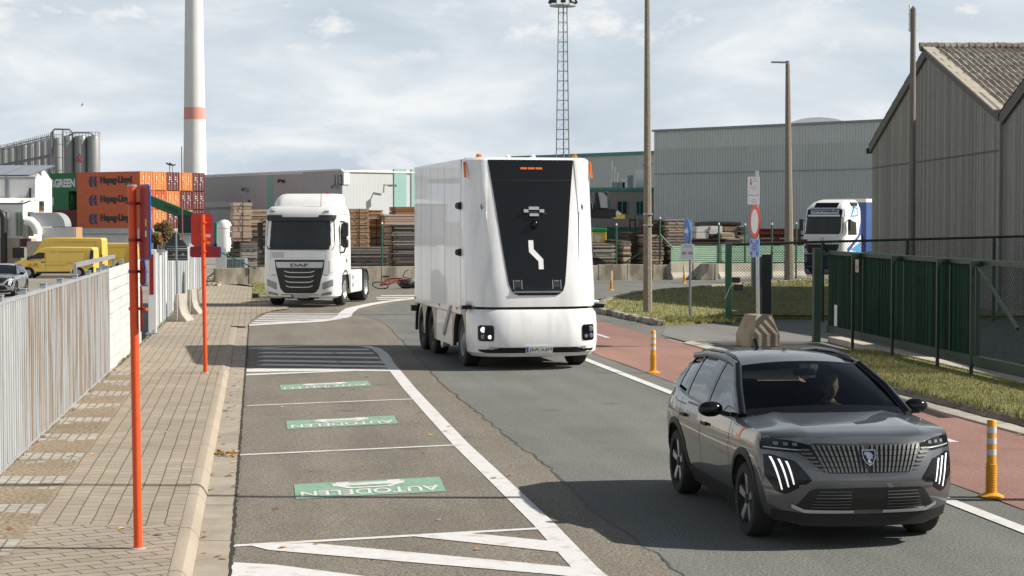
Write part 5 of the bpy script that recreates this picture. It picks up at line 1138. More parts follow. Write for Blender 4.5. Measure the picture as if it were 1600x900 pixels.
for (u0,u1,lab) in ((1048,1135,'pale green horizontal sheet fence panel left of the green gate post'),(1136,1256,'pale green horizontal sheet fence panel behind the chain-link fence')):
    Zb = lineZ(u0)+.7; x0 = (u0-800)/F*Zb; x1 = x0 + ((u1-800)/F*(lineZ(u1)+.7)-x0)/cos(PH); zb0, zb1 = CH + (HZ-411.5)*Zb/F, CH + (HZ-384.5)*Zb/F
    b = thing('sheet_fence', lab, 'fence', (x0, Zb, 0), PH); n = 9; rows = []
    for k in range(n):
        for q_, o in ((0,0),(.5,0),(.6,.04),(.95,.04)): rows.append((zb0+(zb1-zb0)*(k+q_)/n, o))
    mb = MB(); mb.grid([[(xx,-o,z) for xx in (0, x1-x0)] for z, o in rows]); mb.build('sheet', m_palegreen, b, fix=False)
    for xx in (.1,(x1-x0)/2,x1-x0-.1): MB().box(xx-.04,xx+.04,.02,.1,0,zb1).build('post', m_green, b)
b = thing('mesh_fence', 'tall thin green posts and wire of the timber yard fence behind the low wall', 'fence', (0,0,0))
pp = []
for u, v in ((418,352),(508,352),(597,350),(680,350),(760,350),(850,350),(963,352),(1031,342),(1079,350),(1123,351),(1164,352),(1206,351),(1244,350)):
    Z = wl(min(u,1045)) + .5 + (1.2 if u > 1045 else 0); xx = (u-800)/F*Z; zt_ = CH + (HZ-v)*Z/F; pp.append((xx,Z,zt_))
    MB().cyl((xx,Z,0),(xx,Z,zt_),.045,n=8).build('post', m_green, b); MB().cyl((xx,Z,zt_),(xx,Z,zt_+.1),.05,.03,8).build('post_cap', m_wsign, b)
mb = MB()
for a_, c_ in zip(pp, pp[1:]):
    for z in (.8,1.3,1.8,2.3): mb.cyl((a_[0],a_[1],z),(c_[0],c_[1],z),.006,n=3)
mb.build('wire', m_wire, b, fix=False)
for (a_, c_) in (((1031,366),(1012,378)),((1031,366),(1052,388)),((976,411),(1010,388)),((340,392),(400,420))):
    Z = wl(min(a_[0],1045))+.45; MB().cyl(tuple(P(a_[0],a_[1],Z)), tuple(P(c_[0],c_[1],Z)), .035, n=6).build('brace', m_green, b)
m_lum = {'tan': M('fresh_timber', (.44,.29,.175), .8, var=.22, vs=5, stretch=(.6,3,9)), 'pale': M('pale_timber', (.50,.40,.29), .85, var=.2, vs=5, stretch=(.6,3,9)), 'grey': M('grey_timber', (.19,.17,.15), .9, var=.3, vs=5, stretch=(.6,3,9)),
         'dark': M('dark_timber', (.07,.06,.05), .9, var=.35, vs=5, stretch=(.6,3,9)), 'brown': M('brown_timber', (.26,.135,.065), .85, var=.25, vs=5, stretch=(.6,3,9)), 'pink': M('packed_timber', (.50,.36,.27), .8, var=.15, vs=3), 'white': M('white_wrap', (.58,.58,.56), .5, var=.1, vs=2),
         'rust': M('rusty_beam', (.20,.055,.035), .7, var=.25, vs=3), 'weath': M('weathered_timber', (.36,.32,.27), .9, var=.3, vs=5, stretch=(.6,3,9))}
def lumber(u0,u1,v0,v1,Z,kinds,label,th=.07,gap=.25,depth=2.2,end=.10,name='timber_stack',jit=.05,straps=0,base=None,group='timber stacks in the yard'):
    """stack of planks seen from the side; kinds: materials used layer by layer"""
    x0,x1 = (u0-800)/F*Z,(u1-800)/F*Z; zb0 = 0 if base == 0 else CH+(HZ-v1)*Z/F; zt_ = CH+(HZ-v0)*Z/F
    b = thing(name, label, 'timber stack', ((x0+x1)/2, Z, zb0), R_(13), group)
    H_ = zt_-zb0; n = max(2,int(H_/th)); mbs = {k:MB() for k in kinds}; w_ = (x1-x0)/2
    for i in range(n):
        k = random.choice(kinds); z = H_*i/n; j0, j1 = rnd(-jit,jit), rnd(-jit,jit)
        g_ = gap*H_/n
        mbs[k].box(-w_+j0, w_+j1, rnd(-.03,.03), depth, z+(g_ if i % 2 else .15*g_), z+H_/n-.004)
        if i % 4 == 0 and n > 8:
            for q_ in (.1,.5,.9): mbs[k].box(-w_+2*w_*q_-.05,-w_+2*w_*q_+.05,-.04,.0,z,z+.05)
    nm = {'tan':'plank_layers','pale':'plank_layers'}
    core = MB(); core.box(-w_+.12,w_-.12,.06,depth-.05,0,H_-.03); core.build('core_planks', m_lum['dark'], b)
    for k, q_ in mbs.items():
        if q_.v: q_.build('plank_layer', m_lum[k], b)['kind'] = 'stuff'
    for s_ in range(straps):
        xx = -w_+2*w_*(s_+1)/(straps+1); MB().box(xx-.02,xx+.02,-.05,-.035,0,H_).build('strap', m_dark, b)
    return b
lumber(365,393,343,377,100,['pink'],'tall pale pack of boards left of the white tractor unit, lower one',.16,.12,straps=1,base=None)
lumber(366,393.5,316.5,342.5,100,['pink','pale'],'tall pale pack of boards left of the white tractor unit, upper one',.16,.12,straps=1)
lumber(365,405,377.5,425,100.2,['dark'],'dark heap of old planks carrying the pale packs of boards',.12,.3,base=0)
lumber(381,446,327.5,352,104,['pale','tan'],'pale planks on top of the stack directly left behind the white tractor unit',.09,.3)
lumber(388,440,352.5,380,104,['grey','dark','tan'],'grey planks in the stack left of the tractor unit mirror',.1,.35)
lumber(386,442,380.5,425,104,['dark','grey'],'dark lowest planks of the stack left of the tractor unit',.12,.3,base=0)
lumber(378,402,380,425,96,['grey','weath'],'small grey wooden crate on the ground left of the tractor unit',.11,.2,1.2,base=0,name='crate',jit=.01)
lumber(545,577.5,326,385.5,97,['tan'],'tall fresh tan plank stack right behind the tractor unit cab',.065,.25,straps=1,jit=.04)
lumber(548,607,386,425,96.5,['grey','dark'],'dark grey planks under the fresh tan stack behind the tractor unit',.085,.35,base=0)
lumber(577.8,599,328,341,99,['dark','tan'],'thin dark plank bundle on top of the brown pallets',.06,.3)
lumber(577.8,599,341.3,385.7,99,['brown','tan'],'brown board pallets between the two tall plank stacks',.13,.25,straps=1)
lumber(578,612,386,425,99.6,['dark'],'dark base planks under the brown board pallets',.12,.3,base=0)
lumber(601,668,335,350,98,['pink','pale'],'pale pinkish board layer across the stacks beside the white truck',.12,.2)
lumber(601,613.5,350.3,425,98,['pale','pink','tan'],'narrow tower of pale board ends beside the white truck',.16,.25,base=0)
lumber(614,690,350.3,425,98,['grey','weath','dark'],'wide grey plank stack partly behind the white truck',.06,.4,base=0,jit=.07)
lumber(618,690,323,334.7,99,['brown'],'orange-brown beams on top of the grey plank stack beside the white truck',.12,.2)
lumber(900,962,381,416,93,['weath','grey'],'grey-brown plank stack right of the white truck behind the low wall',.09,.4,base=0,jit=.08)
lumber(955,975,375,416,95,['brown','dark'],'small dark brown plank pile behind the wall right of the white truck',.08,.3,base=0)
lumber(974,986,376.5,416,94,['pale','grey'],'short tower of pale board ends left of the concrete lamp post',.13,.35,base=0,jit=.04)
lumber(979,1008,363,416,97,['dark'],'black plank stack behind the concrete lamp post',.09,.35,base=0,jit=.09)
lumber(1016,1042,343,416,97,['dark'],'tall black plank stack right of the concrete lamp post',.11,.35,base=0)
lumber(1015,1036,367,416,95,['weath','tan','grey'],'weathered plank ends in front of the tall black stack',.075,.4,base=0,jit=.1)
lumber(1041,1077,342.5,385,96.5,['weath','pale'],'pale weathered plank stack behind the blue arrow sign',.075,.4,jit=.12)
lumber(1046,1090,385.3,416,96.4,['dark','grey'],'dark planks under the pale weathered stack',.1,.3,base=0,jit=.1)
lumber(1066,1165,373,416,100,['grey','weath','dark'],'long low pile of grey planks behind the pale green panels',.09,.4,base=0,jit=.5)
lumber(1087,1108,354,372.7,99.5,['white'],'white wrapped timber pack, left one on the long low pile',.3,.05)
lumber(1108.5,1130,353,365.5,99.6,['white'],'white wrapped timber pack, right one on the long low pile',.3,.05)
lumber(1108.5,1126,366,372.7,99.6,['dark'],'thin dark plank bundle under the right white wrapped pack',.08,.3)
lumber(1127,1148,363.5,372.7,99,['pale'],'short pale plank bundle on the long low pile',.08,.25)
lumber(1131,1154,354,372.7,101,['brown','grey'],'brown board pack behind the short pale bundle',.12,.25)
lumber(1155,1166,353,372.7,101,['weath','dark'],'narrow weathered plank tower left of the round sign',.08,.35,jit=.1)
b = thing('tarpaulin', 'black tarpaulin roll lying over the wrapped timber packs', 'tarpaulin', (*P(1124,350.5,101).to_tuple()[:2], 0)); zq = CH+(HZ-351)*101/F
mb = MB(); mb.tube([(-1.3,.6,zq),(-.3,.6,zq+.05),(.8,.6,zq+.02),(1.25,.6,zq)], .14, 8); mb.build('roll', m_dark, b); mb = MB(); mb.grid([[(-1.3,.5,zq-.02),(1.25,.5,zq-.02)],[(-1.3,2.6,zq-.1),(1.25,2.6,zq-.1)]], thick=(0,0,-.03)); mb.build('sheet', m_dark, b)
def beams(u0,u1,v0,v1,Z,label):
    x0,x1 = (u0-800)/F*Z,(u1-800)/F*Z; b = thing('steel_beam', label, 'steel beam', (x0,Z,CH+(HZ-v1)*Z/F), 0, 'rusty steel beams in the yard'); h_ = (v1-v0)*Z/F; w_ = x1-x0
    mb = MB(); mb.box(0,w_,0,.4,0,.05); mb.box(0,w_,.18,.22,.05,h_-.05); mb.box(0,w_,0,.4,h_-.05,h_); mb.build('beam', m_lum['rust'], b)
for k,(v0,v1) in enumerate(((357,365),(365,372),(374,378),(384,388))): beams(1183,1249 if k < 2 else 1262,v0,v1,94+.3*k,'rusty red steel beam, %s in the pile right of the round sign' % ('topmost','second from the top','third from the top','lowest')[k])
b = thing('beam_rack', 'dark steel rack holding the rusty beams behind the chain-link fence', 'rack', ((1216-800)/F*95,95,0))
for dx_ in (-1.0,0,1.1): MB().box(dx_-.06,dx_+.06,-.1,1.2,0,CH+(HZ-357)*95/F-.05).build('upright', m_dark, b)
for v in (366,373,379,389): MB().box(-1.1,1.4,.45,1.3,CH+(HZ-v)*95/F-.12,CH+(HZ-v)*95/F-.02).build('shelf', m_dark, b)
# yellow bin, fork mast, loader crane
b = thing('yellow_skip', 'yellow bin with a green lid right of the white truck', 'bin', ((938-800)/F*96,96,CH+(HZ-380)*96/F)); MB().box(-.4,.32,0,1,0,.58).build('body', m_yellow, b, bevel=.03); MB().box(-.42,.34,-.05,1.05,.60,.80).build('lid', M('lid_green', (.02,.25,.08), .5), b, bevel=.03); MB().prism([(-.35,.1),(-.05,.05),(.02,.4),(-.3,.45)], -.012, -.003, 'y').build('placard', m_wsign, b)
b = thing('forklift_mast', 'dark forklift mast standing behind the planks left of the concrete lamp post', 'forklift', ((989-800)/F*100,100,0)); zq = CH+(HZ-341)*100/F
for dx_ in (-.18,.12): MB().box(dx_-.05,dx_+.05,0,.12,0,zq).build('mast_rail', m_dark, b)
mb = MB(); mb.box(-.2,.15,.02,.08,zq-.15,zq-.05); mb.box(-.2,.15,.02,.08,1.5,1.6); mb.build('cross_bar', m_dark, b); MB().box(-.4,.4,.3,1.8,.3,1.7).build('body', m_dark, b, bevel=.05); MB().obox((-.05,-.02,zq-.3),(.1,.08,.12)).build('lamp', m_redlens, b)
for s_ in (-.35,.35): MB().cyl((s_-.1,.8,.3),(s_+.1,.8,.3),.3,n=14).build('wheel', m_rubber, b)
b = thing('loader_crane', 'black hydraulic loader crane arm with a yellow end reaching out behind the white truck', 'crane', ((905-800)/F*92,92,0))
q_ = lambda u,v: P(u,v,92) - Vector(b.location)
mb = MB(); mb.box(-.35,.35,-.3,.3,0,2.4); mb.beam(q_(908,372),q_(925,318),.35,.35); mb.build('column', m_dark, b)
mb = MB(); mb.beam(q_(915,333),q_(962,333),.3,.42); mb.beam(q_(925,338),q_(955,338.5),.2,.2); mb.build('arm', m_dark, b); MB().beam(q_(960,338.5),q_(976,338.5),.3,.22).build('arm_end', m_yellow, b); MB().obox(tuple(q_(966,333.5)),(.25,.25,.2),0,0,0,.6).build('end_fitting', m_wsign, b)
mb = MB(); mb.obox(tuple(q_(938,313)),(.7,.5,.9),.2); mb.build('control_seat', m_dark, b, bevel=.05); mb = MB(); mb.prism([(-.12,-.35),(.22,-.35),(.2,.2),(.0,.42),(-.25,.42)], -.3, .3, 'y'); mb.xf(lambda p: p + q_(942,314)); mb.build('cover', m_steel, b)
mb = MB()
for k in range(7): mb.tube([q_(930+rnd(0,8),305+rnd(0,4)), q_(934+rnd(-4,4),318), q_(936+rnd(-5,5),330)], .03, 5)
mb.tube([q_(938,331),q_(944,339),q_(950,334)], .02, 5); mb.build('hose', M('hose_green', (.02,.16,.09), .5), b)
for s_ in (-.8,.8): MB().cyl((s_,-.3,.5),(s_,.3,.5),.5,n=14).build('wheel', m_rubber, b)
MB().box(-1.3,1.3,-.5,.5,.4,.8).build('chassis', m_dark, b)
b = thing('liquid_container', 'grey-blue caged liquid container behind the low wall left of the tractor unit', 'tank', ((366-800)/F*88,88,0)); zq = CH+(HZ-402)*88/F
MB().box(-.48,.5,.02,1,.12,zq-.06).build('tank', M('ibc_plastic', (.20,.25,.28), .5), b, bevel=.04)
mb = MB()
for k in range(6): xx=-.5+k*.204; mb.box(xx-.015,xx+.015,-.02,.0,.1,zq)
for k in range(5): z=.15+k*(zq-.17)/4; mb.box(-.5,.52,-.035,-.021,z-.012,z+.012)
mb.build('cage', m_steel, b); MB().box(-.52,.54,-.02,1.02,0,.1).build('pallet', m_dark, b)
b = thing('white_board', 'white upright board behind the low wall right of the second sign post', 'board', ((345-800)/F*87,87,0)); MB().box(-.25,.25,0,.06,0,CH+(HZ-388)*87/F).build('board', m_whitem, b); MB().box(-.2,-.14,.06,.5,0,1).build('prop', m_gsteel, b)
# small stones and rubble by the wall, verge block
mb = MB()
for i in range(60):
    g = G(rnd(322,345), rnd(436,448)); mb.obox((g[0],g[1],rnd(.02,.12)), (rnd(.1,.3),rnd(.1,.25),rnd(.06,.2)), rnd(0,3), 0, rnd(0,.5))
o = mb.build('rubble', m_concd); o['kind'] = 'stuff'
b = thing('kerb_stone', 'small dark kerb block at the corner of the grass patch left of the tractor unit', 'kerb stone', (*G(399,468),0)); MB().box(-.1,.12,-.1,.1,0,.22).build('block', m_dark, b, bevel=.02); MB().box(.14,.9,-.08,.1,0,.14).build('kerb', m_concl, b, bevel=.02)
# bicycle lying at the wall
b = thing('bicycle', 'red and black bicycle lying against the low concrete wall', 'bicycle', (*G(610,452),0.0))
def wheelring(mb, c, n_, r, t=.022, seg=20):
    n_ = Vector(n_).normalized(); a = n_.orthogonal().normalized(); q_ = n_.cross(a)
    mb.tube([Vector(c) + (a*cos(2*pi*k/seg)+q_*sin(2*pi*k/seg))*r for k in range(seg+1)], t, 5)
    for k in range(8): mb.cyl(Vector(c), Vector(c)+(a*cos(2*pi*k/8)+q_*sin(2*pi*k/8))*r, .005, n=3)
for xx, zz_ in ((-.42,.16),(.62,.24)):
    mb = MB(); wheelring(mb, (xx,0,zz_), (.1,.5,1.0), .33); mb.build('wheel', m_rubber, b)
mb = MB(); A_=(-.42,0,.18); B_=(.0,-.1,.22); C_=(-.1,.2,.42); D_=(.45,.15,.45); E_=(.62,0,.26)
for p, q_ in ((A_,B_),(A_,C_),(B_,C_),(C_,D_),(B_,D_),(D_,E_)): mb.cyl(p, q_, .028, n=6)
mb.build('frame', m_red, b); mb = MB(); mb.tube([(.5,.2,.5),(.62,.25,.75),(.75,.1,.8)], .018, 5); mb.tube([(.5,.2,.5),(.75,.0,.45),(.9,-.05,.45)], .018, 5); mb.build('handlebar', m_dark, b); MB().obox((-.2,.3,.52),(.26,.13,.07),.3).build('saddle', m_dark, b)
b = thing('black_bag', 'black rubbish bag beside the bicycle at the low wall', 'bag', (*G(629,451),0)); mb = MB(); mb.ball((.15,.1,.2), .28, 10, sc=(1.2,.8,.8)); mb.ball((.6,.15,.15), .25, 10, sc=(1.6,.8,.6)); mb.build('sack', m_dark, b, smooth=60)
# ------------------------------------------------------------------ trucks and vans
def lerp_tab(tab, q):
    if q <= tab[0][0]: return tab[0][1:]
    for a, b in zip(tab, tab[1:]):
        if q <= b[0]:
            k = (q-a[0])/(b[0]-a[0]); return tuple(x+(y-x)*k for x, y in zip(a[1:], b[1:]))
    return tab[-1][1:]
class Cab:
    """body whose plan outline (half width, front y, rear y, corner rx, ry) changes with height"""
    def __init__(s, levels, bow=.03): s.lv = levels; s.bow = bow
    def fy(s, x, z):
        hw, yf, yr, rx, ry = lerp_tab(s.lv, z); ax = min(abs(x), hw*.9999); y = yf + s.bow*(ax/hw)**2
        if ax > hw-rx: k = (ax-(hw-rx))/rx; y += ry*(1-math.sqrt(max(0, 1-k*k)))
        return y
    def ring(s, z, n=9):
        hw, yf, yr, rx, ry = lerp_tab(s.lv, z); xs = [0, (hw-rx)*.5, hw-rx] + [hw-rx+rx*sin(pi/2*k/n) for k in range(1, n+1)]
        half = [(x, s.fy(x, z) if x < hw*.999 else yf+s.bow+ry) for x in xs] + [(hw, yf+s.bow+ry+(yr-yf-s.bow-ry)*.5), (hw, yr-.04), (hw-.04, yr)]
        return [(x, y, z) for x, y in half] + [(-x, y, z) for x, y in reversed(half[1:])]
    def build(s, name, mat, parent, extra=(), smooth=35):
        zs = sorted(set([l[0] for l in s.lv] + list(extra)))
        return MB().loft([s.ring(z) for z in zs]).build(name, mat, parent, smooth=smooth)
    def panel(s, mb, x0, x1, zlo, zhi, d=.006, t=.02, nx=10, nz=5):
        """sheet following the front between curves zlo(x), zhi(x)"""
        zl = zlo if callable(zlo) else (lambda x: zlo); zh = zhi if callable(zhi) else (lambda x: zhi); rows = []
        for j in range(nz+1):
            r = []
            for i in range(nx+1):
                x = x0+(x1-x0)*i/nx; z = zl(x)+(zh(x)-zl(x))*j/nz; r.append((x, s.fy(x,z)-d, z))
            rows.append(r)
        mb.grid(rows, thick=(0, t, 0)); return mb
    def hpanel(s, mb, zs, hws, d=.006, t=.02, nx=14, xc=None):
        """sheet given by half widths per height"""
        rows = [[(w_*(2*i/nx-1), s.fy(w_*(2*i/nx-1), z)-d, z) for i in range(nx+1)] for z, w_ in zip(zs, hws)]
        mb.grid(rows, thick=(0, t, 0)); return mb
def truck_wheel(parent, x, y, r, wd, rim=m_alu, name='wheel', sgn=1, dual=False):
    mb = MB(); a, b = -wd/2, wd/2
    mb.lathe([(r*.62,a),(r*.93,a),(r,a+.04),(r,b-.04),(r*.93,b),(r*.62,b)], (x,y,r), 'x', 28, hollow=True); w_ = mb.build(name, m_rubber, parent, smooth=35)
    rm = MB(); o = b if sgn > 0 else a; s_ = sgn
    rm.lathe([(r*.62, o-s_*.01),(r*.57,o-s_*.03),(r*.5,o-s_*(.12 if dual else .07)),(r*.26,o-s_*(.12 if dual else .03)),(r*.22,o-s_*(.02 if not dual else .10)),(r*.01,o-s_*(.0 if not dual else .08))], (x,y,r), 'x', 24, nocap=True)
    for k in range(10): rm.cyl((x+o-s_*.06, y+r*.36*cos(2*pi*k/10), r+r*.36*sin(2*pi*k/10)), (x+o-s_*.02, y+r*.36*cos(2*pi*k/10), r+r*.36*sin(2*pi*k/10)), .018, n=6)
    rm.build('rim', rim, w_, smooth=35); return w_
m_cream = M('truck_white', (.80,.795,.775), .35, var=.03, coat=.35, vs=2); m_lens = M('headlamp_lens', (.24,.25,.26), .12, var=.35, vs=14, coat=.5)
m_plate = M('plate_blank', (.55,.50,.48), .5, var=.04); m_grill = M('grille_black', (.010,.010,.011), .4, var=.2)
m_drl = M('lit_lamp', (.95,.96,1.0), .2, emit=.6, var=.02)
m_euro = M('plate_blue', (.02,.10,.45), .4)

# ---- white tractor unit standing beside the wall, heading slightly to the left
TA = R_(-6.5); Tc = Vector((-6.92, 59.35, 0.03))
T = thing('tractor_unit', 'white tractor unit without trailer, parked with a silver grille bar and dark windscreen', 'truck', tuple(Tc), TA)
cab = Cab([(1.02,1.245,.01,2.25,.34,.36),(1.5,1.245,.02,2.25,.34,.36),(1.9,1.245,.05,2.25,.32,.34),(2.85,1.225,.19,2.25,.30,.32),(3.0,1.22,.21,2.25,.30,.32),(3.17,1.18,.27,2.25,.30,.34),(3.27,1.10,.40,2.25,.30,.34)], .05)
cab.build('cab', m_cream, T, (1.2,2.2,2.5))
low = Cab([(.27,1.10,.12,.84,.34,.34),(.34,1.20,.03,.86,.36,.36),(.5,1.245,.0,.86,.36,.36),(1.0,1.245,.0,.84,.36,.36),(1.03,1.24,.012,.84,.36,.36)], .05)
low.build('bumper', m_cream, T)
fair = Cab([(3.22,1.08,.62,2.25,.34,.4),(3.4,1.06,.70,2.25,.34,.4),(3.58,1.03,.95,2.25,.34,.5),(3.68,.98,1.25,2.25,.34,.6),(3.70,.90,1.4,2.2,.34,.6)], .04)
fair.build('roof_fairing', m_cream, T)
MB().cyl((.62,1.5,3.68),(.62,1.5,3.76),.05,n=8).build('marker_lamp', m_redlens, T)
mb = MB(); cab.hpanel(mb, [1.93,2.0,2.4,2.74,2.80], [1.11,1.15,1.13,1.11,1.10], .008); ws_ = mb.build('windscreen', m_glassd, T, smooth=40)
mb = MB(); cab.hpanel(mb, [1.86,1.93], [1.08,1.12], .010); mb.build('lower_screen_band', m_black, T)
mb = MB(); cab.hpanel(mb, [2.80,2.92], [1.12,1.16], .09, .10); cab.panel(mb, -1.16,-.62,2.88,2.99,.07,.08); cab.panel(mb, .62,1.16,2.88,2.99,.07,.08); mb.build('sun_visor', m_dark, T, smooth=40)
mb = MB()
for x in (-.5,.15,.7): mb.beam((x,cab.fy(x,1.97)-.02,1.97),(x-.42,cab.fy(x-.42,2.02)-.02,2.03),.02,.02)
mb.build('wiper', m_dark, T)
mb = MB(); cab.panel(mb, -.95,.78,2.0,2.12,-.03,.01) if False else None
gtop = 1.53
mb = MB(); cab.hpanel(mb, [1.0,1.2,gtop], [.74,.79,.83], .010); low.hpanel(mb, [.44,.48,.6,1.02], [.46,.54,.64,.745], .010); mb.build('grille', m_grill, T, smooth=40)
mb = MB(); cab.hpanel(mb, [1.27,1.32,1.46], [.74,.76,.79], .03, .03); bar = mb.build('grille_bar', M('brushed_silver', (.50,.52,.54), .35, metal=.5, var=.05), T, smooth=40)
mb = MB(); text_into(mb, 'DAF', lambda s_,t_,d: (-.30+.60*s_, cab.fy(-.30+.6*s_,1.36)-.034, 1.305+.105*t_), bold=.05); mb.build('lettering', M('letter_grey', (.10,.105,.11), .4), bar)
for k, z in enumerate((1.12,.97,.80,.64)):
    mb = MB(); c_ = cab if z > 1.0 else low; w_ = .50-.02*k
    rows = [[(x, c_.fy(x,z)-.05, z+h_+(.05*(abs(x)/w_)**6)) for x in [w_*(2*i/12-1) for i in range(13)]] for h_ in (-.013,0,.013)]; mb.grid(rows, thick=(0,.03,0)); mb.build('grille_slat', m_alu, T)
for sg in (-1,1):
    mb = MB(); low.panel(mb, *sorted((sg*.76,sg*1.10)), lambda x: .55+.14*((abs(x)-.76)/.34)**1, lambda x: .78+.12*((abs(x)-.76)/.34), .012, .03, 8, 4); mb.build('headlight', m_lens, T, smooth=40)
    mb = MB(); low.panel(mb, *sorted((sg*.72,sg*1.05)), lambda x: .36+.05*((abs(x)-.72)/.33), lambda x: .43+.08*((abs(x)-.72)/.33), .008); mb.build('fog_lamp', m_gsteel, T, smooth=40)
    mb = MB(); cab.panel(mb, *sorted((sg*1.0,sg*1.16)), 1.12, 1.52, .012, .03, 6, 3); mb.build('corner_deflector', m_cream, T, smooth=40)
    mb = MB(); low.panel(mb, *sorted((sg*.80,sg*1.22)), 1.025,1.045,.004,.02,8,1); mb.build('gap_line', m_dark, T)
    # mirrors on arms
    a = (sg*1.22,.62,2.55); mb = MB(); mb.obox((sg*1.43,.50,2.52), (.18,.16,.46), sg*-.2); mi = mb.build('mirror', m_dark, T, bevel=.05); mb = MB(); mb.obox((sg*1.42,.50,2.06), (.2,.16,.28), sg*-.2); mb.build('wide_mirror', m_dark, mi, bevel=.05)
    MB().tube([(sg*1.2,.65,1.75),(sg*1.36,.58,1.78),(sg*1.42,.55,1.95)], .03, 6).build('mirror_arm', m_dark, mi); MB().tube([(sg*1.2,.65,2.78),(sg*1.38,.55,2.76)], .03, 6).build('mirror_arm', m_dark, mi)
    # side door window and handle
    x = sg*1.2415; mb = MB(); mb.prism([(.62,1.98),(1.55,1.98),(1.55,2.70),(.80,2.72),(.62,2.45)], x, x+sg*.012, 'x'); mb.build('side_window', m_glassd, T)
    mb = MB(); mb.box(*sorted((x+sg*.006,x+sg*.014)),1.45,1.55,1.42,1.54); mb.build('door_handle', m_dark, T)
    mb = MB()
    for (y0,y1,z0,z1) in ((.50,.512,1.06,2.7),(1.68,1.692,1.06,2.95),(.5,2.2,3.005,3.015),(.5,1.68,1.06,1.07)): mb.box(*sorted((x+sg*.003,x+sg*.0075)),y0,y1,z0,z1)
    mb.build('door_seam', m_gsteel, T)
    # arch, step, tank skirt
    arc = [(1.35+.66*cos(a_),.52+.66*sin(a_)) for a_ in [pi*k/12 for k in range(13)]]; arc2 = [(1.35+.60*cos(a_),.52+.60*sin(a_)) for a_ in [pi*k/12 for k in range(12,-1,-1)]]
    MB().prism(arc+arc2, sg*.8, sg*1.25, 'x').build('wheel_arch', m_dark, T)
    mb = MB(); mb.prism([(1.98,.55),(2.28,.40),(2.28,1.5),(1.9,1.02)], *sorted((sg*.95,sg*1.24)), 'x'); mb.build('rear_mudguard', m_steel, T, bevel=.03)
    mb = MB(); mb.box(*sorted((sg*.78,sg*1.22)),2.45,4.32,.36,1.12); mb.build('side_skirt', m_cream, T, bevel=.05)
    mb = MB(); 
    for (y0,z0,z1) in ((2.62,.82,.96),(2.62,.56,.70)): mb.box(*sorted((sg*1.22,sg*1.235)),y0,y0+.14,z0,z1)
    mb.build('skirt_step', m_gsteel, T); MB().obox((sg*1.225,3.2,.75),(.02,.06,.06)).build('side_marker', m_amber, T)
    truck_wheel(T, sg*1.06, 1.35, .52, .33, sgn=sg); truck_wheel(T, sg*.93, 4.95, .52, .60, m_steel, sgn=sg, dual=True)
    arc = [(4.95+.62*cos(a_),.52+.62*sin(a_)) for a_ in [R_(20+140*k/10) for k in range(11)]]; arc2 = [(4.95+.57*cos(a_),.52+.57*sin(a_)) for a_ in [R_(160-140*k/10) for k in range(11)]]
    MB().prism(arc+arc2, *sorted((sg*.62,sg*1.23)), 'x').build('mudguard', m_dark, T); MB().box(*sorted((sg*.65,sg*1.2)),5.58,5.62,.2,.75).build('mud_flap', m_rubber, T)
MB().box(-.42,.42,.9,5.9,.6,.95).build('chassis_frame', m_dark, T); mb = MB(); mb.lathe([(.55,1.02),(.55,1.08),(.3,1.12)], (0,4.5,0), 'z', 20); mb.build('fifth_wheel', m_dark, T)
low_p = MB(); low.panel(low_p, -.27,.27,.275,.395,.03,.02,6,1); pl_ = low_p.build('number_plate', m_plate, T); mb = MB(); low.panel(mb, -.27,-.215,.277,.393,.033,.01,2,1); mb.build('plate_band', m_euro, pl_)
mb = MB(); low.panel(mb, -.62,.62,.26,.40,.012,.02,8,1); mb.build('lower_grille', m_grill, T)
mb = MB(); cab.panel(mb, -.93,-.52,1.60,1.78,.006,.01,4,1); mb.build('sticker_panel', M('pale_grey_panel', (.55,.55,.53), .5), T)
mb = MB(); cab.panel(mb, -.97,.85,1.84,1.852,.004,.01,10,1); cab.panel(mb,-.97,-.96,1.55,1.84,.004,.01,1,2); cab.panel(mb,.85,.86,1.55,1.84,.004,.01,1,2); mb.build('panel_seam', m_gsteel, T)
for x in (-.95,.85): mb = MB(); cab.panel(mb, x-.08,x+.08,3.09,3.13,.02,.05,3,1); mb.build('roof_lamp', m_gsteel, T)
MB().cyl((.62,.4,3.2),(.64,.45,3.75),.008,n=5).build('aerial', m_dark, T)
MB().box(-1.0,1.0,2.27,2.35,1.1,2.9).build('cab_back_frame', m_dark, T)

# ---- white driverless box truck on the road
EA = R_(12.3)
E = thing('driverless_truck', 'white cabless electric box truck with a black tapered front panel and white zigzag emblem', 'truck', (.214,35.78,0), EA)
m_ew = M('truck_pearl', (.82,.82,.82), .3, var=.035, coat=.5, vs=1.2, col2=(.70,.695,.685), ms=1.6, mst=(2.5,2.5,.35), mix=(.5,.72)); m_emirror = M('arch_mirror', (.16,.14,.115), .18, metal=.7, var=.2, vs=1.5)
sh = Cab([(1.20,1.27,-1.27,-.15,.62,.62),(1.5,1.275,-1.27,-.15,.62,.66),(2.2,1.275,-1.10,-.15,.58,.66),(3.0,1.27,-.90,-.15,.50,.56),(3.8,1.26,-.72,-.15,.42,.44),(4.0,1.25,-.68,-.15,.40,.40),(4.05,1.20,-.60,-.17,.38,.38)], .05)
sh.build('front_shell', m_ew, E, (1.8,2.6,3.4))
bx = MB(); bx.loft([[(-1.275,-.13,z),(1.275,-.13,z),(1.275,5.4,z),(-1.275,5.4,z)] for z in (1.0,4.03)]); bx.build('cargo_box', m_ew, E, bevel=.03)
MB().box(-1.25,1.25,-.145,-.12,1.0,4.02).build('body_gap', m_gsteel, E)
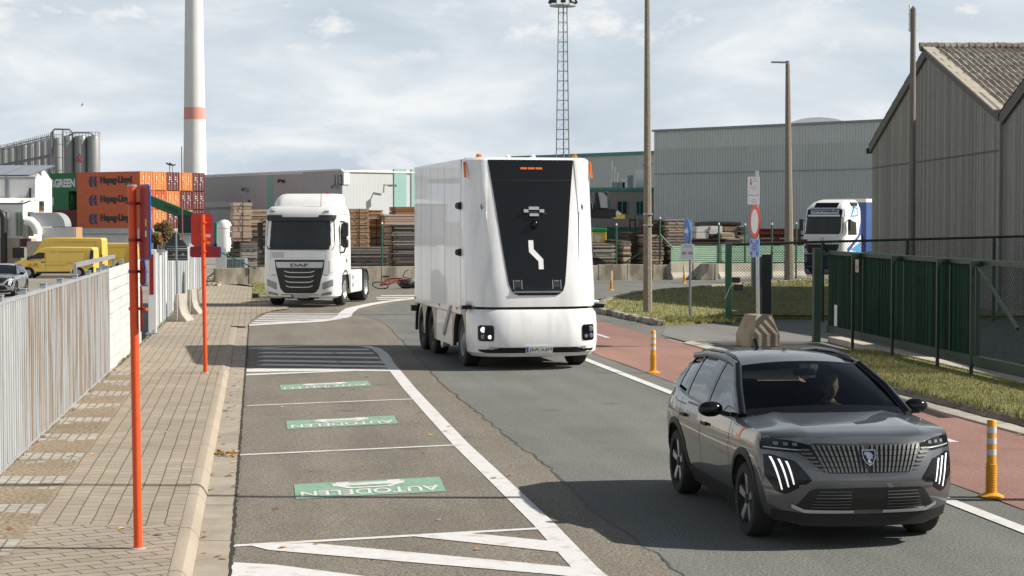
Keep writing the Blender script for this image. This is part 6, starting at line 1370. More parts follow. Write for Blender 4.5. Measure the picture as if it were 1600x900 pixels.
bm_ = Cab([(.26,1.16,-1.30,-.62,.7,.5),(.34,1.25,-1.39,-.64,.72,.56),(.55,1.275,-1.43,-.66,.74,.58),(.85,1.275,-1.41,-.66,.74,.58),(1.07,1.27,-1.34,-.64,.74,.56),(1.15,1.24,-1.29,-.62,.72,.54)], .05)
bm_.build('bumper', m_ew, E, (.45,.7,.95))
neck = Cab([(1.10,1.15,-1.12,-.2,.6,.5),(1.24,1.15,-1.12,-.2,.6,.5)], .05); neck.build('neck', m_dark, E)
mb = MB(); zs_ = [1.42,1.44,1.50,1.62,1.9,2.3,2.7,3.1,3.5,3.8,3.98,4.0]; hw_ = [.36,.43,.50,.545,.585,.635,.68,.725,.775,.815,.84,.83]
sh.hpanel(mb, zs_, hw_, .012, .03, 18); vis = mb.build('front_panel', m_black, E, smooth=40)
mb = MB(); sh.hpanel(mb, [3.60,3.612], [.786,.788], .0135, .004); mb.build('panel_joint', m_grill, vis)
mb = MB(); sh.hpanel(mb, [1.47,1.50], [.46,.47], .03, .02); mb.build('lower_lip', m_gsteel, vis)
# emblem: bent white bar
def on_vis(mb, pts, d=.018): mb.add([(x, sh.fy(x,z)-d, z) for x,z in pts] + [(x, sh.fy(x,z)-d+.004, z) for x,z in pts], [tuple(range(len(pts)))] + [(i,(i+1)%len(pts),len(pts)+(i+1)%len(pts),len(pts)+i) for i in range(len(pts))])
mb = MB(); zc = 2.19; on_vis(mb, [(-.13,zc+.27),(-.035,zc+.27),(-.035,zc+.10),(.14,zc-.09),(.14,zc-.28),(.045,zc-.28),(.045,zc-.13),(-.13,zc+.05)]); mb.build('emblem', M('emblem_white', (.80,.80,.80), .5), vis)
for x in (-.15,.0,.15): mb = MB(); sh.panel(mb, x-.065,x+.065,3.815,3.855,.024,.02,3,1); mb.build('marker_lamp', m_amber, vis)
mb = MB(); sh.panel(mb, -.20,.20,2.98,3.02,.06,.05,4,1); sh.panel(mb,-.26,.26,2.955,2.985,.02,.02,4,1); cl2 = mb.build('camera_bracket', m_dark, vis)
for (x0,x1,z0,z1) in ((-.10,.10,3.04,3.10),(-.09,.09,2.92,2.97),(-.20,-.11,2.99,3.05),(.11,.20,2.99,3.05)): mb = MB(); sh.panel(mb,x0,x1,z0,z1,.075,.05,2,1); mb.build('camera', m_steel, cl2)
mb = MB(); mb.ball((0,sh.fy(0,2.76)-.05,2.76), .085, 12, sc=(.8,.8,1)); mb.build('sensor_dome', m_black, vis, smooth=60)
for x in (-.38,.38):
    mb = MB(); sh.panel(mb, x-.06,x+.06,1.57,1.68,.016,.01,3,2); hg = mb.build('hatch_latch', m_dark, vis); mb = MB()
    for dx in (-.08,.08): sh.panel(mb, x+dx-.008,x+dx+.008,1.54,1.71,.02,.01,1,1)
    sh.panel(mb, x-.05,x+.05,1.685,1.70,.02,.01,1,1); mb.build('latch_edge', m_gsteel, hg)
for sg in (-1,1):
    mb = MB(); bm_.hpanel(mb, [.56,.585,.835,.86],[.12,.14,.14,.12],.012,.02) if False else None
    xa, xb = sorted((sg*.86,sg*1.13)); mb = MB(); rows = []
    for z, ins in ((.56,.03),(.58,.008),(.6,0),(.82,0),(.84,.008),(.86,.03)): rows.append([(xa+ins+(xb-xa-2*ins)*i/6, bm_.fy(xa+ins+(xb-xa-2*ins)*i/6,z)-.014, z) for i in range(7)])
    mb.grid(rows, thick=(0,.02,0)); hl = mb.build('headlight', m_black, E, smooth=40)
    for (dx,z,r,mm2) in ((-.05,.775,.055,m_drl if sg < 0 else m_lens),(-.055,.645,.045,m_lens),(.06,.64,.038,m_drl if sg < 0 else m_lens)):
        x = (xa+xb)/2 + dx*(1 if sg < 0 else -1); y = bm_.fy(x,z)-.016; mb = MB(); mb.lathe([(r*.98,.0),(r,-.012),(r*.75,-.016),(r*.3,-.014)], (x,y,z), 'y', 18); mb.build('lamp', mm2, hl, smooth=40)
    mb = MB(); bm_.panel(mb, *sorted((sg*.86,sg*.94)), .405,.455,.035,.03,2,1); mb.build('fog_lamp', m_steel, E)
    # corner indicators, side sensors, camera arms
    mb = MB(); mb.prism([(-.55,3.66),(-.50,3.66),(-.36,3.96),(-.41,3.97)], *sorted((sg*1.235,sg*1.268)), 'x'); mb.build('corner_indicator', m_amber, E)
    for z in (3.12,2.22): mb = MB(); mb.cyl((sg*1.26,-.16,z),(sg*1.36,-.20,z),.085,.06,10); mb.build('side_sensor', m_black, E)
    mb = MB(); mb.box(*sorted((sg*1.0,sg*1.32)),-.86,-.70,1.235,1.30); a_ = mb.build('camera_arm', m_ew, E, bevel=.02); MB().box(*sorted((sg*1.2,sg*1.40)),-.95,-.72,1.15,1.228).build('camera_pod', m_black, a_, bevel=.02)
    mb = MB(); mb.ball((sg*.98,sh.fy(sg*.98,3.1)-.01,3.1),.05,8,sc=(.7,.6,1.3)); mb.build('corner_camera', m_gsteel, E)
    # sculpted corner blade rising beside the black panel
    rows = [[(sg*(.86+.02*k), sh.fy(sg*(.86+.02*k),4.0-.5*k)-.012, 4.0-.5*k), (sg*(1.0-.04*k), sh.fy(sg*(1.0-.04*k),4.0-.5*k)-.05+.012*k, 4.0-.5*k), (sg*(1.10-.03*k), sh.fy(sg*(1.10-.03*k),4.0-.5*k)-.008, 4.0-.5*k)] for k in range(5)]
    mb = MB(); mb.grid(rows, thick=(0,.05,0)); mb.build('corner_blade', m_ew, E, smooth=60)
    # side skirt with wheel openings
    x0, x1 = sorted((sg*1.235,sg*1.268))
    def arcp(c, r, a0, a1, n=12): return [(c+r*cos(R_(a0+(a1-a0)*k/n)), .5+r*sin(R_(a0+(a1-a0)*k/n))) for k in range(n+1)]
    sk = [(.70,.36)] + [(.80,1.0),(2.55,1.0),(2.72,.36)]
    MB().prism(sk, x0, x1, 'x').build('side_skirt', m_ew, E)
    mb = MB(); mb.prism([(.78,1.14),(.98,1.14),(1.72,.62),(1.70,.50),(1.60,.50)], *sorted((sg*1.268,sg*1.295)), 'x'); mb.build('skirt_trim', M('trim_grey', (.30,.31,.33), .4, var=.05) if 'trim_grey' not in bpy.data.materials else bpy.data.materials['trim_grey'], E)
    fa_ = [(-.66,.36),(-.66,1.15),(.80,1.15),(.72,.36),(.62,.36)] + arcp(0,.62,0,180)[1:-1] + [(-.62,.36)]
    MB().prism(fa_, *sorted((sg*1.2,sg*1.272)), 'x').build('front_arch', m_emirror, E)
    ra = [(2.60,.36),(2.60,1.06),(5.4,1.06),(5.4,.45),(5.33,.40)] + arcp(4.74,.57,-10,190)[0:] + arcp(3.44,.57,-10,190)[0:] + [(2.8,.36)]
    MB().prism(ra, *sorted((sg*1.2,sg*1.270)), 'x').build('rear_arch', m_emirror, E)
    for y_, r_ in ((0,.5),(3.44,.5),(4.74,.5)): truck_wheel(E, sg*1.06, y_, r_, .30, m_dark if y_ else m_gsteel, sgn=sg)
    for (y_,z_) in ((.2,1.12),(2.2,1.10),(5.3,1.12)): mb = MB(); mb.obox((sg*1.28,y_,z_),(.03,.07,.05)); mb.build('side_marker', m_amber, E)
    mb = MB(); mb.lathe([(.14,0),(.10,.16),(.02,.2)], (sg*1.26,2.0,.36), 'x', 10); mb.xf(lambda p: p) ; mb.build('skirt_camera', m_ew, E)
    mb = MB(); mb.box(*sorted((sg*1.2,sg*1.36)),5.30,5.42,.82,.95); mb.build('rear_bracket', m_dark, E)
mb = MB(); bm_.hpanel(mb, [.335,.36,.40,.44], [1.0,1.10,1.13,.80], .010, .02, 16); lb = mb.build('lower_band', m_black, E, smooth=40)
mb = MB(); bm_.panel(mb, -.26,.26,.335,.462,.03,.02,6,1); np_ = mb.build('number_plate', M('plate_white', (.72,.73,.72), .4), E)
mb = MB(); bm_.panel(mb,-.25,-.21,.347,.453,.0325,.01,1,1); mb.build('plate_band', m_euro, np_)
mb = MB(); text_into(mb, 'JEA 53H', lambda s_,t_,d: (-.195+.435*s_, bm_.fy(-.195+.435*s_,.4)-.034, .352+.092*t_), bold=.015); mb.build('lettering', m_ink, np_)
for x in (-.95,.95): MB().lathe([(.06,4.04),(.055,4.10),(.03,4.12)], (x,-.35,0), 'z', 12).build('roof_beacon', m_amber, E)
for x in (-.3,.2): mb = MB(); mb.prism([(-.2,4.03),(.25,4.03),(.1,4.09),(-.05,4.12)], x-.03,x+.03, 'x'); mb.build('roof_fin', m_ew, E)
MB().box(-1.0,1.0,-.6,5.3,.35,1.0).build('underbody', m_dark, E)
# corner stripe: panel seams on the side
for sg in (-1,1):
    mb = MB()
    for y_ in (1.6,3.2,4.4): mb.box(*sorted((sg*1.275,sg*1.278)), y_, y_+.012, 1.1, 3.95)
    mb.build('panel_seam', M('seam_grey', (.45,.46,.48), .5) if 'seam_grey' not in bpy.data.materials else bpy.data.materials['seam_grey'], E)

# ---- blue and white articulated truck coming out of the side road
VA = R_(-34); Vx = sp_(1284,97)
V = thing('articulated_truck', 'white and blue articulated truck with a lettered panel above its windscreen, beside the shed', 'truck', (Vx, 97.0, 0), VA)
m_vb = M('truck_blue', (.012,.06,.24), .35, var=.05, coat=.4); m_vnavy = M('truck_navy', (.010,.025,.085), .35, var=.06, coat=.3); m_vsky = M('truck_sky', (.08,.33,.62), .4)
vc = Cab([(1.05,1.245,0,2.3,.32,.34),(1.6,1.245,.02,2.3,.32,.34),(2.1,1.245,.06,2.3,.32,.34),(3.0,1.22,.22,2.3,.30,.32),(3.45,1.19,.34,2.3,.30,.34),(3.8,1.05,.75,2.3,.34,.5),(3.93,.92,1.25,2.3,.34,.6),(3.96,.85,1.5,2.25,.34,.6)], .06)
vc.build('cab', m_cream, V, (1.3,2.5))
vl = Cab([(.25,1.15,.1,.86,.34,.34),(.4,1.24,0,.86,.36,.36),(1.06,1.245,0,.86,.36,.36)], .06); vl.build('bumper', m_vnavy, V)
mb = MB(); vc.hpanel(mb,[2.12,2.2,2.95,3.0],[1.06,1.12,1.10,1.06],.01); mb.build('windscreen', m_glassd, V, smooth=40)
mb = MB(); vc.hpanel(mb,[3.0,3.06,3.42,3.48],[1.10,1.14,1.12,1.04],.012); hd = mb.build('header_panel', m_black, V, smooth=40)
mb = MB(); vc.panel(mb,-.78,.82,3.21,3.42,.02,.02,6,1); sgn_ = mb.build('name_board', M('board_pale', (.62,.68,.72), .5), hd)
mb = MB(); text_into(mb,'GOOSSENS',lambda s_,t_,d:(-.74+1.52*s_, vc.fy(-.74+1.52*s_,3.3)-.024, 3.235+.16*t_), bold=.06); mb.build('lettering', M('letter_navy',(.015,.03,.11),.5), sgn_)
mb = MB(); vc.panel(mb,-1.05,1.05,3.06,3.16,.025,.03,8,1); mb.build('visor', m_cream, V)
mb = MB(); rows = [[(x, vc.fy(x,z)-.004, z+.006) for x in [-.66+1.32*i/8 for i in range(9)]] for z in (3.52,3.6,3.7,3.79)]; mb.grid(rows); mb.build('roof_window', m_black, V)
mb = MB(); vc.hpanel(mb,[1.10,1.2,1.58],[.78,.84,.98],.012); mb.build('grille', m_grill, V)
mb = MB(); 
for k in range(4): vl.panel(mb,-.7,.7,.42+.16*k,.47+.16*k,.012,.02,6,1)
mb.build('lower_slat', m_grill, V)
mb = MB(); rows = []; 
for k in range(16): a = 2*pi*k/16; rows.append((.10*cos(a),.10*sin(a)))
for (x,z),(x2,z2) in zip(rows, rows[1:]+rows[:1]): mb.add([(x,vc.fy(x,1.85+z)-.006,1.85+z),(x2,vc.fy(x2,1.85+z2)-.006,1.85+z2),(x2*.7,vc.fy(x2*.7,1.85)-.006,1.85+z2*.7),(x*.7,vc.fy(x*.7,1.85)-.006,1.85+z*.7)],[(0,1,2,3)])
on_ = [(-.9,1.68),(-.88,1.66),(.9,2.02),(.9,2.04)]; mb.add([(x,vc.fy(x,z)-.005,z) for x,z in on_],[(0,1,2,3)]); mb.build('badge', m_gsteel, V)
for sg in (-1,1):
    mb = MB(); vl.panel(mb,*sorted((sg*.86,sg*1.16)),.62,lambda x:.95,.014,.02,6,2); hl = mb.build('headlight', m_lens, V, smooth=40)
    mb = MB(); vl.panel(mb,*sorted((sg*.6,sg*1.1)),.36,.42,.014,.02,6,1); mb.build('fog_lamp', m_steel, V)
    x = sg*1.243; MB().prism([(.55,2.08),(1.7,2.08),(1.6,2.75),(.9,2.85),(.6,2.7)], x, x+sg*.012, 'x').build('side_window', m_glassd, V)
    MB().prism([(.9,3.05),(1.9,3.10),(1.85,3.5),(1.4,3.62)], *sorted((x-sg*.16,x+sg*.006)), 'x').build('sky_panel', m_vsky, V); MB().prism([(1.05,3.12),(1.75,3.15),(1.7,3.42),(1.42,3.5)], *sorted((x-sg*.1,x+sg*.012)), 'x').build('white_panel', m_cream, V)
    MB().box(*sorted((sg*1.02,sg*1.16)),1.2,2.0,3.62,3.82).build('side_fairing', m_dark, V, bevel=.03)
    MB().prism([(.4,1.06),(1.0,1.35),(2.3,2.1),(2.3,2.9),(1.9,2.05),(.5,1.35)], *sorted((x,x+sg*.008)), 'x').build('blue_sweep', m_vb, V)
    MB().prism([(.9,1.3),(2.3,1.06),(2.3,1.7)], *sorted((x,x+sg*.009)), 'x').build('sky_sweep', m_vsky, V)
    mb = MB(); mb.obox((sg*1.40,.42,2.6),(.16,.14,.62)); mb.tube([(sg*1.2,.55,2.85),(sg*1.4,.45,2.85)],.03,6); mb.build('mirror', m_dark, V, bevel=.03)
    MB().box(*sorted((sg*.75,sg*1.22)),2.3,4.2,.35,1.1).build('side_skirt', m_vb, V, bevel=.04)
    arc = [(1.35+.66*cos(a_),.52+.66*sin(a_)) for a_ in [pi*k/12 for k in range(13)]]; arc2 = [(1.35+.60*cos(a_),.52+.60*sin(a_)) for a_ in [pi*k/12 for k in range(12,-1,-1)]]
    MB().prism(arc+arc2, *sorted((sg*.8,sg*1.25)), 'x').build('wheel_arch', m_dark, V)
    truck_wheel(V, sg*1.05,1.35,.52,.33,sgn=sg); truck_wheel(V, sg*.95,4.9,.52,.55,m_steel,sgn=sg,dual=True)
    for y_ in (12.0,13.3,14.6): truck_wheel(V, sg*1.05,y_,.5,.38,m_steel,sgn=sg)
MB().box(-.42,.42,.9,15.8,.6,1.0).build('chassis_frame', m_dark, V)
MB().box(-1.275,1.275,2.9,16.3,1.15,3.82).build('trailer_body', m_vb, V, bevel=.02); MB().box(-1.285,1.285,2.85,16.35,3.824,4.02).build('trailer_roof_rail', m_whitem, V, bevel=.02)
mb = MB(); 
for k in range(6): mb.obox((1.29,3.2+k*.5,3.92),(.012,.06,.06))
mb.build('rivet', m_gsteel, V)
mb = MB(); mb.tube([(1.0,2.5,1.9),(1.1,2.7,1.5),(1.0,2.9,2.2)],.025,5); mb.tube([(.9,2.45,2.1),(1.15,2.7,1.3),(1.0,2.9,2.0)],.025,5); mb.build('air_hose', m_redlens, V)

# ---- yellow vans and the grey car in the yard
def van(loc, rz, Lv, Hv, label, tall=False, mat=m_yellow, group='yellow delivery vans in the yard'):
    """local: nose to -x, side seen on -y"""
    b = thing('delivery_van', label, 'van', loc, rz, group); W = .95; wx1, wx2, wr = -Lv/2+.93, Lv/2-.98, .34
    def arch(c, r=.41, n=10): return [(c+r*cos(pi*k/n), .30+r*sin(pi*k/n)) for k in range(n+1)]
    nose = -Lv/2
    prof = [(Lv/2,.30)] + arch(wx2) + arch(wx1) + [(nose+.12,.28),(nose+.02,.42),(nose,.75),(nose+.10,.98),(nose+.55,1.13),(nose+.98,1.22),(nose+1.62,Hv-.14),(nose+1.95,Hv-.03),(nose+2.4,Hv),(Lv/2-.12,Hv-.02),(Lv/2-.02,Hv-.12),(Lv/2,1.0)]
    n = len(prof); rows = []
    for (yy, sh_) in ((-W+.16,1),(-W+.05,.5),(-W,0),(-W,0),(W,0),(W-.05,.5),(W-.16,1)):
        rows.append([(x, yy if z > 1.25 else math.copysign(W, yy) if abs(yy) < W else yy, z) for x, z in prof])
    # body with upper sides leaning in
    rr = []
    for s_ in (-1, 1): rr.append([(x, s_*(W - (.10*(z-1.0)/(Hv-1.0) if z > 1.0 else 0)), z) for x, z in prof])
    MB().loft([rr[0], rr[1]], True, True).build('body', mat, b, smooth=30, bevel=.05)
    yo = lambda z: -(W - (.10*(z-1.0)/(Hv-1.0) if z > 1.0 else 0))
    def side(poly, nm, m_, d=.006, t=.012, par=None):
        mb = MB(); n_ = len(poly); mb.add([(x, yo(z)-d, z) for x,z in poly] + [(x, yo(z)-d+t, z) for x,z in poly], [tuple(range(n_)), tuple(range(2*n_-1,n_-1,-1))] + [(i,(i+1)%n_,n_+(i+1)%n_,n_+i) for i in range(n_)]); return mb.build(nm, m_, par or b)
    side([(nose+.80,1.20),(nose+1.95,1.24),(nose+1.98,Hv-.36 if not tall else 1.75),(nose+1.60,Hv-.34 if not tall else 1.75)], 'side_window', m_glassd)
    side([(nose+1.5,.30),(wx2-.46,.30),(wx2-.46,.43),(nose+1.4,.42)], 'side_moulding', m_dark)
    side([(Lv/2-.30,.9),(Lv/2-.01,.85),(Lv/2-.01,Hv-.2),(Lv/2-.2,Hv-.2)] if not tall else [(Lv/2-.1,.9),(Lv/2-.01,.9),(Lv/2-.01,1.4),(Lv/2-.1,1.4)], 'rear_trim', m_dark if not tall else m_redlens)
    side([(Lv/2-.55,.34),(Lv/2,.34),(Lv/2,.72),(Lv/2-.2,.66)], 'rear_bumper', m_dark, .01)
    if not tall:
        side([(Lv/2-.09,.95),(Lv/2-.012,.95),(Lv/2-.012,1.30),(Lv/2-.09,1.30)], 'tail_lamp', m_redlens, .012)
        side([(nose+1.75,.98),(nose+2.0,.98),(nose+2.0,1.04),(nose+1.75,1.04)], 'door_handle', m_dark, .012)
        side([(nose+1.0,.80),(nose+1.2,.80),(nose+1.10,.98)], 'emblem', m_amber, .008); side([(nose+1.28,.80),(nose+1.55,.82),(nose+1.52,.94),(nose+1.32,.94)], 'print_block', M('olive_print',(.35,.25,.06),.6) if 'olive_print' not in bpy.data.materials else bpy.data.materials['olive_print'], .008)
    sm = bpy.data.materials.get('van_seam') or M('van_seam', (.40,.26,.02), .6)
    for x0, x1, z0, z1 in ((nose+2.05,nose+2.065,.45,Hv-.25),(nose+2.3,Lv/2-.45,Hv-.28,Hv-.265),(nose+2.3,Lv/2-.6,1.02,1.035),(Lv/2-.42,Lv/2-.405,.9,Hv-.2)): side([(x0,z0),(x1,z0),(x1,z1),(x0,z1)], 'panel_seam', sm, .003)
    mb = MB(); rows = [[(nose+1.0+.62*q_, s_*(W-.14-.06*q_), 1.25+(Hv-.17-1.25)*q_+.012) for s_ in (-1,-.4,.4,1)] for q_ in (0,.5,1)]; mb.grid(rows); mb.build('windscreen', m_glassd, b)
    MB().obox((nose+1.02,-W-.14,1.25),(.14,.2,.24)).build('mirror', m_dark, b, bevel=.03)
    mb = MB(); mb.obox((nose+.12,-W+.2,.86),(.16,.3,.2)); mb.build('headlight', m_lens, b, bevel=.03)
    for c in (wx1, wx2):
        for s_ in (-1,1):
            mb = MB(); mb.lathe([(wr*.6,-.1),(wr*.95,-.1),(wr,-.07),(wr,.07),(wr*.95,.1),(wr*.6,.1)], (c,s_*(W-.12),wr), 'y', 24, hollow=True); w_ = mb.build('wheel', m_rubber, b, smooth=35)
            o = s_*.1; mb = MB(); mb.lathe([(wr*.62,o*.9),(wr*.55,o*.6),(wr*.2,o*.7),(wr*.15,o*.95),(.01,o*.95)], (c,s_*(W-.12),wr), 'y', 18, nocap=True); mb.build('rim', m_steel, w_, smooth=35)
    return b
van((sp_(82,113.5), 113.5+.95, -.75), R_(2), 5.0, 1.95, 'yellow delivery van in front, side on, with black rear edge and small red emblem')
van((sp_(92,117), 117+.95, -.75), R_(2), 5.5, 2.50, 'taller yellow delivery van directly behind the front one', True)
van((sp_(150,126), 126+.95, -.75), R_(1), 5.2, 2.05, 'yellow delivery van furthest back, half hidden beside the red sign post')
# ------------------------------------------------------------------ compact crossover car (used for the grey car in front and, plainer, for the car in the yard)
m_paint = M('paint_grey', (.066,.073,.078), .38, metal=.4, var=.04, vs=3, coat=1.0); m_paint2 = M('paint_silver', (.27,.28,.30), .3, metal=.4, var=.05, coat=.7)
m_lamp = M('lamp_lens', (.16,.17,.18), .1, var=.4, vs=20, coat=.5)
m_clad = M('cladding', (.010,.010,.011), .6, var=.15); m_scr = tinted_glass('windscreen_glass', (.55,.60,.58), .0, 1.3); m_sideg = tinted_glass('side_glass', (.06,.07,.07), .06)
m_sidec = tinted_glass('front_side_glass', (.6,.64,.62), .03)
m_int = M('interior', (.012,.012,.013), .8, var=.2); m_silver = M('silver_trim', (.55,.56,.58), .3, metal=.6, var=.05); m_slatg = M('grille_slat', (.13,.134,.13), .35, metal=.5, var=.05)
ZT = [(.22,.77),(.30,.815),(.42,.852),(.52,.870),(.60,.872),(.68,.884),(.78,.886),(.88,.876),(.96,.858),(1.04,.832),(1.12,.80)]
def sxz(z): return lerp_tab(ZT, z)[0]
TP = [(-2.16,-.02),(-1.8,0),(1.4,0),(1.8,-.02),(2.14,-.09)]
def sx(y, z): return sxz(z) + lerp_tab(TP, y)[0]
BT = [(-2.16,.935),(-2.05,.958),(-1.8,.985),(-1.4,1.005),(-1.0,1.03),(-.5,1.0),(0,.995),(1.0,1.035),(1.6,1.085),(2.0,1.09),(2.14,1.05)]
def zt_c(y): return lerp_tab(BT, y)[0]
def cl01(q): return max(0., min(1., q))
def warp(p):
    x, y, z = p; ax = min(1.15, abs(x)/.885)
    if y < -1.45: t = (-1.45-y)/.71; y += t*t*(.36*ax**3.3 + .11*cl01((z-.60)/.33)**1.6 + .09*cl01((.43-z)/.2))
    if y > 1.45: t = (y-1.45)/.69; y -= t*t*(.26*ax**2.5 + .16*cl01((z-.75)/.35))
    return Vector((x, y, z))
AX = (-1.30, 1.30)
def zsill(y):
    z = .27
    for c in AX:
        R = .415; d = abs(y-c)
        if d < R: z = max(z, .325 + math.sqrt(R*R-d*d))
    return z
def hump(u, y):      # bonnet section, u = 0 centre .. 1 edge
    k = cl01((-y-1.0)/1.16); a = .060*(1-.45*k)
    return a*(1-u**2.2) + .016*max(0,1-abs(u-.62)/.13)*(1-.45*k)
def car_station(y):
    zs, zt = zsill(y), zt_c(y); pts = [(0,.2 if zs < .3 else zs-.02),(sx(y,zs)*.75,.2 if zs < .3 else zs-.02)]
    for k in range(10): z = zs+(zt-zs)*k/9; pts.append((sx(y,z), z))
    w_ = sx(y,zt)
    if -.95 < y < 1.9: pts += [(w_-.03,zt+.005),(w_-.08,zt-.01),(w_-.10,.42),(.5,.40),(.35,.40),(.2,.40),(0,.40)]
    else: pts += [(w_*u, zt+hump(u,y) if y < 0 else zt+.02*(1-u*u)) for u in (.93,.80,.70,.62,.54,.30,0)]
    return [(x,y,z) for x,z in pts] + [(-x,y,z) for x,z in reversed(pts[1:-1])]
def make_car(name, label, loc, rz, paint, full=True):
    b = thing(name, label, 'car', loc, rz)
    ys = [-2.16,-2.12,-2.05,-1.95,-1.83,-1.73]
    for c in AX: ys += [c+.415*cos(pi*k/14) for k in range(15)] + [c-.43,c+.43]
    ys += [-.96,-.94,-.6,-.2,.2,.6,1.89,1.91,1.8,2.0,2.08,2.14]
    ys = sorted(set(round(y,4) for y in ys if not (y > -.94 and y < -.90)))
    mb = MB(); rings = [[warp(p) for p in car_station(y)] for y in ys]; mb.loft(rings, True, False)
    n = len(rings[0]); last = rings[-1]; half = n//2
    # rear face closed in horizontal bands
    o = len(mb.v); mb.v += [tuple(p) for p in last]; 
    for i in range(half): 
        a, c = i, i+1; a2, c2 = (n-i) % n, (n-i-1) % n; f = [a, c, c2, a2] if i else [a, c, c2]
        f = list(dict.fromkeys(f)); 
        if len(f) > 2: mb.f.append(tuple(q_+o for q_ in f)); mb.mi.append(0)
    body = mb.build('body', paint, b, smooth=32)
    FY = -2.16
    def fp(x, z, d=0): return warp((x, FY, z)) - Vector((0, d, 0))
    # front fascia
    rows = []; NZ, NX = 12, 32
    for j in range(NZ+1):
        r = []
        for i in range(NX+1):
            s_ = 2*i/NX-1; q_ = j/NZ; zt = zt_c(FY)+hump(abs(s_),FY); z = .235+(zt-.235)*q_
            zc = min(z, zt_c(FY)); r.append(warp((s_*sx(FY,zc), FY, z)))
        rows.append(r)
    MB().grid(rows).build('front_fascia', paint, b, smooth=40)
    def fpan(nm, m_, x0, x1, zl, zh, d=.005, t=.012, nx=8, nz=3, par=None, sm=40):
        zl_ = zl if callable(zl) else (lambda x: zl); zh_ = zh if callable(zh) else (lambda x: zh)
        rows = [[fp(x0+(x1-x0)*i/nx, zl_(x0+(x1-x0)*i/nx)+(zh_(x0+(x1-x0)*i/nx)-zl_(x0+(x1-x0)*i/nx))*j/nz, d) for i in range(nx+1)] for j in range(nz+1)]
        return MB().grid(rows, thick=(0,t,0)).build(nm, m_, par or b, smooth=sm)
    tb = lambda *pts: (lambda x: lerp_tab(list(pts), abs(x))[0])
    gb, gt_ = tb((0,.665),(.36,.668),(.42,.69),(.54,.80),(.60,.835)), tb((0,.905),(.45,.915),(.52,.895),(.60,.862))
    gr = fpan('grille', m_grill, -.60,.60, gb, gt_, .006, .02, 24, 3)
    if full:
        for i in range(23):
            q_ = (i-11)/11; xt, xb = .475*q_, .375*q_
            if abs(i-11) < 1: continue
            mb = MB(); w0 = .0075+.0035*abs(q_); nseg = 5
            for k in range(nseg):
                za, zb_ = .675+(.905-.675)*k/nseg, .675+(.905-.675)*(k+.86)/nseg; xa, xe = xb+(xt-xb)*k/nseg, xb+(xt-xb)*(k+.86)/nseg
                mb.add([fp(xa-w0,za,.018),fp(xa+w0,za,.018),fp(xe+w0,zb_,.018),fp(xe-w0,zb_,.018),fp(xa-w0*.4,za,.006),fp(xa+w0*.4,za,.006),fp(xe+w0*.4,zb_,.006),fp(xe-w0*.4,zb_,.006)],[(0,1,2,3),(0,4,5,1),(2,6,7,3),(1,5,6,2),(3,7,4,0)])
            mb.build('grille_slat', m_slatg, gr)
        for sg in (-1,1):
            for k in range(6):
                z = .70+.032*k; xa = .395+.022*k; xb = xa+.075+.003*k; mb = MB(); mb.add([fp(sg*xa,z-.008,.016),fp(sg*xb,z-.004,.016),fp(sg*xb,z+.005,.016),fp(sg*xa,z+.008,.016)],[(0,1,2,3)]); mb.build('grille_fin', m_slatg, gr)
        sh_ = [(-.062,.865),(.062,.865),(.060,.80),(.035,.755),(0,.728),(-.035,.755),(-.060,.80)]
        mb = MB(); mb.add([fp(x,z,.034) for x,z in sh_]+[fp(x,z,.01) for x,z in sh_],[tuple(range(7))]+[(i,(i+1)%7,7+(i+1)%7,7+i) for i in range(7)]); bd = mb.build('badge', m_chrome, b)
        mb = MB(); mb.add([fp(x*.84,.80+(z-.80)*.84,.0355) for x,z in sh_],[tuple(range(7))]); mb.build('badge_field', m_black, bd)
        mb = MB(); li = [(-.040,.845),(-.012,.848),(.020,.838),(.036,.815),(.026,.800),(.030,.785),(.012,.792),(.006,.775),(.016,.760),(0,.748),(-.018,.765),(-.012,.785),(-.026,.800),(-.022,.815),(-.044,.822)]
        mb.add([fp(x,z,.0365) for x,z in li],[tuple(range(len(li)))]); mb.build('badge_head', m_chrome, bd)
        fpan('bonnet_seam', m_int, -.56,.56, tb((0,.9285),(.45,.9285),(.56,.915)), tb((0,.9325),(.45,.9325),(.56,.919)), .002, .004, 20, 1)
        mb = MB(); text_into(mb,'2008',lambda s_,t_,d: fp(-.07+.11*s_-.0,.912+.013*t_,.009), bold=.02); mb.build('model_lettering', m_ink, b)
    lg = fpan('lower_grille', m_grill, -.62,.62, tb((0,.345),(.5,.345),(.62,.358)), tb((0,.54),(.50,.535),(.62,.375)), .006, .02, 24, 3)
    fpan('bumper_lip', paint, -.60,.60, tb((0,.548),(.5,.545),(.60,.54)), tb((0,.578),(.5,.575),(.60,.565)), .022, .03, 20, 2)
    fpan('chin', m_clad, -.79,.79, tb((0,.195),(.55,.20),(.79,.25)), tb((0,.30),(.5,.305),(.8,.335)), .008, .02, 20, 2)
    for sg in (-1,1):
        if full:
            for k in range(6):
                z = .365+.028*k; fpan('lower_slat', m_slatg, *sorted((sg*.16,sg*(.50-.012*k))), z, z+.008, .014, .006, 6, 1, lg)
        fpan('silver_trim', m_silver, *sorted((sg*.13,sg*.65)), tb((.13,.318),(.55,.318),(.65,.36)), tb((.13,.343),(.55,.348),(.65,.395)), .016, .02, 10, 2)
        hl = fpan('headlight', m_black, *sorted((sg*.50,sg*.862)), tb((.50,.872),(.62,.835),(.862,.845)), tb((.50,.902),(.65,.935),(.80,.945),(.862,.93)), .010, .02, 10, 4)
        for k in range(3): x = sg*(.61+.07*k); fpan('lamp', m_lamp, *sorted((x-.018*sg,x+.018*sg)), .890, .915, .014, .006, 2, 1, hl)
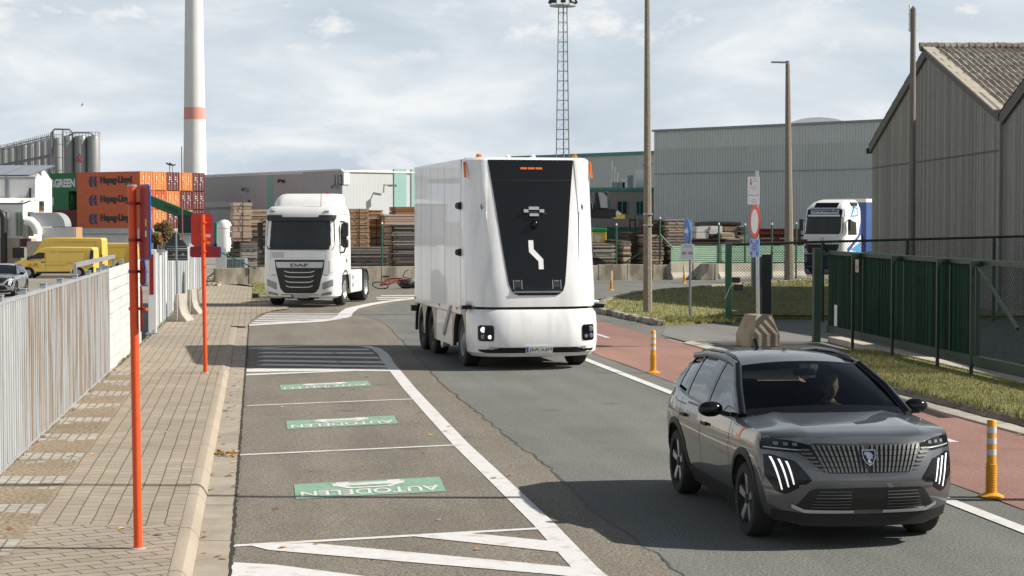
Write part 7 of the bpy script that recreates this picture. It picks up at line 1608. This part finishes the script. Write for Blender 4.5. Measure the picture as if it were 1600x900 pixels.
        fpan('light_bar', m_steel, *sorted((sg*.57,sg*.84)), tb((.57,.852),(.84,.862)), tb((.57,.860),(.84,.871)), .014, .006, 6, 1, hl)
        cw = fpan('claw_panel', m_black, *sorted((sg*.50,sg*.845)), tb((.50,.60),(.70,.475),(.76,.49),(.845,.63)), tb((.50,.615),(.62,.765),(.80,.81),(.845,.80)), .008, .02, 14, 4)
        for (xa,za,xb,zb_) in ((.800,.79,.725,.515),(.742,.775,.678,.54),(.688,.76,.638,.565)):
            mb = MB(); rows = []
            for k in range(7):
                q_ = k/6; x = xa+(xb-xa)*q_**.8; z = za+(zb_-za)*q_; rows.append([fp(sg*(x-.0085+.004*q_),z,.016),fp(sg*(x+.0085-.004*q_),z,.016)])
            mb.grid(rows, thick=(0,.008,0)); mb.build('light_claw', m_drl, cw)
    # ---- side furniture
    def spt(y, z, d=0): return warp((sx(y,z)+d, y, z))
    def side_strip(nm, m_, ylist, zl, zh, sg, d=.008, par=None, t=.012):
        rows = [[spt(y, (zl(y) if callable(zl) else zl)+((zh(y) if callable(zh) else zh)-(zl(y) if callable(zl) else zl))*j/3, d) for y in ylist] for j in range(4)]
        rows = [[Vector((sg*p.x,p.y,p.z)) for p in r] for r in rows]; return MB().grid(rows, thick=(-sg*t,0,0)).build(nm, m_, par or b, smooth=40)
    for sg in (-1,1):
        for c in AX:
            rows = []
            for k in range(25):
                a = R_(-12+204*k/24); r_ = []
                for R in (.412,.44,.475): y, z = c+R*cos(a), .325+R*sin(a); z = max(z,.21); p = spt(y,z,.014 if R < .47 else .006); r_.append((sg*p.x,p.y,p.z))
                rows.append(r_)
            MB().grid(rows, thick=(-sg*.03,0,0)).build('arch_cladding', m_clad, b, smooth=50)
            MB().box(*sorted((sg*.30,sg*.62)), c-.40, c+.40, .2, .72).build('wheel_well', m_int, b) if False else None
        side_strip('sill_cladding', m_clad, [-.86+.17*i for i in range(11)], .20, .36, sg, .012)
        side_strip('sill_trim', m_silver, [-.7+.14*i for i in range(10)], .43, .445, sg, .004) if False else None
        for y in (-.80,.27,1.12):
            mb = MB(); rows = [[spt(y+dy,.40+(zt_c(y)-.42)*k/8,.0015) for dy in (-.004,.004)] for k in range(9)]; mb.grid([[Vector((sg*p.x,p.y,p.z)) for p in r] for r in rows]); mb.build('door_seam', m_int, b)
        for y in (.06,.92):
            p = spt(y,.86,.018); mb = MB(); mb.obox((sg*p.x,p.y,.865),(.022,.19,.032)); mb.build('door_handle', m_clad, b, bevel=.008)
        # mirror
        mb = MB(); mb.ball((sg*1.0,-.60,1.075), .12, 16, sc=(1.0,.62,.62)); mi = mb.build('mirror', m_black, b, smooth=70); mb = MB(); mb.beam((sg*.82,-.60,1.02),(sg*.93,-.60,1.05),.08,.04); mb.build('mirror_stalk', m_clad, mi)
        for y in AX:
            r, wd = .335, .215; xw = sg*.758; mb = MB(); mb.lathe([(r*.70,-wd/2),(r*.93,-wd/2),(r*.985,-wd/2+.025),(r,-wd/2+.05),(r,wd/2-.05),(r*.985,wd/2-.025),(r*.93,wd/2),(r*.70,wd/2)], (xw,y,r), 'x', 36, hollow=True); wh = mb.build('wheel', m_rubber, b, smooth=35)
            o = sg*(wd/2-.012); mb = MB(); mb.lathe([(r*.715,o*1.02),(r*.66,o*.98),(r*.60,o*.3),(r*.01,o*.3)], (xw,y,r), 'x', 36, nocap=True); rim = mb.build('rim', m_int, wh, smooth=35)
            for k in range(5):
                a = 2*pi*k/5+.3; mb = MB(); pts = []
                for (rr,da) in ((.05,.55),(.05,-.55),(.235,-.17),(.235,.17)): pts.append((rr*cos(a+da), rr*sin(a+da)))
                mb.add([(xw+o*.86,y+p[0],r+p[1]) for p in pts[:2]]+[(xw+o*1.0,y+p[0],r+p[1]) for p in pts[2:]]+[(xw+o*.5,y+p[0],r+p[1]) for p in pts],[(0,1,2,3),(0,4,5,1),(1,5,6,2),(2,6,7,3),(3,7,4,0)]); mb.build('spoke', m_alu if k % 1 == 0 else m_clad, rim)
            mb = MB(); mb.lathe([(.05,o*.8),(.045,o*.98),(.01,o*1.0)], (xw,y,r), 'x', 14); mb.build('hub_cap', m_clad, rim)
    # inner wheel wells and floor
    for c in AX: MB().box(-.62,.62,c-.42,c+.42,.22,.74).build('wheel_well', m_int, b)
    # ---- greenhouse
    RL = [(-.96,.795,1.035),(-.55,.715,1.255),(-.12,.605,1.435),(.2,.592,1.468),(.6,.588,1.478),(1.1,.580,1.462),(1.68,.560,1.405),(1.86,.62,1.25),(2.0,.68,1.115)]
    def Bp(y): return Vector((sx(y,zt_c(y))-.035, y, zt_c(y)+.002))
    def Rp(y): q_ = lerp_tab(RL, y); return Vector((q_[0], y, q_[1]))
    def SP(y, t): p = Bp(y).lerp(Rp(y), t); return p + Vector((.018*4*t*(1-t),0,0))
    def gpan(nm, m_, ya, yb, t0, t1, sg, d=0., ny=8, th=.012, par=None):
        rows = [[SP(ya+(yb-ya)*i/ny, t0+(t1-t0)*j/4)+Vector((d,0,0)) for i in range(ny+1)] for j in range(5)]
        return MB().grid([[Vector((sg*p.x,p.y,p.z)) for p in r] for r in rows], thick=(-sg*th,0,0)).build(nm, m_, par or b, smooth=60)
    for sg in (-1,1):
        gpan('side_window', m_sidec if full else m_glassd, -.66,.24,.03,.93,sg); gpan('side_window', m_sideg, .33,1.10,.03,.93,sg); gpan('side_window', m_sideg, 1.20,1.55,.10,.90,sg)
        gpan('pillar', m_black, .24,.33,.0,1.0,sg,.006); gpan('pillar', m_black, 1.10,1.20,.0,1.0,sg,.006); gpan('pillar', m_black if full else paint, 1.55,1.99,.0,1.0,sg,.006); gpan('quarter_panel', m_black, -.95,-.66,.0,1.0,sg,.004)
        gpan('window_line', m_black, -.9,1.6,-.04,.03,sg,.010)
        mb = MB(); mb.tube([(sg*(x+.0),y,z+.002) for y,x,z in RL[:3]], [.045,.042,.04], 8); mb.build('windscreen_pillar', m_black, b, smooth=60)
        mb = MB(); mb.tube([(sg*(Rp(y).x),y,Rp(y).z) for y in (-.12,.2,.6,1.1,1.68)], .035, 8); mb.build('roof_edge', m_black, b, smooth=60)
        if full: mb = MB(); mb.tube([(sg*(Rp(y).x-.03),y,Rp(y).z+dz) for y,dz in ((-.02,.02),(.12,.042),(.5,.048),(1.0,.048),(1.45,.042),(1.6,.02))], [.012,.018,.018,.018,.018,.012], 8); mb.build('roof_rail', m_black, b, smooth=60)
    rows = []
    for k in range(13):
        y = -.14+1.86*k/12; e = Rp(y); rows.append([Vector((e.x*s_, y+(-.05*(1-s_*s_) if k == 0 else 0), e.z+.01+.045*(1-abs(s_)**2.2))) for s_ in [i/5-1 for i in range(11)]])
    MB().grid(rows, thick=(0,0,-.03)).build('roof', m_black if full else paint, b, smooth=60)
    rows = []
    for j in range(9):
        q_ = j/8; r_ = []
        for i in range(13):
            s_ = i/6-1; lo = Vector((.765*s_, -.985-.13*(1-s_*s_), 1.035+.035*(1-s_*s_))); hi = Vector((.585*s_, -.135-.06*(1-s_*s_), 1.437+.048*(1-abs(s_)**2.2))); p = lo.lerp(hi,q_); p.z += .03*4*q_*(1-q_)*(1-.5*s_*s_); r_.append(p)
        rows.append(r_)
    MB().grid(rows).build('windscreen', m_scr if full else m_glassd, b, smooth=60, fix=True)
    if full:
        MB().grid([r_[:] for r_ in [[p+Vector((0,-.004,.004)) for p in rows[0]],[p+Vector((0,-.004,.004)) for p in rows[1]]]]).build('screen_border', m_black, b, smooth=60)
    rows = [[Vector(((.55+.12*q_)*s_, 1.70+.32*q_+.05*(1-s_*s_), 1.41+.04*(1-s_*s_)*(1-q_)-.31*q_)) for s_ in [i/4-1 for i in range(9)]] for q_ in (0,.5,1)]
    MB().grid(rows, thick=(0,-.02,0)).build('rear_window', m_glassd, b, smooth=60)
    MB().prism([(-1.12,1.035),(-.95,1.055),(-.95,1.0),(-1.12,1.0)], -.72,.72,'x').build('cowl', m_clad, b)
    if full: mb = MB(); mb.prism([(1.28,1.49),(1.50,1.48),(1.46,1.60),(1.42,1.60)], -.02,.02,'x'); mb.build('roof_aerial', m_black, b, bevel=.01)
    for sg in (-1,1): fp_ = MB(); fp_.box(*sorted((sg*.50,sg*.80)),2.0,2.16,.78,.92); fp_.build('tail_lamp', m_redlens, b) if False else None
    if full:
        MB().prism([(-.93,.74),(-.62,.76),(-.66,.95),(-.93,1.0)], -.72,.72,'x').build('dashboard', m_int, b, bevel=.03)
        for x in (-.37,.37):
            mb = MB(); mb.box(x-.24,x+.24,-.21,.32,.41,.50); mb.loft([[(x-.24,.26,.50),(x+.24,.26,.50),(x+.24,.42,.50),(x-.24,.42,.50)],[(x-.22,.40,1.08),(x+.22,.40,1.08),(x+.22,.48,1.08),(x-.22,.48,1.08)]]); mb.box(x-.12,x+.12,.40,.48,1.10,1.26); mb.build('seat', m_int, b, bevel=.03)
        mb = MB(); mb.box(-.62,.62,1.25,1.75,.42,.65); mb.box(-.62,.62,1.62,1.78,.65,1.12); mb.build('rear_seat', m_int, b, bevel=.04)
        mb = MB(); c = Vector((.40,-.42,.86)); n_ = Vector((0,.85,.5)).normalized(); a_ = Vector((1,0,0)); q_ = n_.cross(a_)
        mb.tube([c+(a_*cos(2*pi*k/24)+q_*sin(2*pi*k/24))*.17 for k in range(25)], .014, 8)
        for k in (0,2.1,4.2): mb.cyl(c, c+(a_*cos(k)+q_*sin(k))*.17, .014, n=6)
        mb.cyl(c, c-n_*.3, .03, n=8); mb.build('steering_wheel', m_clad, b)
        mb = MB(); mb.obox((0,-.30,1.385),(.22,.04,.07)); mb.build('rear_view_mirror', m_clad, b, bevel=.015)
    return b
CARL = (2.755, 17.72, .0); CARA = R_(8.4)
car = make_car('crossover_car', 'grey compact crossover with black roof and three lit claw lights per side, driven towards us', CARL, CARA, m_paint)
car2 = make_car('parked_car', 'silver-grey car at the left edge of the picture in the yard beside the yellow vans', (sp_(1,87), 87.4, -.75), R_(4), m_paint2, False)

# ------------------------------------------------------------------ driver
m_skin = M('skin', (.42,.25,.18), .5, var=.06, vs=20); m_jacket = M('dark_jacket', (.02,.022,.028), .8, var=.2, vs=8); m_hair = M('dark_hair', (.02,.014,.01), .6, var=.3, vs=40)
Rc = Matrix.Translation(CARL) @ Matrix.Rotation(CARA, 4, 'Z')
pl0 = Rc @ Vector((.40,.10,.50))
D = thing('person', 'driver in a dark jacket at the wheel of the grey car, short dark hair', 'person', tuple(pl0), CARA)
def skinned(name, pts, edges, mat, parent, sub=2, root=0):
    me = bpy.data.meshes.new(name); me.from_pydata([p[:3] for p in pts], edges, []); o = bpy.data.objects.new(name, me); COL.objects.link(o)
    o.modifiers.new('skin', 'SKIN').use_smooth_shade = True
    sv = me.skin_vertices[0].data if me.skin_vertices else None
    if sv is None:
        bm = bmesh.new(); bm.from_mesh(me); bm.verts.layers.skin.verify(); bm.to_mesh(me); bm.free(); sv = me.skin_vertices[0].data
    for v, p in zip(sv, pts): v.radius = (p[3], p[4] if len(p) > 4 else p[3])
    sv[root].use_root = True
    s_ = o.modifiers.new('sub', 'SUBSURF'); s_.levels = sub; s_.render_levels = sub
    dg = bpy.context.evaluated_depsgraph_get(); m2 = bpy.data.meshes.new_from_object(o.evaluated_get(dg)); m2.name = name
    bpy.data.objects.remove(o); m2.materials.clear()
    for m_ in (mat if isinstance(mat, list) else [mat]): m2.materials.append(m_)
    m2.shade_smooth(); o2 = bpy.data.objects.new(name, m2); COL.objects.link(o2); o2.parent = parent; return o2
# local to the hip: y forward is negative; wheel centre at (0,-.64,.31)
P_ = [(0,.0,.02,.15,.12),(0,.05,.18,.145,.11),(0,.10,.34,.16,.11),(0,.12,.47,.13,.09),(0,.09,.55,.055),(0,.06,.62,.06),
      (.17,.11,.44,.07),(.24,-.05,.24,.05),(.16,-.36,.33,.036),(.14,-.44,.36,.032),
      (-.17,.11,.44,.07),(-.24,-.05,.24,.05),(-.16,-.36,.33,.036),(-.14,-.44,.36,.032),
      (.10,-.06,.0,.09),(.13,-.46,.05,.068),(.12,-.62,-.22,.05),(.12,-.70,-.40,.04),(.12,-.82,-.42,.035),
      (-.10,-.06,.0,.09),(-.13,-.46,.05,.068),(-.12,-.62,-.22,.05),(-.12,-.70,-.40,.04),(-.12,-.82,-.42,.035)]
E_ = [(0,1),(1,2),(2,3),(3,4),(4,5),(3,6),(6,7),(7,8),(8,9),(3,10),(10,11),(11,12),(12,13),(0,14),(14,15),(15,16),(16,17),(17,18),(0,19),(19,20),(20,21),(21,22),(22,23)]
body = skinned('body', P_, E_, [m_jacket, m_skin], D)
for p in body.data.polygons:
    c = p.center
    if (c.z > .545 and abs(c.x) < .1) or (c.y < -.36 and c.z > .2): p.material_index = 1
# head: lathe-like rings shaped to a skull with brow, nose, lips and chin
hd = MB(); hc = Vector((0,.03,.70)); rows = []
for j in range(17):
    t = j/16; z = .125 - .245*t; w_ = .076*math.sqrt(max(.02,1-((t-.42)/.60)**2)); d_ = .098*math.sqrt(max(.02,1-((t-.40)/.62)**2))
    r_ = []
    for i in range(24):
        a = 2*pi*i/24; x = w_*sin(a); y = -d_*cos(a); f = max(0,cos(a))
        if f > .3:
            k = math.exp(-(x/.016)**2); y -= .024*k*math.exp(-((t-.60)/.07)**2) + .010*k*math.exp(-((t-.50)/.07)**2)
            y -= .007*math.exp(-(x/.03)**2)*math.exp(-((t-.76)/.025)**2) + .006*math.exp(-(x/.03)**2)*math.exp(-((t-.80)/.02)**2) + .012*math.exp(-(x/.028)**2)*math.exp(-((t-.93)/.05)**2)
            y += .010*(math.exp(-((abs(x)-.032)/.014)**2))*math.exp(-((t-.50)/.045)**2); y -= .007*math.exp(-((t-.42)/.03)**2)
        r_.append(hc + Vector((x,y,z)))
    rows.append(r_)
hd.loft(rows, True, True); hd.build('head', m_skin, D, smooth=180)
for sg in (-1,1):
    mb = MB(); mb.ball(hc+Vector((sg*.032,-.078,.004)), .012, 10); mb.build('eye', m_wsign, D, smooth=180); mb = MB(); mb.ball(hc+Vector((sg*.032,-.087,.004)), .006, 8); mb.build('iris', m_ink, D, smooth=180)
    mb = MB(); mb.ball(hc+Vector((sg*.078,.012,-.01)), .03, 10, sc=(.35,.6,1)); mb.build('ear', m_skin, D, smooth=180)
mb = MB(); rows = []
for j in range(9):
    t = j/8; ph = t*1.75; r_ = []
    for i in range(24):
        a = 2*pi*i/24; lim = ph if cos(a) < .1 else ph*(.62 if cos(a) > .5 else .8); r_.append(hc+Vector((.086*sin(lim)*sin(a), .012-.108*sin(lim)*cos(a), .018+.122*cos(lim))))
    rows.append(r_)
mb.loft(rows, True, True); mb.build('hair', m_hair, D, smooth=180)
for sg in (-1,1):
    # hands closed round the rim: palm plus four bent fingers and a thumb
    hp = Vector((sg*.14,-.46,.375)); pts = [(hp.x,hp.y+.03,hp.z-.01,.026,.02),(hp.x+sg*.008,hp.y-.03,hp.z+.02,.034,.017)]; ed = [(0,1)]
    for k in range(4):
        o = len(pts); dz = .03-.02*k; L1 = (.028,.032,.030,.024)[k]
        pts += [(hp.x+sg*.02,hp.y-.055,hp.z+dz+.005,.010),(hp.x+sg*.012,hp.y-.055-L1,hp.z+dz,.009),(hp.x-sg*.012,hp.y-.062-L1,hp.z+dz-.002,.008),(hp.x-sg*.022,hp.y-.045-L1*.5,hp.z+dz-.003,.007)]; ed += [(1,o),(o,o+1),(o+1,o+2),(o+2,o+3)]
    o = len(pts); pts += [(hp.x-sg*.022,hp.y-.02,hp.z+.03,.011),(hp.x-sg*.036,hp.y-.05,hp.z+.045,.010),(hp.x-sg*.034,hp.y-.078,hp.z+.05,.008)]; ed += [(0,o),(o,o+1),(o+1,o+2)]
    skinned('hand', pts, ed, m_skin, D, 1)
